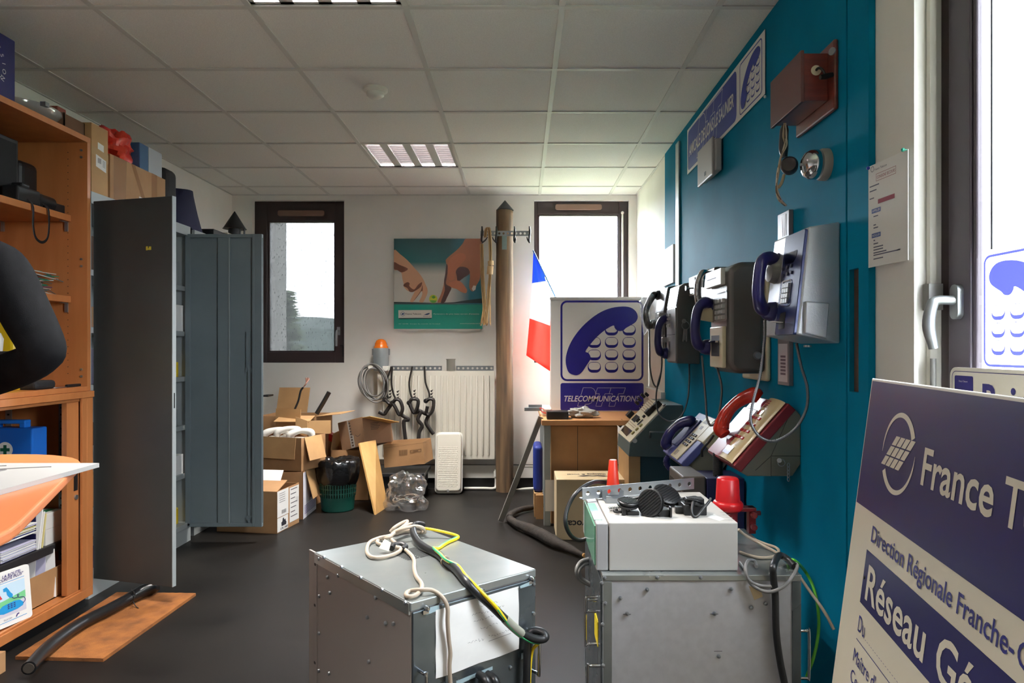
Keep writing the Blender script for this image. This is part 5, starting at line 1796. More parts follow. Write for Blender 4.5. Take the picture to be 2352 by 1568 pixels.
# ---- bulkhead lamp cover
c0, c1 = PZ(998, 1134, 0), PZ(1062, 1131, 0)
ly = 5.74
lx0, lx1 = (998 - CX) / FPX * ly, (1062 - CX) / FPX * ly
f = F((lx0, ly, 0.004), (1, 0, 0), (0, 0.16, 1))
w, h = lx1 - lx0, 0.5
t = Thing('lamp_cover', 'white rectangular lamp cover with rounded corners leaning on the radiator', 'lamp cover', ((lx0 + lx1) / 2, ly, 0))
t.part('back_plate', MB().prism(f, rrect(0, w, 0, h, 0.035, 6), -0.012, 0.0), M_white, bevel=0.004)
mb = MB().prism(f, rrect(0.012, w - 0.012, 0.02, h - 0.01, 0.03, 6), 0, 0.035)
t.part('diffuser', mb, mat('opal_plastic', (226, 220, 206), 0.35), bevel=0.012, seg=4)
pt = MB()
for i in range(13):
    for j in range(22):
        x, y = 0.035 + (w - 0.07) * (i + 0.5 * (j % 2)) / 13, 0.06 + (h - 0.17) * j / 22
        s_ = 0.0062
        pt.add([f.p(x - s_, y, 0.0352), f.p(x, y - s_, 0.0352), f.p(x + s_, y, 0.0352), f.p(x, y + s_, 0.0352), f.p(x, y, 0.0385)], [(0, 1, 4), (1, 2, 4), (2, 3, 4), (3, 0, 4)])
t.part('prism_texture', pt, mat('opal_plastic', (226, 220, 206), 0.35))
t.part('screw', MB().cyl(f.p(w / 2, 0.024, 0.0), f.p(w / 2, 0.024, 0.04), 0.012), M_greyc, smooth=40)
# =================================================================== RIGHT WALL: TEAL BOARD AND WHAT HANGS ON IT
BX = 0.965                                                 # front of the teal board


def by(px, X=BX):
    return X * FPX / (px - CX)


def bzz(py, Y):
    return CAMZ - (py - CY) / FPX * Y


t = Thing('display_board', 'tall teal painted board covering the right wall behind the telephones', 'board', (0.975, 3.3, 0.0))
yg_ = by(1945)
YE = by(1995)
t.part('main_panel', MB().box((BX, yg_ + 0.006, 0.002), (XR - 0.001, 4.72, ZC - 0.004)), M_teal, bevel=0.002)
ys0, ys1 = by(1972), by(1951)
zs0, zs1 = bzz(900, 2.03), bzz(617, 2.03)
b = MB().box((BX, YE, 0.002), (XR - 0.001, ys0, ZC - 0.004)).box((BX, ys1, 0.002), (XR - 0.001, yg_ - 0.004, ZC - 0.004)).box((BX, ys0, 0.002), (XR - 0.001, ys1, zs0)).box((BX, ys0, zs1), (XR - 0.001, ys1, ZC - 0.004))
t.part('edge_panel', b, M_teal)
t.part('slot_lining', MB().box((XR - 0.006, ys0, zs0), (XR - 0.001, ys1, zs1)), mat('dark_brown_wood', (70, 50, 36), 0.7, rgb2=(48, 34, 26), scale=6, stretch=(4, 4, 0.5)))
t.part('joint_strip', MB().box((BX + 0.006, yg_ - 0.004, 0.002), (XR - 0.001, yg_ + 0.006, ZC - 0.004)), mat('joint_dark_teal', (10, 58, 72), 0.6))
t.part('metal_strip', MB().box((BX - 0.012, by(1563), bzz(655, 4.27)), (BX - 0.002, by(1556), bzz(325, 4.27))), M_steel)
single('notice_panel', MB().box((BX - 0.014, 4.4, 1.61), (BX - 0.001, 4.735, 1.85)), M_label, 'white blank panel on the far end of the teal board beside the metal strip', 'panel')

# ---- PTT telephone emblem, drawn in the units of the big sign
HS = [(330, 1035), (255, 1005), (222, 930), (212, 850), (225, 760), (265, 650), (330, 540), (420, 430), (530, 330), (650, 250), (780, 200), (920, 182), (1020, 195), (1085, 245), (1108, 310), (1085, 370), (1030, 410), (960, 450), (930, 478), (882, 488), (845, 475),
      (820, 445), (803, 418), (700, 475), (600, 560), (520, 650), (458, 738), (492, 757), (515, 790), (522, 830), (500, 870), (460, 930), (420, 990), (380, 1025)]


def flip(pts):
    return pts[::-1]


def emblem(mb, f, place, d=0.0008, blue=0, skip=()):
    q = lambda pts: [place(x, y) for x, y in pts]
    mb.mat(blue).ring(f, q(rrect(148, 1178, 108, 1108, 80)), q(rrect(172, 1154, 132, 1084, 58)), d)
    for r, y in enumerate((408, 562, 717, 870)):
        for c, x in enumerate((568, 782, 1000)):
            if r == 0 and c == 0 or r in skip:
                continue
            mb.ring(f, q(rrect(x - 82, x + 82, y, y + 134, 60)), q(rrect(x - 73, x + 73, y + 7, y + 98, 45)), d)
    hp_ = [(p.x, p.y) for p in catmull([V((x, y, 0)) for x, y in HS], 3, True)]
    mb.mat(blue).poly(f, q(flip(hp_)), d + 0.0008)


def ribbon(mb, f, pts, w, d):
    for (x0, y0), (x1, y1) in zip(pts[:-1], pts[1:]):
        dx, dy = x1 - x0, y1 - y0
        l = math.hypot(dx, dy) or 1
        ox, oy = -dy / l * w / 2, dx / l * w / 2
        mb.add([f.p(x0 + ox, y0 + oy, d), f.p(x0 - ox, y0 - oy, d), f.p(x1 - ox, y1 - oy, d), f.p(x1 + ox, y1 + oy, d)], [(0, 1, 2, 3)])


PTT = [[(360, 1420), (430, 1190), (530, 1190), (560, 1205), (580, 1235), (585, 1270), (560, 1340), (530, 1380), (500, 1392), (455, 1397), (447, 1420), (360, 1420)],
       [(586, 1265), (607, 1192), (955, 1192), (930, 1265), (868, 1265), (820, 1420), (748, 1420), (795, 1265), (700, 1265), (655, 1420), (586, 1420), (632, 1265), (586, 1265)], [(775, 1192), (752, 1265)]]
M_signw = mat('sign_white', (222, 220, 216), 0.3)
M_signb = mat('sign_blue', (31, 25, 120), 0.25)

# ---- table with trestle
TZ, TY0, TY1, TX0, TX1 = 0.712, 4.70, 5.74, 0.135, 0.94
t = Thing('trestle_table', 'beech topped table carrying the telephone sign in the right corner', 'table', (0.54, 5.2, 0))
t.part('tabletop', MB().box((TX0, TY0, TZ - 0.035), (TX1, TY1, TZ)), mat('beech_table', (214, 156, 104), 0.45, rgb2=(204, 146, 96), scale=3), bevel=0.003)
t.part('leg', MB().box((0.15, 4.715, 0), (0.195, 4.76, TZ - 0.035)), M_greyl, bevel=0.003)
for x, y in ((0.9, 4.74), (0.17, 5.7), (0.9, 5.7)):
    t.part('leg', MB().box((x - 0.02, y - 0.02, 0), (x + 0.02, y + 0.02, TZ - 0.035)), M_greyl)
ft_ = P(1150, 1199, 4.8)
ft_.z = 0
f = F(ft_, (1, 0.05, 0), (0.262, 0.02, 0.68))
single('trestle_strut', MB().fbox(F(ft_ + V((0, 0, 0.012)), (1, 0.1, -0.386), (0.262, 0.0, 0.68)), -0.018, 0.018, 0, 0.765, -0.012, 0.012), mat('weathered_alloy', (132, 130, 126), 0.5, 0.4), 'slanting metal strut leaning against the left end of the table', 'strut', bevel=0.002)
# ---- light box sign
SY = 5.34
f = F((0.222, SY, TZ + 0.001), (1, 0, 0), (0, 0, 1))
SW, SH = 0.745, bzz(682, SY) - TZ - 0.001
t = Thing('telephone_sign', 'large white and blue telecommunications light box sign standing on the table', 'sign', (0.222 + SW / 2, SY + 0.07, TZ))
t.part('case', MB().box((0.222, SY, TZ + 0.001), (0.222 + SW, SY + 0.14, TZ + SH)).box((0.217, SY - 0.006, TZ + SH - 0.018), (0.227 + SW * 0.945, SY + 0.146, TZ + SH + 0.002)), M_signw, bevel=0.002)


def pm(x, y):
    return f.at(1260 + x / 5.408, 670 + y / 5.408)


mb = MB()
emblem(mb, f, pm)
t.part('emblem', mb, [M_signb, M_signw])
mb = MB().poly(f, [pm(x, y) for x, y in flip(rrect(148, 1180, 1132, 1475, 26))], 0.0008)
t.part('name_panel', mb, M_signb)
mb = MB()
for ln_ in PTT:
    ribbon(mb, f, [pm(x, y) for x, y in ln_], 0.0022, 0.0014)
x0_, y0_ = pm(195, 1360)
x1_, _ = pm(1128, 1360)
mb.mat(1)
mb.poly(f, [pm(190, 1368), pm(1120, 1368), pm(1140, 1285), pm(210, 1285)], 0.0017)
mb.mat(0)
mb.text('TELECOMMUNICATIONS', f, x0_, y0_, x1_ - x0_, 70 / 5.408 / FPX * SY, 0.0022, bold=0.012, shear=0.28)
t.part('lettering', mb, [mat('sign_letter_white', (190, 190, 198), 0.4), M_signb])

# ---- things on and under the table
mb = MB().box((0.09, 5.02, TZ), (0.205, 5.3, TZ + 0.05)).box((0.085, 5.05, TZ + 0.05), (0.2, 5.28, TZ + 0.075))
t = Thing('white_modem', 'white plastic case at the left end of the table beside the sign', 'device', (0.17, 5.2, TZ))
t.part('case', MB().box((0.145, 4.98, TZ + 0.0005), (0.215, 5.3, TZ + 0.055)), M_white, bevel=0.008)
t.part('bracket', MB().box((0.02, 5.06, TZ + 0.03), (0.148, 5.1, TZ + 0.055)).box((0.05, 5.08, TZ + 0.055), (0.148, 5.1, TZ + 0.075)), M_steel, bevel=0.002)
t.part('red_wire', MB().tube([(0.16, 4.976, TZ + 0.05), (0.13, 4.97, TZ + 0.06), (0.15, 4.965, TZ + 0.03), (0.2, 4.96, TZ + 0.02)], 0.003, 6, 4), M_red)
single('black_box', MB().box(tuple(P(1256, 958, 4.74)[:2]) + (TZ + 0.0005,), (P(1306, 958, 4.74).x, 4.86, TZ + 0.055)), M_black, 'flat black box on the front left edge of the table', 'box', bevel=0.004)
single('film_wrapped_part', crumple((P(1337, 950, 4.9).x, 4.88, TZ + 0.03), 0.1, 0.06, 0.04, 8.1, 0.5, 18, TZ + 0.0005), mat('milky_plastic_film', (176, 172, 166), 0.25), 'part wrapped in milky plastic film beside the flat black box', 'wrapped part', smooth=30)
t = Thing('large_carton', 'large plain brown carton under the table', 'cardboard box', (0.42, 4.95, 0))
t.part('box', MB().box((0.2, 4.775, 0.0), (0.655, 5.25, 0.665)), M_card, bevel=0.003)
t.part('seam', MB().box((0.38, 4.7735, 0.001), (0.383, 4.776, 0.663)), M_ink)
t.part('white_label', MB().box((P(1253, 1100, 4.7).x - 0.002, 4.712, 0.1), (P(1277, 1100, 4.7).x, 4.714, 0.31)), M_label)
single('blue_bag', MB().box((0.085, 4.98, 0.17), (0.15, 5.26, 0.5)), mat('blue_nylon', (22, 46, 130), 0.6), 'blue bag standing under the left end of the table', 'bag', bevel=0.025, seg=4)
single('tan_board', MB().box((0.1, 4.9, 0), (0.152, 4.93, 0.168)).box((0.09, 4.96, 0), (0.15, 5.3, 0.168)), M_card2, 'tan carton under the blue bag at the table leg', 'cardboard box')
# box with upside down lettering
vx0, vx1, vY, vZ = P(1278, 1240, 4.37).x, P(1443, 1100, 4.37).x, 4.37, 0.378
vb = V((vx0, vY, 0))
t = Thing('printed_carton', 'cream carton standing upside down in front of the table, printed vocal and a moustache', 'cardboard box', ((vx0 + vx1) / 2, vY + 0.14, 0))
M_cc = mat('cream_cardboard', (204, 184, 148), 0.7, rgb2=(192, 172, 136), scale=5)
t.part('box', MB().box((vx0, vY, 0), (vx1, vY + 0.31, vZ)), M_cc, bevel=0.003)
f = F((vx1, vY, vZ), (-1, 0, 0), (0, 0, -1))               # reads upside down from the front
mb = MB()
W_ = vx1 - vx0
mb.text('vocal', f, W_ - 0.19, 0.257, 0.13, 0.042, 0.0008, bold=0.02)
mb.text('atoomi.com', f, 0.16, 0.055, 0.12, 0.018, 0.0008)
for k in range(2):
    mb.tube([f.p(0.055 + 0.02 * math.cos(a), 0.04 + 0.02 * math.sin(a) + 0.02 * k, 0.001) for a in (0, 1, 2, 3, 4)], 0.0025, 5, 4)
ftp = F((vx1, vY + 0.31, vZ), (-1, 0, 0), (0, -1, 0))
mb.text('diatonis & vocal', ftp, W_ - 0.33, 0.12, 0.25, 0.04, 0.0008, bold=0.015)
mb.text('dialogue', ftp, 0.12, 0.1, 0.12, 0.035, 0.0008)
ms = [(0.2, 0.2), (0.23, 0.215), (0.27, 0.2), (0.3, 0.205), (0.33, 0.2), (0.36, 0.215), (0.4, 0.2), (0.37, 0.18), (0.335, 0.17), (0.3, 0.185), (0.265, 0.17), (0.225, 0.18)]
mb.poly(ftp, [(x - 0.09, y) for x, y in ms], 0.0008)
mb.poly(ftp, [(0.06, 0.2), (0.09, 0.2), (0.09, 0.24), (0.06, 0.24)], 0.0008)
t.part('lettering', mb, M_ink)
# dark root-like hose on the floor
pts = [(1247, 1160, .03), (1195, 1170, .03), (1171, 1184, .032), (1182, 1200, .034), (1225, 1218, .04), (1268, 1241, .042), (1305, 1258, .032), (1340, 1274, .026)]
t = Thing('bark_hose', 'thick dark bark covered root lying on the floor by the table leg', 'root', tuple(PZ(1225, 1218, 0)))
mb = MB().tube([PZ(x, y, z) for x, y, z in pts], [0.017, 0.02, 0.022, 0.026, 0.036, 0.036, 0.024, 0.014], 14, 6).jitter(0.006, 22)
t.part('root', mb, mat('dark_bark', (46, 38, 31), 0.85, rgb2=(30, 25, 21), scale=16, bump=0.8, bscale=40), smooth=60)
t.part('cut_end', MB().cyl(PZ(1340, 1274, 0.026), PZ(1343, 1276, 0.026), 0.012, n=10), mat('cut_wood', (176, 132, 76), 0.7))

# ---- grey switch console
Yn, Yf = 4.185, 4.685


def npx(px, py, Y):
    q = P(px, py, Y)
    return (q.x, q.z)


fs = F((0, Yn, 0), (1, 0, 0), (0, 0, 1))
prof = [npx(1447, 1019, Yn), npx(1531, 930, Yn), (BX - 0.001, npx(1531, 930, Yn)[1]), (BX - 0.001, npx(1450, 1051, Yn)[1]), npx(1444, 1048, Yn)]
t = Thing('switch_console', 'grey metal switch console with sloping cream panel on the teal board', 'console', (0.82, 4.43, npx(1444, 1048, Yn)[1]))
M_cons = mat('grey_green_hammer', (86, 98, 98), 0.45, bump=0.1, scale=200)
t.part('housing', MB().prism(fs, prof, 0, -(Yf - Yn)), M_cons, bevel=0.004)
p0_, p1_ = P(1447, 1019, Yn), P(1531, 930, Yn)
fp = F((p0_.x, Yf, p0_.z), (0, -1, 0), p1_ - p0_)
PL, PWd = (p1_ - p0_).length, Yf - Yn
M_panelc = mat('cream_panel', (206, 196, 172), 0.4)
t.part('control_panel', MB().fbox(fp, 0.004, PWd - 0.004, 0.004, PL - 0.004, -0.002, 0.008), M_panelc, bevel=0.002)


def cpn(x, y):
    """position on the panel from the enlarged view"""
    return fp.at(1400 + x / 6.27, 880 + y / 6.27)


sw = MB()
for x, y, w, h, hh in ((200, 610, .05, .05, .05), (330, 480, .07, .05, .05), (600, 455, .05, .04, .055), (655, 405, .03, .04, .05), (735, 345, .045, .04, .06), (520, 215, .03, .02, .06), (570, 195, .02, .02, .05), (470, 270, .03, .02, .05), (430, 315, .03, .02, .05), (805, 330, .03, .02, .01), (435, 555, .02, .03, .03), (520, 500, .02, .02, .025)):
    a, b_ = cpn(x, y)
    sw.fbox(fp, a - w / 2, a + w / 2, b_ - h / 2, b_ + h / 2, 0.008, 0.008 + hh * 0.6)
split_parts(t, 'switch', sw, M_black, bevel=0.003)
mt = MB()
for q in ([(180, 690), (240, 615), (345, 700), (262, 780)], [(325, 535), (400, 460), (455, 500), (375, 580)], [(410, 605), (490, 530), (505, 545), (425, 620)]):
    mt.poly(fp, [cpn(x, y) for x, y in q][::1], 0.0095)
split_parts(t, 'meter', mt, mat('meter_glass_dark', (60, 58, 54), 0.2))
lb = MB()
for k in range(6):
    lb.poly(fp, [cpn(440 + 26 * k, 368 - 25 * k), cpn(448 + 26 * k, 360 - 25 * k), cpn(560 + 25 * k, 455 - 25 * k), cpn(552 + 25 * k, 463 - 25 * k)], 0.0095)
for k in range(2):
    lb.poly(fp, [cpn(275 + 25 * k, 580 - 20 * k), cpn(283 + 25 * k, 574 - 20 * k), cpn(375 + 25 * k, 655 - 20 * k), cpn(367 + 25 * k, 661 - 20 * k)], 0.0095)
t.part('label_strips', lb, mat('strip_brown', (150, 126, 100), 0.5))
dl = MB()
a, b_ = cpn(415, 660)
for r_ in (0.02, 0.045):
    for k in range(3):
        aa, bb = cpn(360 + 58 * k, 735 - 55 * k)
        dl.lathe(fp.p(aa, bb, 0.008), fp.n, [(0.013, 0), (0.013, 0.01), (0.006, 0.014), (0, 0.014)], 12)
split_parts(t, 'lamp', dl, mat('lamp_jewels', (206, 196, 140), 0.3), smooth=40)
hd_ = MB().tube([P(1493, 1005, Yn), P(1494, 993, Yn - 0.03), P(1496, 992, Yn - 0.04), P(1526, 992, Yn - 0.04), P(1528, 993, Yn - 0.03), P(1528, 1003, Yn)], 0.006, 8, 3)
t.part('handle', hd_, M_steel, smooth=60)
t.part('corner_screw', MB().cyl(P(1458, 1012, Yn), P(1458, 1012, Yn - 0.012), 0.014), M_steel, smooth=40)
zc_ = npx(1444, 1048, Yn)[1] - 0.001
single('tan_carton', MB().box((P(1444, 1050, 4.2).x, 4.2, 0), (P(1471, 1050, 4.2).x, 4.64, zc_)), M_card2, 'tall narrow tan carton under the left end of the grey console', 'cardboard box', bevel=0.002)
single('dark_cabinet', MB().box((P(1472, 1050, 4.2).x, 4.22, 0), (0.95, 4.64, zc_ - 0.002)), mat('dark_blue_grey_metal', (40, 62, 70), 0.5), 'dark blue grey box under the right end of the grey console', 'box', bevel=0.003)

# ---- handsets and armoured cords
M_cord = mat('armoured_cord', (104, 104, 106), 0.4, 0.8)


def handset(pts, r, mouth, nrm, mat_, t, name='handset'):
    """curved receiver through pts (ear end first); nrm points from the grip to the body side"""
    p = [V(q) for q in pts]
    nrm = V(nrm)
    mb = MB().tube(p, [r * 0.95, r * 1.1, r * 0.95, r * 0.92, r * 0.95, r * 1.1, r * 0.95], 14, 6)
    ax0, ax1 = nrm, nrm
    for e, q in ((0, p[0]), (1, p[-1])):
        mb.lathe(q - nrm * r * 0.9, nrm, [(0, 0), (r * 1.1, 0.15 * r), (r * 1.5, 0.7 * r), (r * 1.6, mouth * 0.8), (r * 1.4, mouth), (0, mouth * 1.02)], 18)
    mb.ball(p[-1], r * 1.4, 14).ball(p[0], r * 1.2, 14)
    return t.part(name, mb, mat_, smooth=60)


def armoured(pts, r, rib=0.35):
    c = catmull(pts, 40)
    L = sum((c[i + 1] - c[i]).length for i in range(len(c) - 1))
    n = int(L / 0.0032)
    out, acc, i, step = [c[0]], 0.0, 0, L / n
    d = 0.0
    for i in range(len(c) - 1):
        s = (c[i + 1] - c[i]).length
        while d + s >= step and s > 0:
            k = (step - d) / s
            q = c[i].lerp(c[i + 1], k)
            out.append(q)
            c[i] = q
            s = (c[i + 1] - q).length
            d = 0.0
        d += s
    rs = [r * (1 if k % 2 else 1 - rib) for k in range(len(out))]
    return MB().tube(out, rs, 8, 1)


# ---- payphone 1: blue front, silver side
t = Thing('payphone', 'nearest wall payphone, silver with slanting dark blue front panel', 'payphone', (0.9, 2.27, 1.21), 'wall payphones')
Yn = 2.12
fs = F((0, Yn, 0), (1, 0, 0), (0, 0, 1))
A_, B_ = npx(1830, 768, Yn), npx(1858, 520, Yn)
prof = [A_, B_, (BX - 0.0005, npx(1930, 509, Yn)[1]), (BX - 0.0005, npx(1931, 789, Yn)[1])]
M_silver = mat('silver_paint', (196, 198, 202), 0.32, 0.55, bump=0.12, scale=260)
M_silver2 = mat('silver_grey_paint', (150, 148, 144), 0.4, 0.4)
t.part('housing', MB().prism(fs, prof, 0, -0.29), M_silver, bevel=0.006, seg=3)
f1 = F((A_[0], Yn + 0.29, A_[1]), (0, -1, 0), (B_[0] - A_[0], 0, B_[1] - A_[1]))
H1 = math.hypot(B_[0] - A_[0], B_[1] - A_[1])
M_bluep = mat('dark_blue_panel', (44, 56, 104), 0.22, 0.2)
fpn = t.part('front_panel', MB().prism(f1, rrect(0.125, 0.286, 0.0, H1 - 0.006, 0.008), -0.004, 0.008), M_bluep, bevel=0.002)


def c1(x, y):
    return f1.at(1640 + x / 3.734, 480 + y / 3.734)


def qd(mb, f, c, pts, d):
    return mb.poly(f, [c(x, y) for x, y in pts], d)


fpn.part('display', qd(MB(), f1, c1, [(630, 400), (640, 385), (738, 350), (725, 420), (700, 460), (630, 480)][::-1], 0.0085), mat('display_dark', (20, 22, 26), 0.15))
x0_, y0_ = c1(585, 845)
x1_, y1_ = c1(690, 600)
fr = MB().ring(f1, rrect(x0_, x1_, y0_, y1_, 0.008), rrect(x0_ + 0.005, x1_ - 0.005, y0_ + 0.005, y1_ - 0.005, 0.006), 0.0095)
fpn.part('keypad_frame', fr, M_chrome)
kp = MB()
for i in range(3):
    for j in range(4):
        kx, ky = x0_ + 0.012 + (x1_ - x0_ - 0.024) * (i + 0.5) / 3, y0_ + 0.01 + (y1_ - y0_ - 0.02) * (j + 0.5) / 4
        kp.fbox(f1, kx - 0.008, kx + 0.008, ky - 0.0075, ky + 0.0075, 0.008, 0.013)
split_parts(fpn, 'key', kp, mat('key_grey', (184, 184, 182), 0.4), bevel=0.001)
bt = MB()
for i in range(6):
    a, b_ = c1(615 + 36 * (i % 3), 515 - 14 * (i % 3) + 58 * (i // 3))
    bt.lathe(f1.p(a, b_, 0.008), f1.n, [(0.006, 0), (0.006, 0.003), (0, 0.0035)], 10)
split_parts(fpn, 'button', bt, M_ink)
fpn.part('card_slot', qd(MB(), f1, c1, [(570, 1035), (590, 900), (640, 880), (622, 1025)], 0.0085), M_black)
a, b_ = c1(600, 975)
fpn.part('card', MB().fbox(f1, a - 0.014, a + 0.016, b_ - 0.001, b_ + 0.001, 0.008, 0.04), M_label)
cb = MB().lathe(P(1775, 620, 2.36), (-1, 0, 0), [(0.055, -0.06), (0.052, -0.02), (0.04, 0.015), (0.0, 0.022)], 20)
t.part('cradle', cb, M_silver2, smooth=50)
q = [npx(1846, 692, Yn), npx(1902, 696, Yn), npx(1895, 778, Yn), npx(1844, 765, Yn)]
t.part('side_cover', MB().prism(fs, q, 0, 0.014), M_silver, bevel=0.004)
t.part('keyhole', MB().cyl(P(1855, 792, 2.2), P(1855, 797, 2.2), 0.012), M_steel)
handset([P(1788, 602, 2.36), P(1768, 593, 2.33), P(1750, 602, 2.31), P(1743, 640, 2.3), P(1742, 678, 2.3), P(1749, 706, 2.32), P(1766, 716, 2.34)], 0.021, 0.045, (0.8, -0.1, 0), M_navyp, t)
t.part('cord', armoured([P(1757, 735, 2.33), P(1756, 780, 2.3), P(1746, 860, 2.25), P(1728, 930, 2.22), P(1725, 970, 2.2), P(1746, 1003, 2.19), P(1782, 1012, 2.18), P(1826, 985, 2.17), P(1852, 938, 2.17), P(1854, 890, 2.18), P(1840, 840, 2.2), P(1829, 786, 2.23)], 0.0055), M_cord, smooth=60)

# ---- payphone 2: rounded dark grey
t = Thing('payphone', 'second wall payphone, rounded grey body with white framed display and cream coin unit', 'payphone', (0.88, 2.84, 1.07), 'wall payphones')
X2, Y2n, Y2f = 0.80, 2.71, 2.975
Z2b, Z2t = bzz(858, Y2n), bzz(600, Y2n)
M_gun = mat('gunmetal_grey', (98, 94, 90), 0.35, 0.35, bump=0.06, scale=200)
fs = F((0, Y2n, 0), (1, 0, 0), (0, 0, 1))
prof = [(X2, Z2b + 0.03), (X2, Z2t - 0.035), (X2 + 0.04, Z2t), (0.945, Z2t), (0.945, Z2b), (X2 + 0.03, Z2b)]
t.part('housing', MB().prism(fs, prof, 0, -(Y2f - Y2n)), M_gun, bevel=0.022, seg=4, smooth=40)
t.part('back_plate', MB().box((0.945, Y2n - 0.004, Z2b - 0.03), (BX - 0.0005, Y2f + 0.03, Z2t - 0.06)), M_cream, bevel=0.03, seg=5)
f2 = F((X2, Y2f, Z2b), (0, -1, 0), (0, 0, 1))


def c2(x, y):
    return f2.at(1640 + x / 3.734, 480 + y / 3.734)


def c2b(x, y):
    return f2.at(1470 + x / 4.613, 560 + y / 4.613)


a0_, b0_ = c2b(738, 480)
a1_, b1_ = c2b(905, 250)
d = t.part('display_unit', MB().prism(f2, rrect(a0_, a1_, b0_, b1_, 0.006), 0, 0.018), M_white, bevel=0.003)
d.part('screen', MB().poly(f2, rrect(a0_ + 0.03, a1_ - 0.065, b0_ + 0.035, b1_ - 0.035, 0.002), 0.0185), M_ink)
a0_, b0_ = c2b(800, 820)
a1_, b1_ = c2b(925, 500)
t.part('keypad_recess', MB().poly(f2, rrect(a0_, a1_, b0_, b1_, 0.008), 0.0012).ring(f2, rrect(a0_ - 0.006, a1_ + 0.006, b0_ - 0.004, b1_ + 0.01, 0.01), rrect(a0_, a1_, b0_, b1_, 0.008), 0.006), M_silver2)
kp = MB()
for i in range(3):
    for j in range(4):
        x_, y_ = a0_ + 0.015 + (a1_ - a0_ - 0.03) * (i + .5) / 3, b0_ + 0.012 + 0.022 * j
        kp.fbox(f2, x_ - 0.009, x_ + 0.009, y_ - 0.007, y_ + 0.007, 0.001, 0.012)
split_parts(t, 'key', kp, mat('key_grey', (184, 184, 182), 0.4), bevel=0.001)
a0_, b0_ = c2b(780, 1300)
a1_, b1_ = c2b(915, 870)
cn = t.part('coin_unit', MB().prism(f2, rrect(a0_, a1_, b0_, b1_, 0.006), 0, 0.016), M_cream, bevel=0.004)
x_, y_ = a0_ + 0.025, b0_ + 0.045
cn.part('coin_slot', MB().poly(f2, [(x_, y_), (a1_ - 0.04, y_), (a1_ - 0.04, b1_ - 0.035), (x_, b1_ - 0.035)], 0.0165), M_ink)
cn.part('coin_lever', MB().fbox(f2, x_ + 0.0, a1_ - 0.05, y_ + 0.055, y_ + 0.062, 0.016, 0.03), M_chrome)
t.part('cradle', MB().hexa([P(1607, 735, 2.93), P(1643, 741, 2.93), P(1643, 741, 3.0), P(1607, 735, 3.0), P(1605, 714, 2.93), P(1642, 700, 2.93), P(1642, 700, 3.0), P(1605, 714, 3.0)]), M_cream, bevel=0.008, seg=3)
t.part('lock', MB().lathe(P(1739, 816, Y2n), (0, -1, 0), [(0.016, 0), (0.016, 0.01), (0.012, 0.016), (0, 0.016)], 18), M_steel, smooth=40)
handset([P(1637, 701, 2.95), P(1620, 695, 2.93), P(1605, 706, 2.92), P(1598, 735, 2.91), P(1597, 766, 2.91), P(1603, 790, 2.92), P(1618, 797, 2.94)], 0.021, 0.045, (0.8, -0.1, 0), M_navyp, t)
t.part('cord', armoured([P(1612, 816, 2.93), P(1616, 860, 2.92), P(1621, 920, 2.9), P(1624, 960, 2.88), P(1633, 977, 2.86), P(1648, 962, 2.85), P(1656, 920, 2.85), P(1657, 885, 2.87), P(1648, 845, 2.9), P(1640, 790, 2.96), P(1637, 745, 2.99)], 0.0055), M_cord, smooth=60)

# ---- payphone 3
t = Thing('payphone', 'third wall payphone, flat grey box with bright top and keys hanging in its side lock', 'payphone', (0.9, 3.9, 1.11), 'wall payphones')
X3, Y3n, Y3f = 0.838, 3.785, 4.03
fs = F((0, Y3n, 0), (1, 0, 0), (0, 0, 1))
Z3b, Z3t = bzz(834, Y3n), bzz(650, Y3n)
t.part('housing', MB().prism(fs, [(X3, Z3b), (X3, Z3t - 0.13), (X3 + 0.02, Z3t - 0.015), (X3 + 0.045, Z3t), (BX - 0.0005, Z3t + 0.01), (BX - 0.0005, Z3b - 0.005)], 0, -(Y3f - Y3n)), M_gun, bevel=0.006, seg=3)
f3 = F((X3, Y3f, Z3b), (0, -1, 0), (0, 0, 1))
t.part('front_panel', MB().prism(f3, rrect(0.01, Y3f - Y3n - 0.01, 0.01, 0.3, 0.006), 0, 0.005), mat('brushed_panel', (176, 176, 174), 0.3, 0.7), bevel=0.001)
fu = F((X3 - 0.001, Y3f, Z3t - 0.135), (0, -1, 0), (0.02, 0, 0.115))
t.part('top_plate', MB().fbox(fu, 0.01, Y3f - Y3n - 0.01, 0.01, 0.125, 0, 0.004), M_silver)
kp = MB()
for i in range(3):
    for j in range(4):
        kp.fbox(f3, 0.03 + 0.028 * i, 0.05 + 0.028 * i, 0.2 + 0.02 * j, 0.214 + 0.02 * j, 0.005, 0.012)
split_parts(t, 'key', kp, mat('key_grey', (184, 184, 182), 0.4))
t.part('card_slot', MB().poly(f3, [(0.06, 0.06), (0.11, 0.06), (0.11, 0.12), (0.06, 0.12)], 0.0056), M_black)
t.part('seam', MB().poly(f3, [(0.012, 0.155), (0.23, 0.155), (0.23, 0.158), (0.012, 0.158)], 0.0056), M_ink)
kr = MB().cyl(P(1571, 737, Y3n), P(1571, 737, Y3n - 0.02), 0.012).tube([P(1575 + 9 * math.cos(a), 747 + 9 * math.sin(a), Y3n - 0.02) for a in (0, 1, 2, 3, 4, 5)], 0.002, 6, 4, closed=True)
for k in range(3):
    kr.tube([P(1572 + 3 * k, 756, Y3n - 0.02 - 0.006 * k), P(1569 + 4 * k, 784 - 3 * (k % 2), Y3n - 0.014)], 0.0045, 4, 1)
t.part('keyring', kr, M_greyc)
t.part('cradle', MB().box((X3 - 0.05, Y3f - 0.01, 1.4 - 0.03), (X3 + 0.02, Y3f + 0.05, 1.4)).box((X3 - 0.03, Y3f - 0.01, 1.23), (X3 + 0.02, Y3f + 0.05, 1.26)), M_silver2, bevel=0.004)
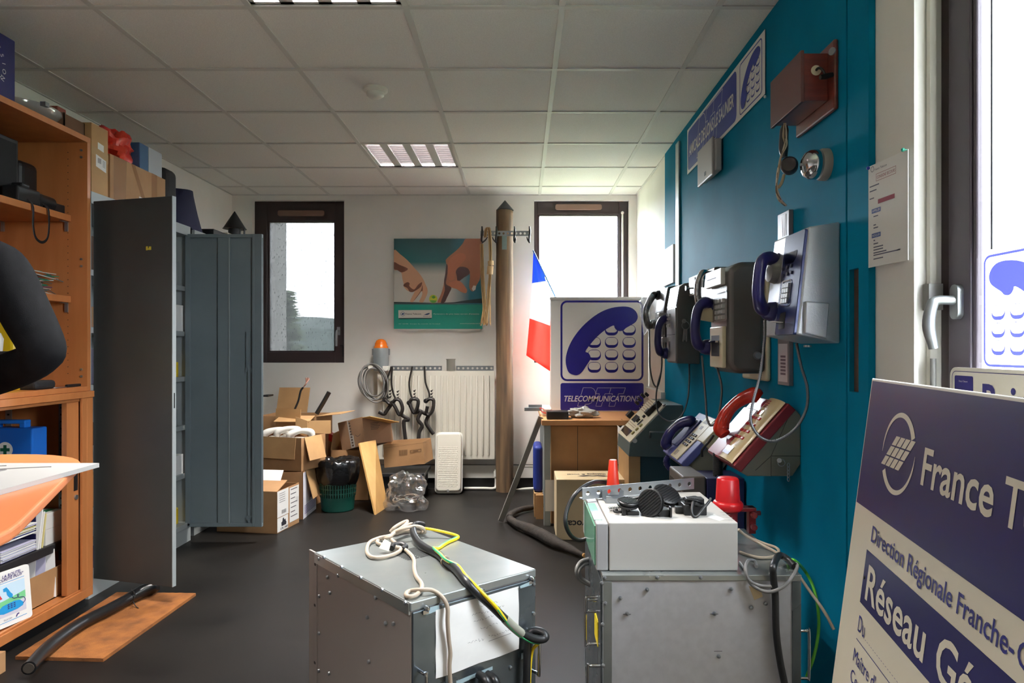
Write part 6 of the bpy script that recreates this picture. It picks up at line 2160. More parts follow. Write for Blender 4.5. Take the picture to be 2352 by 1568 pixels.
handset([P(1531, 732, 4.02), P(1523, 733, 4.0), P(1514, 748, 3.99), P(1511, 770, 3.99), P(1511, 792, 3.99), P(1516, 808, 4.0), P(1525, 811, 4.02)], 0.021, 0.04, (0.8, -0.1, 0), M_navyp, t)
t.part('cord', armoured([P(1520, 818, 4.0), P(1519, 850, 3.98), P(1510, 885, 3.95), P(1507, 920, 3.9), P(1514, 950, 3.88), P(1537, 967, 3.86), P(1562, 958, 3.85), P(1578, 925, 3.85), P(1583, 880, 3.87), P(1583, 832, 3.9)], 0.0055), M_cord, smooth=60)

# ---- payphone 4
t = Thing('payphone', 'farthest wall payphone, dark narrow body with black handset by the sign', 'payphone', (0.9, 4.3, 1.13), 'wall payphones')
fs = F((0, 4.17, 0), (1, 0, 0), (0, 0, 1))
t.part('housing', MB().prism(fs, [(0.85, 1.16), (0.845, 1.42), (0.87, 1.56), (BX - 0.0005, 1.58), (BX - 0.0005, 1.14)], 0, -0.26), M_gun, bevel=0.006)
f4 = F((0.849, 4.43, 1.16), (0, -1, 0), (-0.005, 0, 0.26))
t.part('front_panel', MB().prism(f4, rrect(0.02, 0.24, 0.02, 0.24, 0.006), 0, 0.004), M_silver2)
t.part('logo_plate', MB().poly(f4, rrect(0.15, 0.2, 0.17, 0.23, 0.004), 0.005), M_bluep)
handset([P(1509, 678, 4.42), P(1501, 678, 4.4), P(1488, 700, 4.38), P(1483, 718, 4.38), P(1485, 735, 4.38), P(1491, 748, 4.4), P(1500, 744, 4.42)], 0.02, 0.04, (0.8, -0.1, 0), M_blackg, t)
t.part('cord', armoured([P(1491, 750, 4.4), P(1492, 800, 4.36), P(1493, 845, 4.33), P(1500, 878, 4.3), P(1509, 888, 4.28), P(1516, 868, 4.27), P(1520, 835, 4.27), P(1519, 800, 4.3)], 0.006), M_cord, smooth=60)

t.part('plastic_wrap', crumple(P(1489, 712, 4.4), 0.055, 0.06, 0.13, 3.3, 0.4, 16), M_film, smooth=25)

# ---- small apparatus between payphones
t = Thing('chrome_phone', 'small grey wall phone with chrome receiver between the second and third payphones', 'telephone', (0.9, 3.3, 1.38))
t.part('housing', MB().box((0.87, 3.16, 1.38), (BX - 0.0005, 3.4, 1.565)), M_gun, bevel=0.01, seg=3)
handset([P(1627, 630, 3.32), P(1615, 628, 3.31), P(1605, 645, 3.3), P(1602, 662, 3.3), P(1602, 678, 3.3), P(1606, 692, 3.31), P(1614, 694, 3.32)], 0.017, 0.03, (0.8, -0.1, 0), M_chrome, t)
t.part('hook', MB().tube([P(1622, 632, 3.2), P(1616, 640, 3.18), P(1614, 660, 3.18)], 0.008, 8, 4), M_chrome, smooth=60)
t = Thing('junction_box', 'small dark wall box with chrome lock above the third payphone', 'box', (0.92, 3.62, 1.47))
t.part('body', MB().box((0.888, 3.55, 1.47), (BX - 0.0005, 3.72, 1.57)), M_gun, bevel=0.006)
t.part('lock_plate', MB().box((0.883, 3.58, 1.48), (0.888, 3.69, 1.56)), M_chrome, bevel=0.002)
t.part('key', MB().cyl((0.883, 3.66, 1.51), (0.86, 3.66, 1.51), 0.006).cyl((0.86, 3.66, 1.51), (0.857, 3.66, 1.51), 0.012), M_chrome)

# ---- wedge phones
def wedge(name, label, near_b, near_t, Yn, Yf, side, mats, base_mat, cat='telephone'):
    pb, pt = P(*near_b, Yn), P(*near_t, Yn)
    t = Thing(name, label, cat, (0.88, (Yn + Yf) / 2, min(npx(*q, Yn)[1] for q in side)))
    fs = F((0, Yn, 0), (1, 0, 0), (0, 0, 1))
    v = (pt - pb)
    L = v.length
    ft = F((pb.x, Yf, pb.z), (0, -1, 0), v)
    th = 0.036
    pr = [npx(*q, Yn) for q in side]
    pr = [(min(x, BX - 0.0005), z) for x, z in pr]
    t.part('base', MB().prism(fs, pr, -0.006, -(Yf - Yn) + 0.006), base_mat, bevel=0.003)
    t.part('top_case', MB().fbox(ft, 0, Yf - Yn, 0, L, -th, 0), mats[0], bevel=0.004)
    return t, ft, L, Yf - Yn


M_maroon = mat('maroon_plastic', (126, 30, 40), 0.35)
M_olive = mat('olive_grey_metal', (122, 120, 106), 0.5, rgb2=(114, 112, 98), scale=6)
t, ft, L, Wd = wedge('red_telephone', 'red and cream desk telephone on a slanted wall mount, below the nearest payphone', (1684, 1069.5), (1811, 925.5), 2.415, 2.755,
                     [(1702, 1084), (1718, 1094), (1822, 1094), (1841, 1066), (1841, 954), (1829.5, 941)], [M_maroon], M_olive)
M_creamg = mat('gloss_cream', (206, 184, 138), 0.22)
x0_ = Wd * 0.52
st = []
for i in range(9):
    a = PI * i / 8
    st.append((x0_ + (Wd - 0.012 - x0_) * (0.5 - 0.5 * math.cos(a)), 0.016 * math.sin(a) + 0.004))
mb = MB()
g = [[ft.p(x, 0.004, d) for x, d in st], [ft.p(x, L - 0.004, d) for x, d in st]]
mb.sheet([g[1], g[0]])
for row in (g[0], g[1][::-1]):
    mb.add(row, [list(range(len(row)))])
t.part('cream_panel', mb, M_creamg, smooth=50)
t.part('cradle', MB().fbox(ft, 0.012, x0_ - 0.012, 0.1, L - 0.06, 0, 0.01), mat('pink_white_plastic', (176, 154, 166), 0.3), bevel=0.008, seg=3)
t.part('card_tray', MB().fbox(ft, 0.01, x0_ - 0.01, 0.005, 0.08, 0, 0.004), mat('pale_maroon', (150, 96, 104), 0.3))
xm = (x0_ + Wd - 0.012) / 2
kp = MB()
for i in range(3):
    for j in range(4):
        kp.fbox(ft, xm - 0.056 + 0.034 * i, xm - 0.032 + 0.034 * i, 0.094 + 0.03 * j, 0.106 + 0.03 * j, 0.014, 0.0225)
split_parts(t, 'key', kp, mat('red_keys', (170, 30, 34), 0.3), bevel=0.003)
t.part('window', MB().fbox(ft, xm - 0.04, xm + 0.03, 0.022, 0.055, 0.018, 0.0225), M_chrome)
t.part('display', MB().fbox(ft, xm - 0.03, xm + 0.015, 0.205, 0.225, 0.018, 0.0225), M_chrome)
ls = MB()
for k in range(4):
    ls.fbox(ft, xm - 0.03, xm - 0.002, 0.24 + 0.009 * k, 0.244 + 0.009 * k, 0.02, 0.0215)
t.part('printed_lines', ls, mat('print_dull_red', (160, 60, 54), 0.5))
zz = 0.055
hs = [ft.p(0.1, 0.085, 0.02), ft.p(0.085, 0.095, 0.042), ft.p(0.078, 0.14, 0.06), ft.p(0.08, 0.19, 0.064), ft.p(0.088, 0.24, 0.054), ft.p(0.1, 0.272, 0.036), ft.p(0.105, 0.276, 0.016)]
mb = MB().tube(hs, [0.022, 0.03, 0.025, 0.022, 0.025, 0.031, 0.024], 16, 6)
t.part('handset', mb, mat('red_gloss_plastic', (178, 38, 22), 0.18), smooth=60)
cl = [ft.p(0.06, 0.06, 0.04), ft.p(0.055, 0.03, 0.035), ft.p(0.04, -0.01, 0.03), ft.p(0.03, -0.03, 0.01)]
t.part('cord', MB().tube(cl, 0.005, 8, 4), M_black, smooth=60)
co = MB()
base = P(1649, 1052, 2.66)
hp_ = []
for i in range(120):
    a = i * 0.72
    hp_.append(base + V((0.016 * math.cos(a), 0.016 * math.sin(a), 0.02 - 0.085 * i / 119)))
t.part('coiled_cord', co.tube(hp_, 0.0038, 6, 1), M_black, smooth=60)
kr = MB().cyl(P(1790, 1057, 2.415), P(1790, 1057, 2.4), 0.008)
kr.tube([P(1795 + 8 * math.cos(a), 1062 + 8 * math.sin(a), 2.402) for a in (0, 1, 2, 3, 4, 5)], 0.0016, 6, 4, closed=True)
for i in range(5):
    q = P(1811, 1068 + 8 * i, 2.405)
    kr.tube([q + V((0.004 * math.cos(a), 0, 0.008 * math.sin(a))) for a in (0, 1.2, 2.5, 3.7, 5)], 0.0014, 5, 3, closed=True)
t.part('key_and_chain', kr, M_steel)
sl = MB()
for a, b_ in (((1771, 1047), (1841, 1047)), ((1771, 1047), (1771, 1094)), ((1771, 1047), (1735, 1080)), ((1771, 1047), (1810, 960))):
    q0, q1 = P(*a, 2.4205), P(*b_, 2.4205)
    sl.tube([q0, q1], 0.0012, 4, 1)
t.part('panel_seams', sl, mat('seam_dark', (72, 70, 60), 0.6))

M_slate = mat('slate_blue_plastic', (84, 90, 150), 0.38)
t, ft, L, Wd = wedge('blue_telephone', 'blue and cream desk telephone on a slanted wall mount, left of the red telephone', (1563, 1065), (1659, 966), 3.28, 3.7,
                     [(1572, 1076), (1588, 1085), (1655, 1085), (1670, 1066), (1671, 990), (1664, 975)], [M_slate], M_olive)
x0_ = Wd * 0.46
t.part('cream_panel', MB().fbox(ft, x0_, Wd - 0.08, 0.006, L - 0.006, 0, 0.006), mat('cream_phone_plastic', (208, 194, 158), 0.35), bevel=0.002)
t.part('side_ledge', MB().fbox(ft, Wd - 0.085, Wd + 0.03, 0.14, L - 0.02, -0.05, 0.004), mat('cream_phone_plastic', (208, 194, 158), 0.35), bevel=0.004)
kp = MB()
for i in range(3):
    for j in range(4):
        kx = x0_ + 0.03 + 0.033 * i
        kp.fbox(ft, kx, kx + 0.022, 0.085 + 0.021 * j, 0.098 + 0.021 * j, 0.006, 0.012)
split_parts(t, 'key', kp, M_black, bevel=0.001)
lb = MB().fbox(ft, x0_ + 0.03, x0_ + 0.07, 0.02, 0.05, 0.006, 0.0068).fbox(ft, x0_ + 0.05, x0_ + 0.09, 0.195, 0.215, 0.006, 0.0068).fbox(ft, x0_ + 0.03, x0_ + 0.1, L - 0.05, L - 0.025, 0.006, 0.0068)
t.part('printed_label', lb, mat('label_grey', (140, 128, 112), 0.5))
t.part('cradle', MB().fbox(ft, 0.03, x0_ - 0.03, 0.06, L - 0.04, 0, 0.01), mat('dark_slate_plastic', (66, 70, 116), 0.4), bevel=0.008, seg=3)
hs = [ft.p(0.1, 0.03, 0.012), ft.p(0.09, 0.036, 0.034), ft.p(0.088, 0.08, 0.056), ft.p(0.088, 0.125, 0.06), ft.p(0.095, 0.17, 0.05), ft.p(0.105, 0.205, 0.028), ft.p(0.108, 0.21, 0.012)]
t.part('handset', MB().tube(hs, [0.022, 0.03, 0.026, 0.023, 0.026, 0.03, 0.024], 16, 6), mat('indigo_gloss_plastic', (36, 36, 92), 0.22), smooth=60)
hp_ = []
cb_ = P(1540, 1042, 3.64)
for i in range(110):
    a = i * 0.75
    hp_.append(cb_ + V((0.015 * math.cos(a) - 0.02 * math.sin(i * 0.03), 0.015 * math.sin(a), -0.085 * i / 110)))
t.part('coiled_cord', MB().tube(hp_, 0.004, 6, 1), M_navyp, smooth=60)
t.part('wall_bracket', MB().box((0.9, 3.3, 0.57), (BX - 0.0005, 3.68, 0.62)), M_olive)

# ---- boxes under the blue phone
t = Thing('vented_unit', 'brown grey metal unit with vent slots under the blue telephone', 'unit', (0.74, 3.13, 0))
t.part('case', MB().box((0.688, 3.0, 0), (0.79, 3.27, 0.648)), mat('brown_grey_metal', (92, 84, 78), 0.5), bevel=0.008, seg=3)
vt = MB()
for k in range(7):
    for z in (0.42, 0.53):
        vt.box((0.6868, 3.035 + 0.032 * k, z), (0.689, 3.048 + 0.032 * k, z + 0.08))
t.part('vent_slots', vt, M_black)
single('navy_box', MB().box((0.793, 3.0, 0), (0.955, 3.2, 0.64)), mat('navy_metal', (32, 30, 70), 0.5), 'navy blue box right of the vented unit under the telephones', 'box', bevel=0.004)

# ---- wooden magneto box, receiver, bell
M_mahog = mat('mahogany', (124, 52, 40), 0.3, coat=0.4, rgb2=(98, 40, 32), scale=4, stretch=(1, 3, 12), detail=5)
t = Thing('magneto_box', 'polished wooden telephone box with crank high on the teal board', 'telephone box', (0.92, 2.29, 1.925))
t.part('backboard', MB().box((0.95, 2.13, 1.925), (BX - 0.0005, 2.43, 2.14)), M_mahog, bevel=0.006)
t.part('box', MB().box((0.872, 2.17, 1.965), (0.95, 2.42, 2.112)), M_mahog, bevel=0.003)
t.part('front_lid', MB().box((0.862, 2.162, 1.958), (0.873, 2.428, 2.118)), mat('dark_mahogany', (88, 42, 36), 0.4), bevel=0.002)
q = P(1874, 162, 2.17)
t.part('crank_plate', MB().lathe(q, (0, -1, 0), [(0.008, 0), (0.0155, 0), (0.0155, 0.003), (0.008, 0.004)], 24), M_cream)
t.part('crank', MB().tube([q, q + V((0, -0.02, 0)), q + V((0.006, -0.035, -0.012)), q + V((0.014, -0.04, -0.035))], 0.004, 8, 3).tube([q + V((-0.006, -0.045, -0.038)), q + V((0.014, -0.042, -0.034)), q + V((0.034, -0.04, -0.028))], [0.007, 0.009, 0.007], 10, 3), M_black, smooth=60)
t.part('hanging_plate', MB().lathe(P(1912, 118, 2.125), (-1, -0.5, 0), [(0.012, 0), (0.012, 0.003), (0, 0.003)], 16), M_steel)


def c7(x, y, Y):
    return P(1750 + x / 4.02, 90 + y / 4.02, Y)


t = Thing('receiver', 'black bakelite receiver with tangled pale wires hanging from the wooden box', 'receiver', tuple(c7(230, 1350, 2.3)))
t.part('handle', MB().tube([c7(210, 800, 2.3), c7(205, 850, 2.3), c7(200, 1000, 2.3), c7(205, 1090, 2.3)], [0.01, 0.014, 0.015, 0.011], 12, 5), M_blackg, smooth=60)
cc = c7(240, 1165, 2.29)
t.part('earpiece', MB().lathe(cc + V((0.015, 0.025, 0)), (-0.4, -0.9, 0.05), [(0.012, -0.01), (0.026, 0.0), (0.028, 0.03), (0.022, 0.038), (0.006, 0.034), (0, 0.034)], 24), mat('brown_bakelite', (44, 32, 32), 0.4), smooth=50)
b = MB()
wr_ = random.Random(21)
for k in range(7):
    b.mat(k % 3)
    j = lambda: wr_.uniform(-7, 7)
    b.tube([c7(212 + j(), 775, 2.29), c7(200 + 12 * (k % 3) + j(), 900, 2.285), c7(225 - 12 * k % 30 + j(), 980, 2.28), c7(180 + j(), 1080, 2.275), c7(150 + j(), 1220, 2.27), c7(135 + j(), 1380 + 2 * j(), 2.27), c7(165 + 2 * j(), 1480, 2.28), c7(220 + j(), 1535, 2.29)], 0.0026, 6, 5)
b.tube([c7(205, 1250, 2.29), c7(180, 1330, 2.285), c7(150, 1370, 2.28)], 0.005, 6, 4)
t.part('wires', b, [mat('cloth_wire_beige', (158, 142, 116), 0.8), mat('cloth_wire_brown', (104, 84, 66), 0.8), mat('cloth_wire_pale', (180, 168, 148), 0.8)], smooth=60)
bc = V((BX, 2.215, 1.778))
t = Thing('bell', 'chrome dome bell on a grey base on the teal board', 'bell', tuple(bc))
t.part('base', MB().lathe(bc, (-1, 0, 0), [(0.05, 0.0005), (0.05, 0.018), (0.046, 0.026), (0, 0.026)], 32), mat('beige_grey_base', (150, 140, 132), 0.5), smooth=40)
t.part('gong', MB().lathe(bc, (-1, 0, 0), [(0.046, 0.032), (0.047, 0.036), (0.045, 0.055), (0.036, 0.07), (0.02, 0.077), (0, 0.079)], 36), M_chrome, smooth=60)
t.part('centre_screw', MB().lathe(bc, (-1, 0, 0), [(0.005, 0.076), (0.005, 0.083), (0, 0.084)], 12), M_steel)

# ---- banner
f = F((BX - 0.006, by(1581), 2.2), (0, -1, 0), (0, 0, 1))
BL = by(1581) - by(1760)
BH = 0.255
t = Thing('banner', 'long blue and white association banner pinned along the top of the teal board', 'banner', tuple(f.p(BL / 2, 0)))
t.part('sheet', MB().fbox(f, 0, BL, 0, BH, -0.002, 0.0), M_label)
mb = MB().poly(f, rrect(0.02, 0.93, 0.015, BH - 0.015, 0.03), 0.0008)
s_ = (BH - 0.03) / 1000
emblem(mb, f, lambda x, y: (0.975 + (x - 148) * s_ * 1.24, BH - 0.015 - (y - 108) * s_), 0.0008)
mb.mat(1)
for ln_ in PTT:
    ribbon(mb, f, [(0.22 + (x - 360) / 600 * 0.5, 0.235 - (y - 1190) / 230 * 0.2) for x, y in ln_], 0.0035, 0.0014)
mb.text('AMICALE DE LONS LE SAUNIER', f, 0.05, 0.09, 0.84, 0.062, 0.0018, bold=0.02, shear=0.15)
t.part('print', mb, [mat('banner_blue', (40, 52, 150), 0.5), M_label])
t.part('pin', MB().ball(P(1757, 222, 2.75), 0.006, 8), M_label)
# ---- grey wall box over the banner
t = Thing('relay_box', 'small pale grey box fixed over the lower edge of the banner', 'box', (0.95, 3.48, 2.04))
t.part('body', MB().box((0.925, 3.34, 2.045), (BX - 0.009, 3.62, 2.2)), mat('pale_grey_plastic', (176, 172, 170), 0.45), bevel=0.008, seg=3)
t.part('cover', MB().box((0.913, 3.36, 2.03), (0.926, 3.64, 2.215)), mat('pale_grey_plastic', (176, 172, 170), 0.45), bevel=0.006)
t.part('slot', MB().box((0.9122, 3.47, 2.055), (0.9135, 3.5, 2.075)), M_black)
# ---- narrow plaque
y0_, y1_ = by(1812, 0.948), by(1786, 0.948)
t = Thing('name_plaque', 'narrow upright grey plaque running behind the nearest payphone', 'plaque', (0.955, (y0_ + y1_) / 2, 1.06))
zt_, zb_ = bzz(489, 2.55), bzz(884, 2.55)
t.part('frame', MB().box((0.948, y0_, zb_), (BX - 0.0005, y1_, zt_)), mat('grey_plaque', (120, 112, 116), 0.35), bevel=0.002)
f = F((0.948, y1_, zb_), (0, -1, 0), (0, 0, 1))
w = y1_ - y0_
mb = MB()
H_ = zt_ - zb_
for k in range(3):
    mb.add([f.p(w * (0.4 + 0.14 * k), H_ * 0.86, 0.001), f.p(w * (0.46 + 0.14 * k), H_ * 0.86, 0.001), f.p(w * (0.46 + 0.14 * k), H_ * 0.985, 0.001), f.p(w * (0.3 + 0.16 * k), H_ * 0.985, 0.001)], [(0, 1, 2, 3)])
t.part('print', mb, mat('pale_pink_white', (206, 196, 200), 0.4))
mb = MB()
mb.poly(f, [(w * 0.1, H_ * 0.02), (w * 0.9, H_ * 0.02), (w * 0.9, H_ * 0.24), (w * 0.1, H_ * 0.24)], 0.001)
mb.mat(1)
for k in range(6):
    mb.poly(f, [(w * 0.3, H_ * (0.06 + 0.02 * k)), (w * 0.75, H_ * (0.06 + 0.02 * k)), (w * 0.75, H_ * (0.072 + 0.02 * k)), (w * 0.3, H_ * (0.072 + 0.02 * k))], 0.0016)
t.part('print', mb, [mat('pale_pink_white', (206, 196, 200), 0.4), mat('print_plum', (104, 80, 96), 0.5)])

# ---- notice on the white wall
f = F((0.9625, 1.944, 1.421), (0.0125, -0.176, 0), (0, 0, 1))
w, h = math.hypot(0.0125, 0.176), 0.28
t = Thing('safety_notice', 'laminated safety notice pinned on the white wall right of the teal board', 'notice', tuple(f.p(w / 2, 0)))
t.part('sheet', MB().fbox(f, 0, w, 0, h, -0.0015, 0), M_paper)


def c9(x, y):
    return f.at(1960 + x / 2.528, 280 + y / 2.528)


mb = MB()
x0_, y0_ = c9(125, 275)
mb.text('France Telecom', f, x0_, y0_ - 0.004, c9(195, 250)[0] - x0_, 0.006, 0.0006)
lx, ly = c9(112, 275)
mb.ring(f, arcpts(lx, ly, 0.008, 30, 330, 12), arcpts(lx, ly, 0.0065, 30, 330, 12), 0.0006)
for i, yy in enumerate((375, 402, 445)):
    xa, ya = c9(96, yy + 8)
    mb.poly(f, [(xa, ya), (xa + 0.045 - 0.012 * i, ya), (xa + 0.045 - 0.012 * i, ya + 0.003), (xa, ya + 0.003)], 0.0006)
for i, (yy, ww) in enumerate(((553, .022), (603, .012), (620, .022), (692, .008), (712, .022), (732, .045), (748, .045), (765, .06), (778, .12), (800, .045))):
    xa, ya = c9(118, yy)
    mb.poly(f, [(xa, ya), (xa + ww, ya), (xa + ww, ya + 0.003), (xa, ya + 0.003)], 0.0006)
mb.mat(1)
xa, ya = c9(144, 475)
mb.poly(f, [(xa, ya), (xa + 0.075, ya), (xa + 0.075, ya + 0.012), (xa, ya + 0.012)], 0.0006)
xa, ya = c9(133, 345)
mb.ring(f, [(xa, ya), (xa + 0.09, ya), (xa + 0.09, ya + 0.02), (xa, ya + 0.02)], [(xa + .001, ya + .001), (xa + 0.089, ya + .001), (xa + 0.089, ya + 0.019), (xa + .001, ya + 0.019)], 0.0006)
mb.text('CONSIGNE SECOURS', f, xa + 0.004, ya + 0.006, 0.082, 0.008, 0.0007)
mb.mat(2)
for yy, tx in ((530, 'APPELER'), (672, 'INDIQUER')):
    xa, ya = c9(108, yy + 4)
    mb.poly(f, [(xa, ya), (xa + 0.042, ya), (xa + 0.042, ya + 0.012), (xa, ya + 0.012)], 0.0006)
    mb.mat(3).text(tx, f, xa + 0.003, ya + 0.003, 0.036, 0.0065, 0.0009)
    mb.mat(2)
t.part('print', mb, [mat('notice_ink', (90, 92, 112), 0.6), mat('notice_red', (150, 60, 76), 0.6), mat('notice_blue', (70, 96, 160), 0.6), M_paper])
t.part('green_pin', MB().ball(c_ := P(2074, 344, 1.772), 0.005, 10).cyl(c_, c_ + V((0.01, 0, 0)), 0.002, n=6), mat('green_pin', (30, 130, 110), 0.35), smooth=60)
t.part('blue_pin', MB().ball(P(1994, 386, 1.93), 0.005, 10), mat('blue_pin', (40, 60, 170), 0.35), smooth=60)

# ---- film with the emblem on the near window
f = F((1.03, by(2256, 1.03), 1.14), (0, -1, 0), (0, 0, 1))
w, h = 0.3, 0.275
M_wfilm = translucent('white_window_film', (236, 236, 240), 0.75)
t = Thing('window_poster', 'translucent white poster with the telephone emblem hung in the near window', 'poster', tuple(f.p(w / 2, 0)))
mb = MB()
g = [[f.p(w * j / 12, h * i / 6, 0.004 * math.sin(j * 0.9) * (1 - i / 6)) for j in range(13)] for i in range(7)]
t.part('film', mb.sheet(g), M_wfilm, smooth=180)
mb = MB()
emblem(mb, f, lambda x, y: (w - 0.012 - (x - 148) / 1030 * (w - 0.024), h - 0.012 - (y - 108) / 1000 * (h - 0.03)), 0.005, skip=(0,))
t.part('emblem', mb, [translucent('film_blue', (44, 46, 140), 0.6), M_wfilm])

# ---- smaller sign on the sill
f = F((0.972, by(2182, 0.972), 0.9005), (0, -1, 0), (0, 0, 1))
h = bzz(843, f.o.y) - 0.9
t = Thing('sill_sign', 'white sign with rounded corners on the window sill behind the big blue sign', 'sign', tuple(f.p(0.3, 0)))
t.part('plate', MB().prism(f, rrect(0, 0.6, 0, h, 0.02), -0.006, 0), M_white)
mb = MB().ring(f, rrect(0.008, 0.592, 0.008, h - 0.008, 0.014), rrect(0.0095, 0.5905, 0.0095, h - 0.0095, 0.0125), 0.0006)
mb.poly(f, rrect(0.018, 0.082, h - 0.12, h - 0.018, 0.004), 0.0006)
x0_ = f.at(2257, 900)[0]
mb.text('Point Phone', f, x0_, h - 0.095, 0.4, 0.062, 0.0006, bold=0.03)
mb.mat(1).text('France Telecom', f, 0.034, h - 0.032, 0.03, 0.004, 0.001)
for i, ch in enumerate('phone'):
    a = math.radians(150 - 26 * i)
    mb.text(ch, f, 0.055 + 0.025 * math.cos(a), h - 0.085 + 0.03 * math.sin(a), None, 0.008, 0.001, align='C', rot=a - PI / 2, bold=0.02)
mb.poly(f, arcpts(0.056, h - 0.085, 0.012, 0, 340, 16), 0.001)
t.part('lettering', mb, [M_navy, M_white])

# ---- big France Telecom sign leaning by the window
Ya = 1.6
A3 = P(2003, 868, Ya)
t_ = 0.122
f = F(A3, (-0.171, -1, 0), (t_, -0.171 * t_, 1))
ln0 = A3.z / f.v.z
SWd = 1.2
M_sign = mat('sign_navy', (36, 34, 82), 0.3, spec=0.16)
M_signc = mat('sign_cream', (216, 206, 184), 0.35)
t = Thing('telecom_sign', 'large navy and cream board lettered France Telecom leaning at the right edge', 'sign', tuple(f.p(SWd / 2, -ln0)))
t.part('board', MB().fbox(f, 0, SWd, -ln0, 0, -0.02, 0), M_signc, bevel=0.002)


def c6(x, y):
    return f.at(1880 + x / 2.155, 840 + y / 2.155)


yb = c6(185, 668)[1]
t.part('header_panel', MB().poly(f, [(0.008, yb), (SWd - 0.008, yb), (SWd - 0.008, -0.006), (0.008, -0.006)], 0.0008), M_sign)
a0_, a1_ = c6(243, 908), c6(205, 1165)
xb = (a0_[0] + a1_[0]) / 2
t.part('title_panel', MB().poly(f, [(xb, a1_[1]), (SWd - 0.03, a1_[1]), (SWd - 0.03, a0_[1]), (xb, a0_[1])], 0.0008), M_sign)
mb = MB()
# logo: two tapering arcs and twelve tilted tiles
cx0, _ = c6(318, 430)
cx1, _ = c6(485, 430)
_, cy1 = c6(410, 230)
_, cy0 = c6(385, 645)
lcx, lcy, lrx, lry = (cx0 + cx1) / 2, (cy0 + cy1) / 2, (cx1 - cx0) / 2, (cy1 - cy0) / 2
for a0, a1, s_ in ((30, 185, 1), (215, 365, 1)):
    n = 30
    o_, i_ = [], []
    for k in range(n + 1):
        a = math.radians(a0 + (a1 - a0) * k / n)
        th = 0.2 * ((1 - k / n) if a0 == 30 else 1 - k / n) ** 0.7 + 0.012
        o_.append((lcx + lrx * math.cos(a), lcy + lry * math.sin(a)))
        i_.append((lcx + lrx * (1 - th) * math.cos(a), lcy + lry * (1 - th * 0.8) * math.sin(a)))
    for k in range(n):
        mb.poly(f, [o_[k], o_[k + 1], i_[k + 1], i_[k]], 0.0014)
ga, gb, gc = c6(390, 345), c6(490, 375), c6(310, 485)
ux, uy = gb[0] - ga[0], gb[1] - ga[1]
vx, vy = gc[0] - ga[0], gc[1] - ga[1]
for i in range(4):
    for j in range(3):
        qd_ = []
        for aa, bb in ((i + 0.06, j + 0.05), (i + 0.06, j + 0.92), (i + 0.9, j + 0.92), (i + 0.9, j + 0.05)):
            qd_.append((ga[0] + ux * aa / 4 + vx * bb / 3, ga[1] + uy * aa / 4 + vy * bb / 3))
        mb.poly(f, qd_, 0.0014)
t.part('logo', mb, M_signc)


def fit(mb, first, rest, c0, c1, ctop, bold=0.0):
    x0_, y0_ = c0
    h_ = ctop[1] - y0_
    x1_ = c1[0]
    mb.text(first, f, x0_, y0_, x1_ - x0_, h_, 0.0014, bold=bold)
    return x0_, y0_, x1_, h_


mb = MB()
x0_, y0_, x1_, h_ = fit(mb, 'France', '', c6(508, 583), c6(868, 700), c6(530, 402), 0.016)
xt = c6(928, 600)[0]
mb.text('Telecom', f, xt, y0_, (x1_ - x0_) * 1.22, h_, 0.0014, bold=0.016)
t.part('white_lettering', mb, M_signc)
mb = MB()
x0_, y0_, x1_, h_ = fit(mb, 'Réseau', '', c6(232, 1148), c6(528, 1400), c6(256, 984), 0.016)
mb.text('Général', f, c6(592, 1400)[0], y0_, (x1_ - x0_) * 1.12, h_, 0.0014, bold=0.016)
t.part('white_lettering', mb, M_signc)
mb = MB()
x0_, y0_, x1_, h_ = fit(mb, 'Direction Régionale Franche-', '', c6(262, 866), c6(972, 1420), c6(271, 788), 0.012)
mb.text('Comté', f, x1_ + 0.008, y0_, (x1_ - x0_) * 0.24, h_, 0.0014, bold=0.012)
x0_, y0_ = c6(196, 1308)
_, yt = c6(206, 1230)
hs_ = yt - y0_
mb.text('Du', f, x0_, y0_, hs_ * 1.25, hs_, 0.0014)
y1_ = c6(190, 1347)[1]
mb.poly(f, [(x0_, y1_ - 0.001), (SWd - 0.1, y1_ - 0.001), (SWd - 0.1, y1_ + 0.001), (x0_, y1_ + 0.001)], 0.0014)
for k in range(60):
    xx = x0_ + hs_ * 1.5 + 0.012 * k
    mb.poly(f, [(xx, y0_), (xx + 0.006, y0_), (xx + 0.006, y0_ + 0.001), (xx, y0_ + 0.001)], 0.0014)
x2_, y2_ = c6(173, 1455)
mb.text("Maître d'ouvrage", f, x2_, y2_, None, hs_ * 0.82, 0.0014)
x2_, y2_ = c6(160, 1545)
mb.text('Centre de construction', f, x2_, y2_ - 0.004, None, hs_ * 0.82, 0.0014)
t.part('dark_lettering', mb, M_navy)
t.part('screw', MB().lathe(f.p(*c6(230, 1047), 0.0008), f.n, [(0.004, 0), (0.003, 0.002), (0, 0.002)], 10), M_black)
# =================================================================== FOREGROUND RACKS
M_galv = mat('bright_galvanised', (176, 180, 178), 0.3, 0.75, rgb2=(158, 166, 166), scale=5, detail=6, rvar=0.1)
M_galvb = mat('blue_galvanised', (140, 150, 156), 0.28, 0.85, rgb2=(108, 118, 126), scale=4, detail=6, rvar=0.1)
M_sideA = mat('beige_grey_sheet', (164, 154, 148), 0.45, 0.25)
RA = V((-0.262, 1.652, 0))
ra1, ra2 = V((-0.645, 0.764, 0)), V((0.764, 0.645, 0))
LA, WA, HA = 0.53, 0.388, 0.6
t = Thing('equipment_rack', 'left metal equipment case in the foreground with cables on its top', 'equipment case', tuple(RA + ra1 * LA / 2 + ra2 * WA / 2))
fl_ = F(RA + ra1 * LA, -ra1, (0, 0, 1))
fr_ = F(RA, ra2, (0, 0, 1))
q = [RA, RA + ra2 * WA, RA + ra1 * LA + ra2 * WA, RA + ra1 * LA]
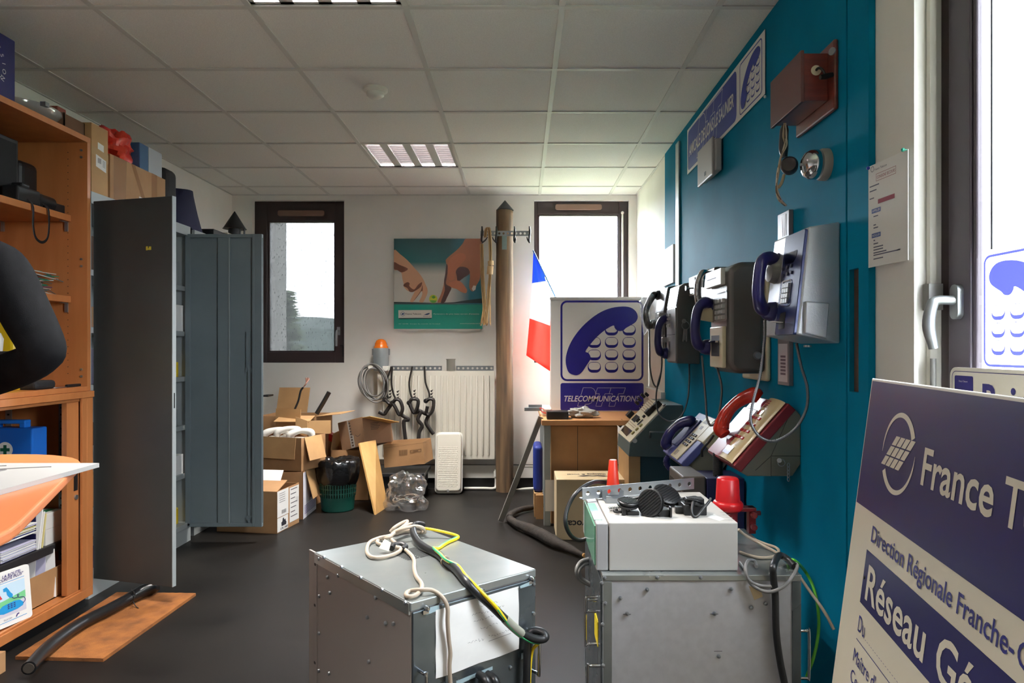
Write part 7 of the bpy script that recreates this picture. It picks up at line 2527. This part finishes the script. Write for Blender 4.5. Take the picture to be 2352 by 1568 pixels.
t.part('case', MB().hexa([x + V((0, 0, 0.01)) for x in q] + [x + V((0, 0, HA - 0.004)) for x in q]), M_sideA, bevel=0.003)
q2 = [RA + ra1 * 0.0 - ra1 * 0.004 - ra2 * 0.003, RA - ra1 * 0.004 + ra2 * (WA + 0.003), RA + ra1 * (LA + 0.002) + ra2 * (WA + 0.003), RA + ra1 * (LA + 0.002) - ra2 * 0.003]
t.part('lid', MB().hexa([x + V((0, 0, HA - 0.022)) for x in q2] + [x + V((0, 0, HA)) for x in q2]), M_galv, bevel=0.003)
fp_ = t.part('front_panel', MB().fbox(fr_, 0.002, WA - 0.002, 0.012, HA - 0.024, 0, 0.008), M_galvb, bevel=0.002)
t.part('rack_ear', MB().fbox(fl_, -0.045, 0.01, 0.0, HA - 0.002, -0.004, 0.002), M_sideA, bevel=0.001)
t.part('edge_strip', MB().fbox(fl_, 0.0, LA, HA - 0.03, HA - 0.003, 0.0005, 0.005), M_galv)


def c7b(x, y):
    return (700 + x / 3.843, 1160 + y / 3.843)


sc = MB()
for x, y in ((305, 617), (232, 770), (637, 812), (563, 985), (725, 1037), (793, 1042), (577, 1377), (225, 1480), (210, 632), (182, 455), (338, 543), (507, 636), (695, 742), (900, 856), (137, 470), (137, 800), (135, 1127), (134, 1457)):
    a, b_ = fl_.at(*c7b(x, y))
    sc.lathe(fl_.p(a, b_, 0.002), fl_.n, [(0.0055, 0), (0.005, 0.005), (0.002, 0.006), (0, 0.006)], 10)
for x, y in ((2003, 688), (2003, 948), (2001, 1222), (1797, 1422)):
    a, b_ = fr_.at(*c7b(x, y))
    sc.lathe(fr_.p(a, b_, 0.008), fr_.n, [(0.005, 0), (0.0045, 0.004), (0, 0.005)], 10)
split_parts(t, 'screw', sc, M_steel, smooth=50)
sl = MB()
for x, y in ((96, 880), (96, 1387), (99, 520)):
    a, b_ = fl_.at(*c7b(x, y))
    sl.poly(fl_, rrect(a - 0.006, a + 0.006, b_ - 0.004, b_ + 0.004, 0.003), 0.0028)
t.part('slots', sl, M_black)
# top grille
gr = MB()
ftop = F(RA + V((0, 0, HA + 0.0006)), ra2, ra1)
g0 = [ftop.at(*c7b(x, y)) for x, y in ((900, 490), (1130, 430), (960, 372), (775, 425))]
gx0, gx1 = sum(p[0] for p in (g0[0], g0[3])) / 2, sum(p[0] for p in (g0[1], g0[2])) / 2
gy0, gy1 = min(p[1] for p in g0), max(p[1] for p in g0)
for i in range(9):
    for j in range(2):
        y_ = gy0 + (gy1 - gy0) * (i + 0.2) / 9
        xa, xb_ = gx0 + (gx1 - gx0) * (0.02 + 0.5 * j), gx0 + (gx1 - gx0) * (0.48 + 0.5 * j)
        gr.poly(ftop, [(xa, y_), (xb_, y_), (xb_, y_ + 0.0055), (xa, y_ + 0.0055)], 0.0002)
t.part('vent_grille', gr, M_black)
# paper sheet on the front panel
pc_ = [fr_.at(*c7b(x, y)) for x, y in ((1137, 908), (1868, 700), (1890, 1285), (1440, 1478), (1140, 1600))]
px0, px1, py1 = pc_[0][0], pc_[1][0], pc_[1][1] - 0.002
py0 = py1 - 0.165
pg = [[fr_.p(px0 + (px1 - px0) * j / 12, py0 + (py1 - py0) * i / 10, 0.0095 + 0.004 * (1 - i / 10) * abs(math.sin(j * 0.5)) + 0.001 * math.sin(i * 1.3 + j)) for j in range(13)] for i in range(11)]
pp = fp_.part('paper_sheet', MB().sheet(pg), M_paper, smooth=180)
hw = MB()
hr2 = random.Random(6)
xm_ = px0 + (px1 - px0) * 0.5
for rowi, (yy, x0f, x1f) in enumerate(((0.86, .5, .7), (0.76, .4, .8), (0.66, .42, .78), (0.52, .5, .72), (0.36, .35, .55), (0.36, .6, .85))):
    xx = px0 + (px1 - px0) * x0f
    while xx < px0 + (px1 - px0) * x1f:
        w_ = hr2.uniform(0.004, 0.008)
        y_ = py0 + (py1 - py0) * yy
        hw.tube([fr_.p(xx, y_ + hr2.uniform(0, 0.006), 0.0155), fr_.p(xx + w_ * 0.5, y_ + hr2.uniform(-0.003, 0.006), 0.0155), fr_.p(xx + w_, y_ + hr2.uniform(0, 0.005), 0.0155)], 0.0004, 4, 2)
        xx += w_ + hr2.uniform(0.002, 0.005)
hw.tube([fr_.p(px0 + (px1 - px0) * 0.6, py0 + (py1 - py0) * 0.3, 0.0155), fr_.p(px0 + (px1 - px0) * 0.88, py0 + (py1 - py0) * 0.31, 0.0155)], 0.0006, 4, 1)
fp_.part('handwriting', hw, mat('pencil_mark', (120, 116, 116), 0.7))
tp_ = MB()
for pts in (((1040, 905), (1170, 868), (1172, 915), (1045, 962)), ((1868, 700), (1965, 655), (1972, 690), (1872, 722)), ((1880, 1290), (1975, 1250), (1978, 1300), (1880, 1345)), ((1320, 1540), (1640, 1410), (1640, 1440), (1320, 1580))):
    tp_.poly(fr_, [fr_.at(*c7b(x, y)) for x, y in pts][::-1], 0.0148 if pts[0][0] in (1868, 1880) else 0.0086)
split_parts(fp_, 'tape', tp_, mat('pale_blue_tape', (160, 182, 188), 0.4))
for x, y in ((1055, 898), (1540, 748), (1980, 640)):
    a, b_ = fr_.at(*c7b(x, y))
    w_ = MB().lathe(fr_.p(a, b_, 0.008), fr_.n, [(0.007, 0), (0.007, 0.008), (0.003, 0.012), (0, 0.012)], 12)
    w_.fbox(fr_, a - 0.012, a + 0.004, b_ - 0.012, b_ - 0.003, 0.012, 0.015)
    fp_.part('wing_screw', w_, M_chrome, smooth=40)


def hand(f, pts, d, r):
    return MB().tube([f.p(*pts[0], 0.006), f.p(*pts[0], d - 0.006), f.p(pts[0][0], pts[0][1] * 0.97 + pts[1][1] * 0.03, d), f.p(pts[1][0], pts[1][1] * 0.97 + pts[0][1] * 0.03, d), f.p(*pts[1], d - 0.006), f.p(*pts[1], 0.006)], r, 10, 3)


xh = WA - 0.018
yh1 = fr_.at(*c7b(2008, 1100))[1]
yh0 = fr_.at(*c7b(2010, 1432))[1]
fp_.part('handle', hand(fr_, ((xh, yh1), (xh, yh0)), 0.04, 0.0045), M_chrome, smooth=60)
yh1 = fr_.at(*c7b(955, 1458))[1]
fp_.part('handle', hand(fr_, ((0.018, yh1), (0.018, yh1 - 0.125)), 0.04, 0.0045), M_chrome, smooth=60)
cn = MB()
for x in (1500, 1575):
    a, b_ = fr_.at(*c7b(x, 1500))
    cn.tube([fr_.p(a - 0.004, b_ + 0.012, 0.02), fr_.p(a, b_, 0.05), fr_.p(a + 0.005, b_ - 0.06, 0.055), fr_.p(a + 0.01, b_ - 0.2, 0.03)], [0.01, 0.013, 0.011, 0.009], 12, 5)
fp_.part('plug', cn, M_blackg, smooth=60)


# cables on the left case
def topc(x, y, z):
    return PZ(*c7b(x, y), HA + z)


def frc(x, y, d):
    return fr_.p(*fr_.at(*c7b(x, y)), d)


t = Thing('beige_cord', 'beige electrical cord coiled on the left equipment case and hanging over its front', 'cord', tuple(topc(760, 320, 0.0)))
r = 0.0055
t.part('coil', MB().tube([topc(1060, 235, .012), topc(1000, 180, .03), topc(940, 165, .035), topc(880, 190, .03), topc(800, 230, .025), topc(760, 265, .02), topc(650, 290, .012), topc(570, 330, .007), topc(548, 400, .007), topc(575, 448, .007), topc(650, 462, .007), topc(760, 440, .007), topc(832, 408, .008), topc(845, 378, .012), topc(800, 368, .016)], r, 8, 6), M_wire, smooth=60)
t.part('coil', MB().tube([topc(755, 235, .015), topc(800, 190, .03), topc(870, 150, .035), topc(905, 140, .035), topc(895, 165, .032), topc(830, 215, .03), topc(780, 255, .022), topc(740, 285, .015), topc(660, 300, .007), topc(640, 330, .007), topc(690, 350, .007)], r, 8, 6), M_wire, smooth=60)
t.part('coil', MB().tube([topc(770, 250, .02), topc(880, 205, .04), topc(980, 185, .04), topc(1050, 205, .03), topc(1058, 238, .015), topc(1010, 240, .01), topc(900, 225, .02), topc(800, 250, .02)], r, 8, 6), M_wire, smooth=60)
t.part('lead', MB().tube([topc(745, 280, .012), topc(790, 325, .007), topc(855, 370, .007), topc(920, 420, .007), topc(963, 480, .007), topc(966, 560, .007), topc(985, 630, .007), topc(1030, 690, .007), topc(1026, 745, .007), topc(980, 792, .007), topc(918, 806, .007), topc(893, 786, .007), topc(930, 755, .007), topc(1040, 745, .014), topc(1130, 752, .01), frc(1190, 800, .012), frc(1215, 880, .022), frc(1212, 1000, .024), frc(1225, 1150, .022), frc(1240, 1280, .022), frc(1232, 1400, .022), frc(1245, 1600, .022)], r, 8, 6), M_wire, smooth=60)
tg = MB()
q = [topc(655, 378, .014), topc(740, 405, .012), topc(762, 330, .03), topc(705, 298, .036)]
t.part('paper_tag', tg.add(q, [(0, 1, 2, 3)]), mat('cream_tag', (214, 204, 178), 0.6), solid=0.001)
t.part('black_plug', MB().tube([topc(765, 380, .01), topc(790, 352, .014), topc(850, 345, .014), topc(888, 365, .01), topc(860, 392, .008)], 0.009, 10, 5), M_black, smooth=60)
t = Thing('black_power_cable', 'thick black cable running over the left equipment case to its front handle', 'cable', tuple(topc(1250, 500, 0)))
t.part('cable', MB().tube([topc(1040, 175, .004 + .02), topc(985, 168, .04), topc(958, 200, .035), topc(965, 262, .025), topc(1015, 335, .015), topc(1095, 388, .012), topc(1180, 432, .012), topc(1240, 490, .012), topc(1330, 560, .012), topc(1415, 660, .012), frc(1470, 740, .014), frc(1560, 840, .034), frc(1690, 975, .045), frc(1800, 1072, .05), frc(1890, 1115, .056), frc(1960, 1120, .06), frc(1990, 1098, .062), frc(1985, 1070, .05), frc(1950, 1075, .03), frc(1922, 1120, .026), frc(1905, 1250, .028), frc(1895, 1420, .03), frc(1890, 1620, .03)], 0.0105, 12, 6), M_cable, smooth=60)
t.part('grey_sleeve', MB().tube([frc(1672, 958, .044), frc(1740, 1025, .047), frc(1808, 1082, .05)], 0.0117, 12, 5), mat('sleeve_grey', (150, 150, 136), 0.45), smooth=60)
t.part('tie', MB().lathe(topc(1240, 490, .012), (topc(1330, 560, .012) - topc(1180, 432, .012)), [(0.0135, -0.002), (0.0135, 0.002)], 16), M_wire)
t = Thing('earth_wire', 'yellow and green earth wire lying along the thick black cable', 'wire', tuple(topc(1260, 330, 0)))
w1 = [topc(1058, 203, .03), topc(1160, 220, .025), topc(1310, 256, .015), topc(1355, 285, .006), topc(1260, 330, .005), topc(1180, 380, .005), topc(1138, 380, .016), topc(1195, 430, .026), topc(1250, 485, .026), topc(1350, 532, .014), topc(1420, 620, .02), frc(1500, 740, .03), frc(1590, 860, .05), frc(1720, 1030, .05), frc(1850, 1130, .055), frc(1945, 1150, .055), frc(1935, 1240, .035), frc(1915, 1400, .034), frc(1908, 1620, .034)]
t.part('yellow_wire', MB().tube(w1, 0.0045, 8, 6), mat('earth_yellow', (232, 200, 30), 0.4), smooth=60)
t.part('green_stripe', MB().tube([p_ + V((-0.0025, -0.0015, 0.0026)) for p_ in w1[3:10]], 0.003, 6, 6), mat('earth_green', (70, 180, 120), 0.4), smooth=60)
t.part('green_stripe', MB().tube([p_ + V((0.0018, -0.002, -0.0026)) for p_ in w1[12:16]], 0.003, 6, 6), mat('earth_green', (70, 180, 120), 0.4), smooth=60)

# ---- right rack
bx0, bx1, bY0, bY1, bZ = 0.221, 0.757, 1.9, 2.385, 0.584
t = Thing('equipment_rack', 'right metal equipment case in the foreground with a white unit on top', 'equipment case', ((bx0 + bx1) / 2, (bY0 + bY1) / 2, 0))
M_sideB = mat('pale_aluminium_sheet', (194, 194, 198), 0.45, 0.3, rgb2=(186, 186, 190), scale=40)
t.part('case', MB().box((bx0, bY0, 0.01), (bx1, bY1, bZ - 0.003)), M_sideB, bevel=0.002)
t.part('lid', MB().box((bx0 - 0.002, bY0 - 0.003, bZ - 0.016), (bx1 + 0.002, bY1 + 0.002, bZ)), M_galv, bevel=0.002)
f = F((bx0, bY0, 0), (1, 0, 0), (0, 0, 1))
t.part('edge_strip', MB().fbox(f, 0, 0.024, 0.01, bZ - 0.018, 0, 0.004), M_galv, bevel=0.001)
t.part('edge_strip', MB().fbox(f, bx1 - bx0 - 0.024, bx1 - bx0, 0.01, bZ - 0.018, 0, 0.004), M_galvb, bevel=0.001)


def c8(x, y):
    return (1300 + x / 3.086, 1060 + y / 3.086)


sc = MB()
for x, y in ((573, 903), (1168, 898), (385, 963), (278, 1000), (432, 1073), (1050, 1072), (1310, 1030), (1412, 1002), (1080, 1375), (252, 857), (258, 1150), (264, 1440), (273, 820), (645, 818), (953, 818)):
    a, b_ = f.at(*c8(x, y))
    sc.lathe(f.p(a, b_, 0.0025), f.n, [(0.0055, 0), (0.005, 0.004), (0, 0.006)], 10)
split_parts(t, 'screw', sc, M_steel, smooth=50)
sl = MB()
for x, y in ((432, 1080), (1050, 1078), (1078, 1342), (285, 990)):
    a, b_ = f.at(*c8(x, y))
    sl.poly(f, [(a - 0.011, b_ - 0.0006), (a + 0.011, b_ - 0.0006), (a + 0.011, b_ + 0.0006), (a - 0.011, b_ + 0.0006)], 0.0006)
t.part('slots', sl, M_ink)
fL = F((bx0, bY1, 0), (0, -1, 0), (0, 0, 1))
pn = t.part('front_panel', MB().fbox(fL, 0.01, 0.475, 0.02, bZ - 0.02, 0, 0.006), M_galvb, bevel=0.001)
LDL = MB().fbox(fL, 0.33, 0.42, 0.36, 0.43, 0.006, 0.0075)
pn.part('yellow_label', LDL, mat('yellow_label', (222, 196, 36), 0.5))
for ya, z0_, z1_ in ((0.42, 0.46, 0.5), (0.4, 0.36, 0.485), (0.47, 0.2, 0.33)):
    pn.part('handle', hand(fL, ((ya, z1_), (ya, z0_)), 0.04, 0.0042), M_chrome, smooth=60)
fR = F((bx1, bY0, 0), (0, 1, 0), (0, 0, 1))
t.part('handle', hand(fR, ((0.03, 0.42), (0.03, 0.29)), 0.035, 0.0042), M_chrome, smooth=60)

# ---- white unit on top
dY0, dY1, dZ = 1.93, 2.34, 0.718
t = Thing('white_unit', 'white electronic unit with green glazed end lying on the right equipment case', 'unit', (0.42, 2.13, bZ))
dx0, dx1 = P(1398, 1250, dY0).x, P(1695, 1250, dY0).x
M_unit = mat('warm_white_paint', (186, 182, 176), 0.45)
t.part('case', MB().box((dx0 + 0.001, dY0, bZ + 0.001), (dx1, dY1, dZ)), M_unit, bevel=0.003)
bzl = MB().box((dx0 - 0.034, dY0 + 0.002, bZ + 0.001), (dx0 - 0.001, dY1, dZ - 0.003))
t.part('bezel', bzl, mat('grey_bezel', (166, 164, 164), 0.4), bevel=0.003)
t.part('green_window', MB().box((dx0 - 0.038, dY0 + 0.012, bZ + 0.012), (dx0 - 0.034, dY1 - 0.08, dZ - 0.012)).box((dx0 - 0.036, dY0 + 0.04, dZ - 0.0035), (dx0 - 0.012, dY1 - 0.16, dZ - 0.0015)), mat('pale_green_glass', (120, 176, 150), 0.12), bevel=0.001)
q = [PZ(1618, 1182, dZ), PZ(1648, 1195, dZ), PZ(1655, 1190, dZ), PZ(1628, 1177, dZ)]
t.part('label', MB().add([PZ(1624, 1187, dZ + 0.0006), PZ(1652, 1196, dZ + 0.0006), PZ(1664, 1192, dZ + 0.0006), PZ(1640, 1180, dZ + 0.0006)], [(0, 1, 2, 3)]), M_label)
ls = MB()
for i in range(4):
    a = PZ(1655 + 6 * i, 1176 + 6 * i, dZ + 0.0008)
    ls.add([a, a + V((0.02, 0, 0)), a + V((0.02, 0.003, 0)), a + V((0, 0.003, 0))], [(0, 1, 2, 3)])
t.part('print', ls, mat('print_grey', (140, 136, 130), 0.5))

# perforated bar lying across
la, lb_ = P(1337, 1133.5, 2.2), P(1593, 1109.5, 2.36)
f = F(la, lb_ - la, (0, 0, 1))
L = (lb_ - la).length
mb = MB()
holed_bar(mb, f, L, 0.037, [L * (k + 0.5) / 11 for k in range(11)], 0.0068, 0.003)
mb.fbox(f, 0, L, -0.0185, -0.0155, -0.02, 0)
single('perforated_bar', mb, M_steel, 'long galvanised bar with round holes propped across the white unit', 'metal bar')


def ut(px, py, z=0.0):
    return PZ(px, py, dZ + z)


t = Thing('steel_bracket', 'bent grey steel bracket at the left end of the white unit, before the bar', 'bracket', tuple(ut(1420, 1152, 0)))
o = ut(1393, 1156)
mb = MB()
f = F(o, (1, 0.03, 0), (0, 0, 1))
mb.prism(f, [(0, 0.0005), (0.068, 0.0005), (0.068, 0.022), (0.053, 0.022), (0.05, 0.014), (0.02, 0.014), (0.014, 0.022), (0, 0.022)], 0, -0.003)
mb.prism(f, [(-0.006, 0.0005), (0.062, 0.0005), (0.062, 0.03), (0.05, 0.034), (0.046, 0.018), (0.012, 0.018), (0.008, 0.034), (-0.006, 0.03)], -0.045, -0.048)
mb.fbox(f, -0.003, 0.065, 0.0005, 0.004, -0.046, -0.002)
t.part('bracket', mb, M_steel)
hp_ = []
o = ut(1398, 1168, 0.006)
for i in range(100):
    a = i * 0.63
    hp_.append(o + V((0.05 * i / 100, 0.006 * math.cos(a) + 0.012 * i / 100, 0.0055 * math.sin(a))))
single('coil_spring', MB().tube(hp_, 0.0016, 6, 1), M_chrome, 'small steel coil spring lying beside the black clamps', 'spring', smooth=60)

# black plastic clamps: grooved disc, bracket, lever hook
M_clamp = mat('black_clamp_plastic', (30, 30, 31), 0.42)


def clamp(label, pos, rad, axis, brk, hook):
    t = Thing('anchor_clamp', label, 'clamp', tuple(pos), 'black clamps on the white unit')
    ax = V(axis).normalized()
    c = pos + V((0, 0, 0.03)) if abs(ax.z) > 0.8 else pos + V((0, 0, rad * 0.92))
    mb = MB().lathe(c, ax, [(rad * 0.95, -0.007), (rad, -0.005), (rad, -0.002), (rad * 0.8, -0.001), (rad * 0.8, 0.004), (rad, 0.005), (rad, 0.008), (rad * 0.93, 0.01), (0, 0.01)], 30)
    mb.lathe(c, -ax, [(rad * 0.95, 0.007), (0, 0.007)], 30)
    d = t.part('disc', mb, M_clamp, smooth=35)
    rb = MB()
    fd = F(c, ax.orthogonal(), ax.cross(ax.orthogonal()))
    for k in range(-4, 5):
        y = rad * 0.19 * k
        hw_ = math.sqrt(max(0, (rad * 0.9) ** 2 - y * y))
        rb.fbox(fd, -hw_, hw_, y - 0.0012, y + 0.0012, 0.0095, 0.0118)
        rb.fbox(fd, -hw_, hw_, y - 0.0012, y + 0.0012, -0.0092, -0.007)
    d.part('ribs', rb, M_clamp)
    bm = MB()
    for (x0_, y0_, z0_, x1_, y1_, z1_) in brk:
        bm.box(pos + V((x0_, y0_, z0_)), pos + V((x1_, y1_, z1_)))
    t.part('bracket', bm, M_clamp, bevel=0.002)
    if hook:
        t.part('hook', MB().tube([pos + V(h) for h in hook], 0.0042, 8, 5), M_clamp, smooth=60)


clamp('leftmost black clamp, its disc lying flat on a small stand', ut(1442, 1180), 0.031, (0.1, -0.15, 1), [(-0.02, -0.022, 0.0005, -0.008, 0.0, 0.026), (-0.004, -0.02, 0.0005, 0.03, 0.008, 0.012), (-0.008, -0.015, 0.0005, 0.002, 0.0, 0.026)], [(-0.03, -0.002, 0.012), (-0.04, -0.006, 0.01), (-0.03, -0.012, 0.008), (-0.01, -0.01, 0.01)])
clamp('largest black clamp, standing on its edge with the ribbed disc facing left', ut(1495, 1184), 0.04, (-0.62, -0.7, 0.3), [(0.02, -0.015, 0.0005, 0.05, 0.03, 0.02), (0.012, 0.0, 0.0005, 0.03, 0.04, 0.045), (0.05, -0.025, 0.0005, 0.056, -0.005, 0.03)], [(0.02, 0.02, 0.04), (-0.02, 0.04, 0.045), (-0.05, 0.05, 0.03), (-0.06, 0.045, 0.015)])
clamp('black clamp behind the largest one, ribbed disc facing up', ut(1530, 1160), 0.042, (0.25, -0.5, 0.85), [(-0.015, -0.01, 0.0005, 0.05, 0.03, 0.022), (0.03, -0.035, 0.0005, 0.06, 0.0, 0.018)], [(0.05, 0.0, 0.02), (0.085, 0.0, 0.025), (0.1, 0.01, 0.02)])
clamp('rightmost black clamp with a long bent lever hook', ut(1592, 1180), 0.026, (0.2, 0.3, 0.9), [(-0.03, -0.02, 0.0005, 0.035, 0.03, 0.03), (-0.02, -0.01, 0.03, 0.03, 0.025, 0.046), (-0.05, 0.0, 0.0005, -0.02, 0.02, 0.02)],
      [(-0.005, -0.02, 0.04), (-0.014, -0.04, 0.02), (-0.012, -0.048, 0.006), (0.0, -0.046, 0.005), (0.02, -0.03, 0.02), (0.045, -0.01, 0.04), (0.05, -0.004, 0.046)])
single('clamp_lever', MB().hexa([ut(1470, 1172), ut(1486, 1168), ut(1490, 1160), ut(1474, 1164), ut(1470, 1172, .012), ut(1486, 1168, .022), ut(1490, 1160, .022), ut(1474, 1164, .012)]), M_clamp, 'loose black lever between the flat disc clamp and the largest clamp', 'lever', bevel=0.002)

# small cones
rc = PZ(1408, 1135, 0)
c_ = P(1408, 1145, 2.3)
t = Thing('red_cone', 'small orange red cone standing behind the perforated bar', 'cone', (c_.x, 2.3, dZ))
t.part('cone', MB().lathe((c_.x, 2.3, dZ), (0, 0, 1), [(0.0235, 0.0005), (0.0235, 0.004), (0.013, 0.112), (0.011, 0.114), (0, 0.114)], 24), mat('orange_red_plastic', (196, 44, 18), 0.45), smooth=40)

# red warning lamp on a bracket
rc = V((0.686, 2.33, 0))
t = Thing('red_lamp', 'red warning lamp on a clamp bracket at the back of the right equipment case', 'lamp', (0.72, 2.33, bZ))
t.part('dome', MB().lathe(rc, (0, 0, 1), [(0.04, bzz(1152, 2.33)), (0.036, bzz(1100, 2.33)), (0.03, bzz(1096, 2.33)), (0, bzz(1095.5, 2.33))], 28), mat('red_lamp_plastic', (206, 28, 34), 0.35), smooth=50)
t.part('flange', MB().lathe(rc, (0, 0, 1), [(0.04, bzz(1172, 2.33)), (0.049, bzz(1166, 2.33)), (0.05, bzz(1155, 2.33)), (0.044, bzz(1150, 2.33)), (0.038, bzz(1149, 2.33))], 28), mat('red_lamp_plastic', (206, 28, 34), 0.35), smooth=50)
M_dred = mat('dark_red_paint', (120, 26, 32), 0.4)
t.part('socket', MB().lathe(rc, (0, 0, 1), [(0.03, bzz(1215, 2.33)), (0.032, bzz(1172, 2.33))], 24), M_dred, smooth=40)
br = MB().box((0.71, 2.31, bzz(1172, 2.33)), (0.775, 2.35, bzz(1163, 2.33))).box((0.752, 2.315, bZ + 0.0005), (0.775, 2.345, bzz(1163, 2.33)))
br.cyl((0.763, 2.31, bzz(1178, 2.33)), (0.763, 2.29, bzz(1178, 2.33)), 0.01, n=12).cyl((0.763, 2.31, bzz(1205, 2.33)), (0.763, 2.29, bzz(1205, 2.33)), 0.01, n=12).cyl((0.775, 2.33, bzz(1178, 2.33)), (0.795, 2.33, bzz(1178, 2.33)), 0.008, n=12)
t.part('bracket', br, M_dred, bevel=0.002)

# cables around the right case
def bt_(x, y, z=0.006):
    return PZ(*c8(x, y), bZ + z)


def bf_(x, y, d=0.012):
    return P(*c8(x, y), bY0 - d)


t = Thing('black_cable', 'thick black cable hanging down the front of the right equipment case', 'cable', tuple(bf_(1490, 1000)))
t.part('cable', MB().tube([bt_(1620, 740, .01), bt_(1570, 690, .02), bt_(1510, 665, .03), bt_(1470, 740, .03), bf_(1470, 820, .02), bf_(1483, 950, .018), bf_(1490, 1200, .016), bf_(1515, 1400, .016), bf_(1555, 1600, .016)], 0.0095, 12, 6), M_cable, smooth=60)
t = Thing('looped_cable', 'grey cable looped over the front edge of the right equipment case with a paper tag', 'cord', tuple(bf_(1450, 920)))
t.part('cord', MB().tube([bt_(1235, 715), bt_(1265, 760), bf_(1300, 850, .01), bf_(1370, 905, .02), bf_(1450, 922, .03), bf_(1540, 885, .03), bf_(1600, 820, .015), bt_(1640, 740, .012), bt_(1600, 700)], 0.0048, 8, 6), M_greyc, smooth=60)
t.part('cord', MB().tube([bt_(1350, 745), bt_(1335, 705, .01), bt_(1295, 700, .02), bt_(1272, 750, .02), bf_(1290, 830, .014), bf_(1360, 875, .016), bf_(1470, 885, .02)], 0.0048, 8, 6), M_greyc, smooth=60)
q = [bf_(1295, 880, .012), bf_(1335, 980, .012), bf_(1395, 955, .016), bf_(1380, 905, .014)]
t.part('paper_tag', MB().add(q, [(0, 1, 2, 3)]), mat('tan_tag', (196, 176, 140), 0.6), solid=0.001)
t = Thing('beige_cord', 'beige cord trailing from the white unit across the right equipment case to the teal board', 'cord', tuple(bt_(1400, 620)))
t.part('cord', MB().tube([bt_(1222, 480, .06), bt_(1270, 520, .04), bt_(1340, 560, .02), bt_(1430, 610, .008), bt_(1500, 650, .008), P(*c8(1600, 740), 2.1), P(*c8(1730, 920), 2.05), P(*c8(1830, 1060), 2.0), P(*c8(1900, 1190), 1.97)], 0.0045, 8, 6), M_wire, smooth=60)
t.part('cord', MB().tube([bt_(1330, 550, .02), bt_(1420, 585, .01), bt_(1490, 610, .01), bt_(1508, 640, .008), bt_(1470, 672), bt_(1380, 680), bt_(1290, 660), bt_(1235, 640)], 0.0045, 8, 6), M_wire, smooth=60)
t = Thing('green_wire', 'green wire curving down beside the right equipment case', 'wire', tuple(P(*c8(1785, 1250), 2.02)))
t.part('wire', MB().tube([bt_(1570, 700), bt_(1620, 700, .02), P(*c8(1690, 770), 2.1), P(*c8(1750, 880), 2.06), P(*c8(1785, 1030), 2.03), P(*c8(1790, 1200), 2.02), P(*c8(1760, 1370), 2.0), P(*c8(1700, 1540), 1.99)], 0.0045, 8, 6), mat('green_wire', (84, 170, 40), 0.4), smooth=60)
t = Thing('black_cable', 'black cable forming a big loop left of the white unit, before the printed carton', 'cable', tuple(P(1300, 1190, 2.2)))
t.part('cable', MB().tube([P(1412, 1117, 2.38), P(1385, 1107, 2.33), P(1358, 1109, 2.28), P(1325, 1130, 2.24), P(1304, 1165, 2.22), P(1299, 1200, 2.2), P(1310, 1228, 2.2), P(1330, 1240, 2.2), P(1352, 1234, 2.2), P(1366, 1222, 2.21)], 0.0068, 10, 6), M_cable, smooth=60)
t.part('grey_end', MB().cyl(P(1404, 1113, 2.365), P(1414, 1118, 2.385), 0.008), M_greyc)
t = Thing('grey_cable', 'grey cable loops hanging on the left side of the right equipment case', 'cable', tuple(P(1330, 1300, 2.2)))
for k in range(2):
    t.part('loop', MB().tube([P(1352 + 2 * k, 1283 + 9 * k, 2.25), P(1334 + 4 * k, 1290 + 8 * k, 2.22), P(1324 + 5 * k, 1308 + 3 * k, 2.2), P(1330 + 4 * k, 1328 - 2 * k, 2.2), P(1350, 1341 - 3 * k, 2.2), P(1362, 1345, 2.2)], 0.0062, 8, 6), M_greyc, smooth=60)
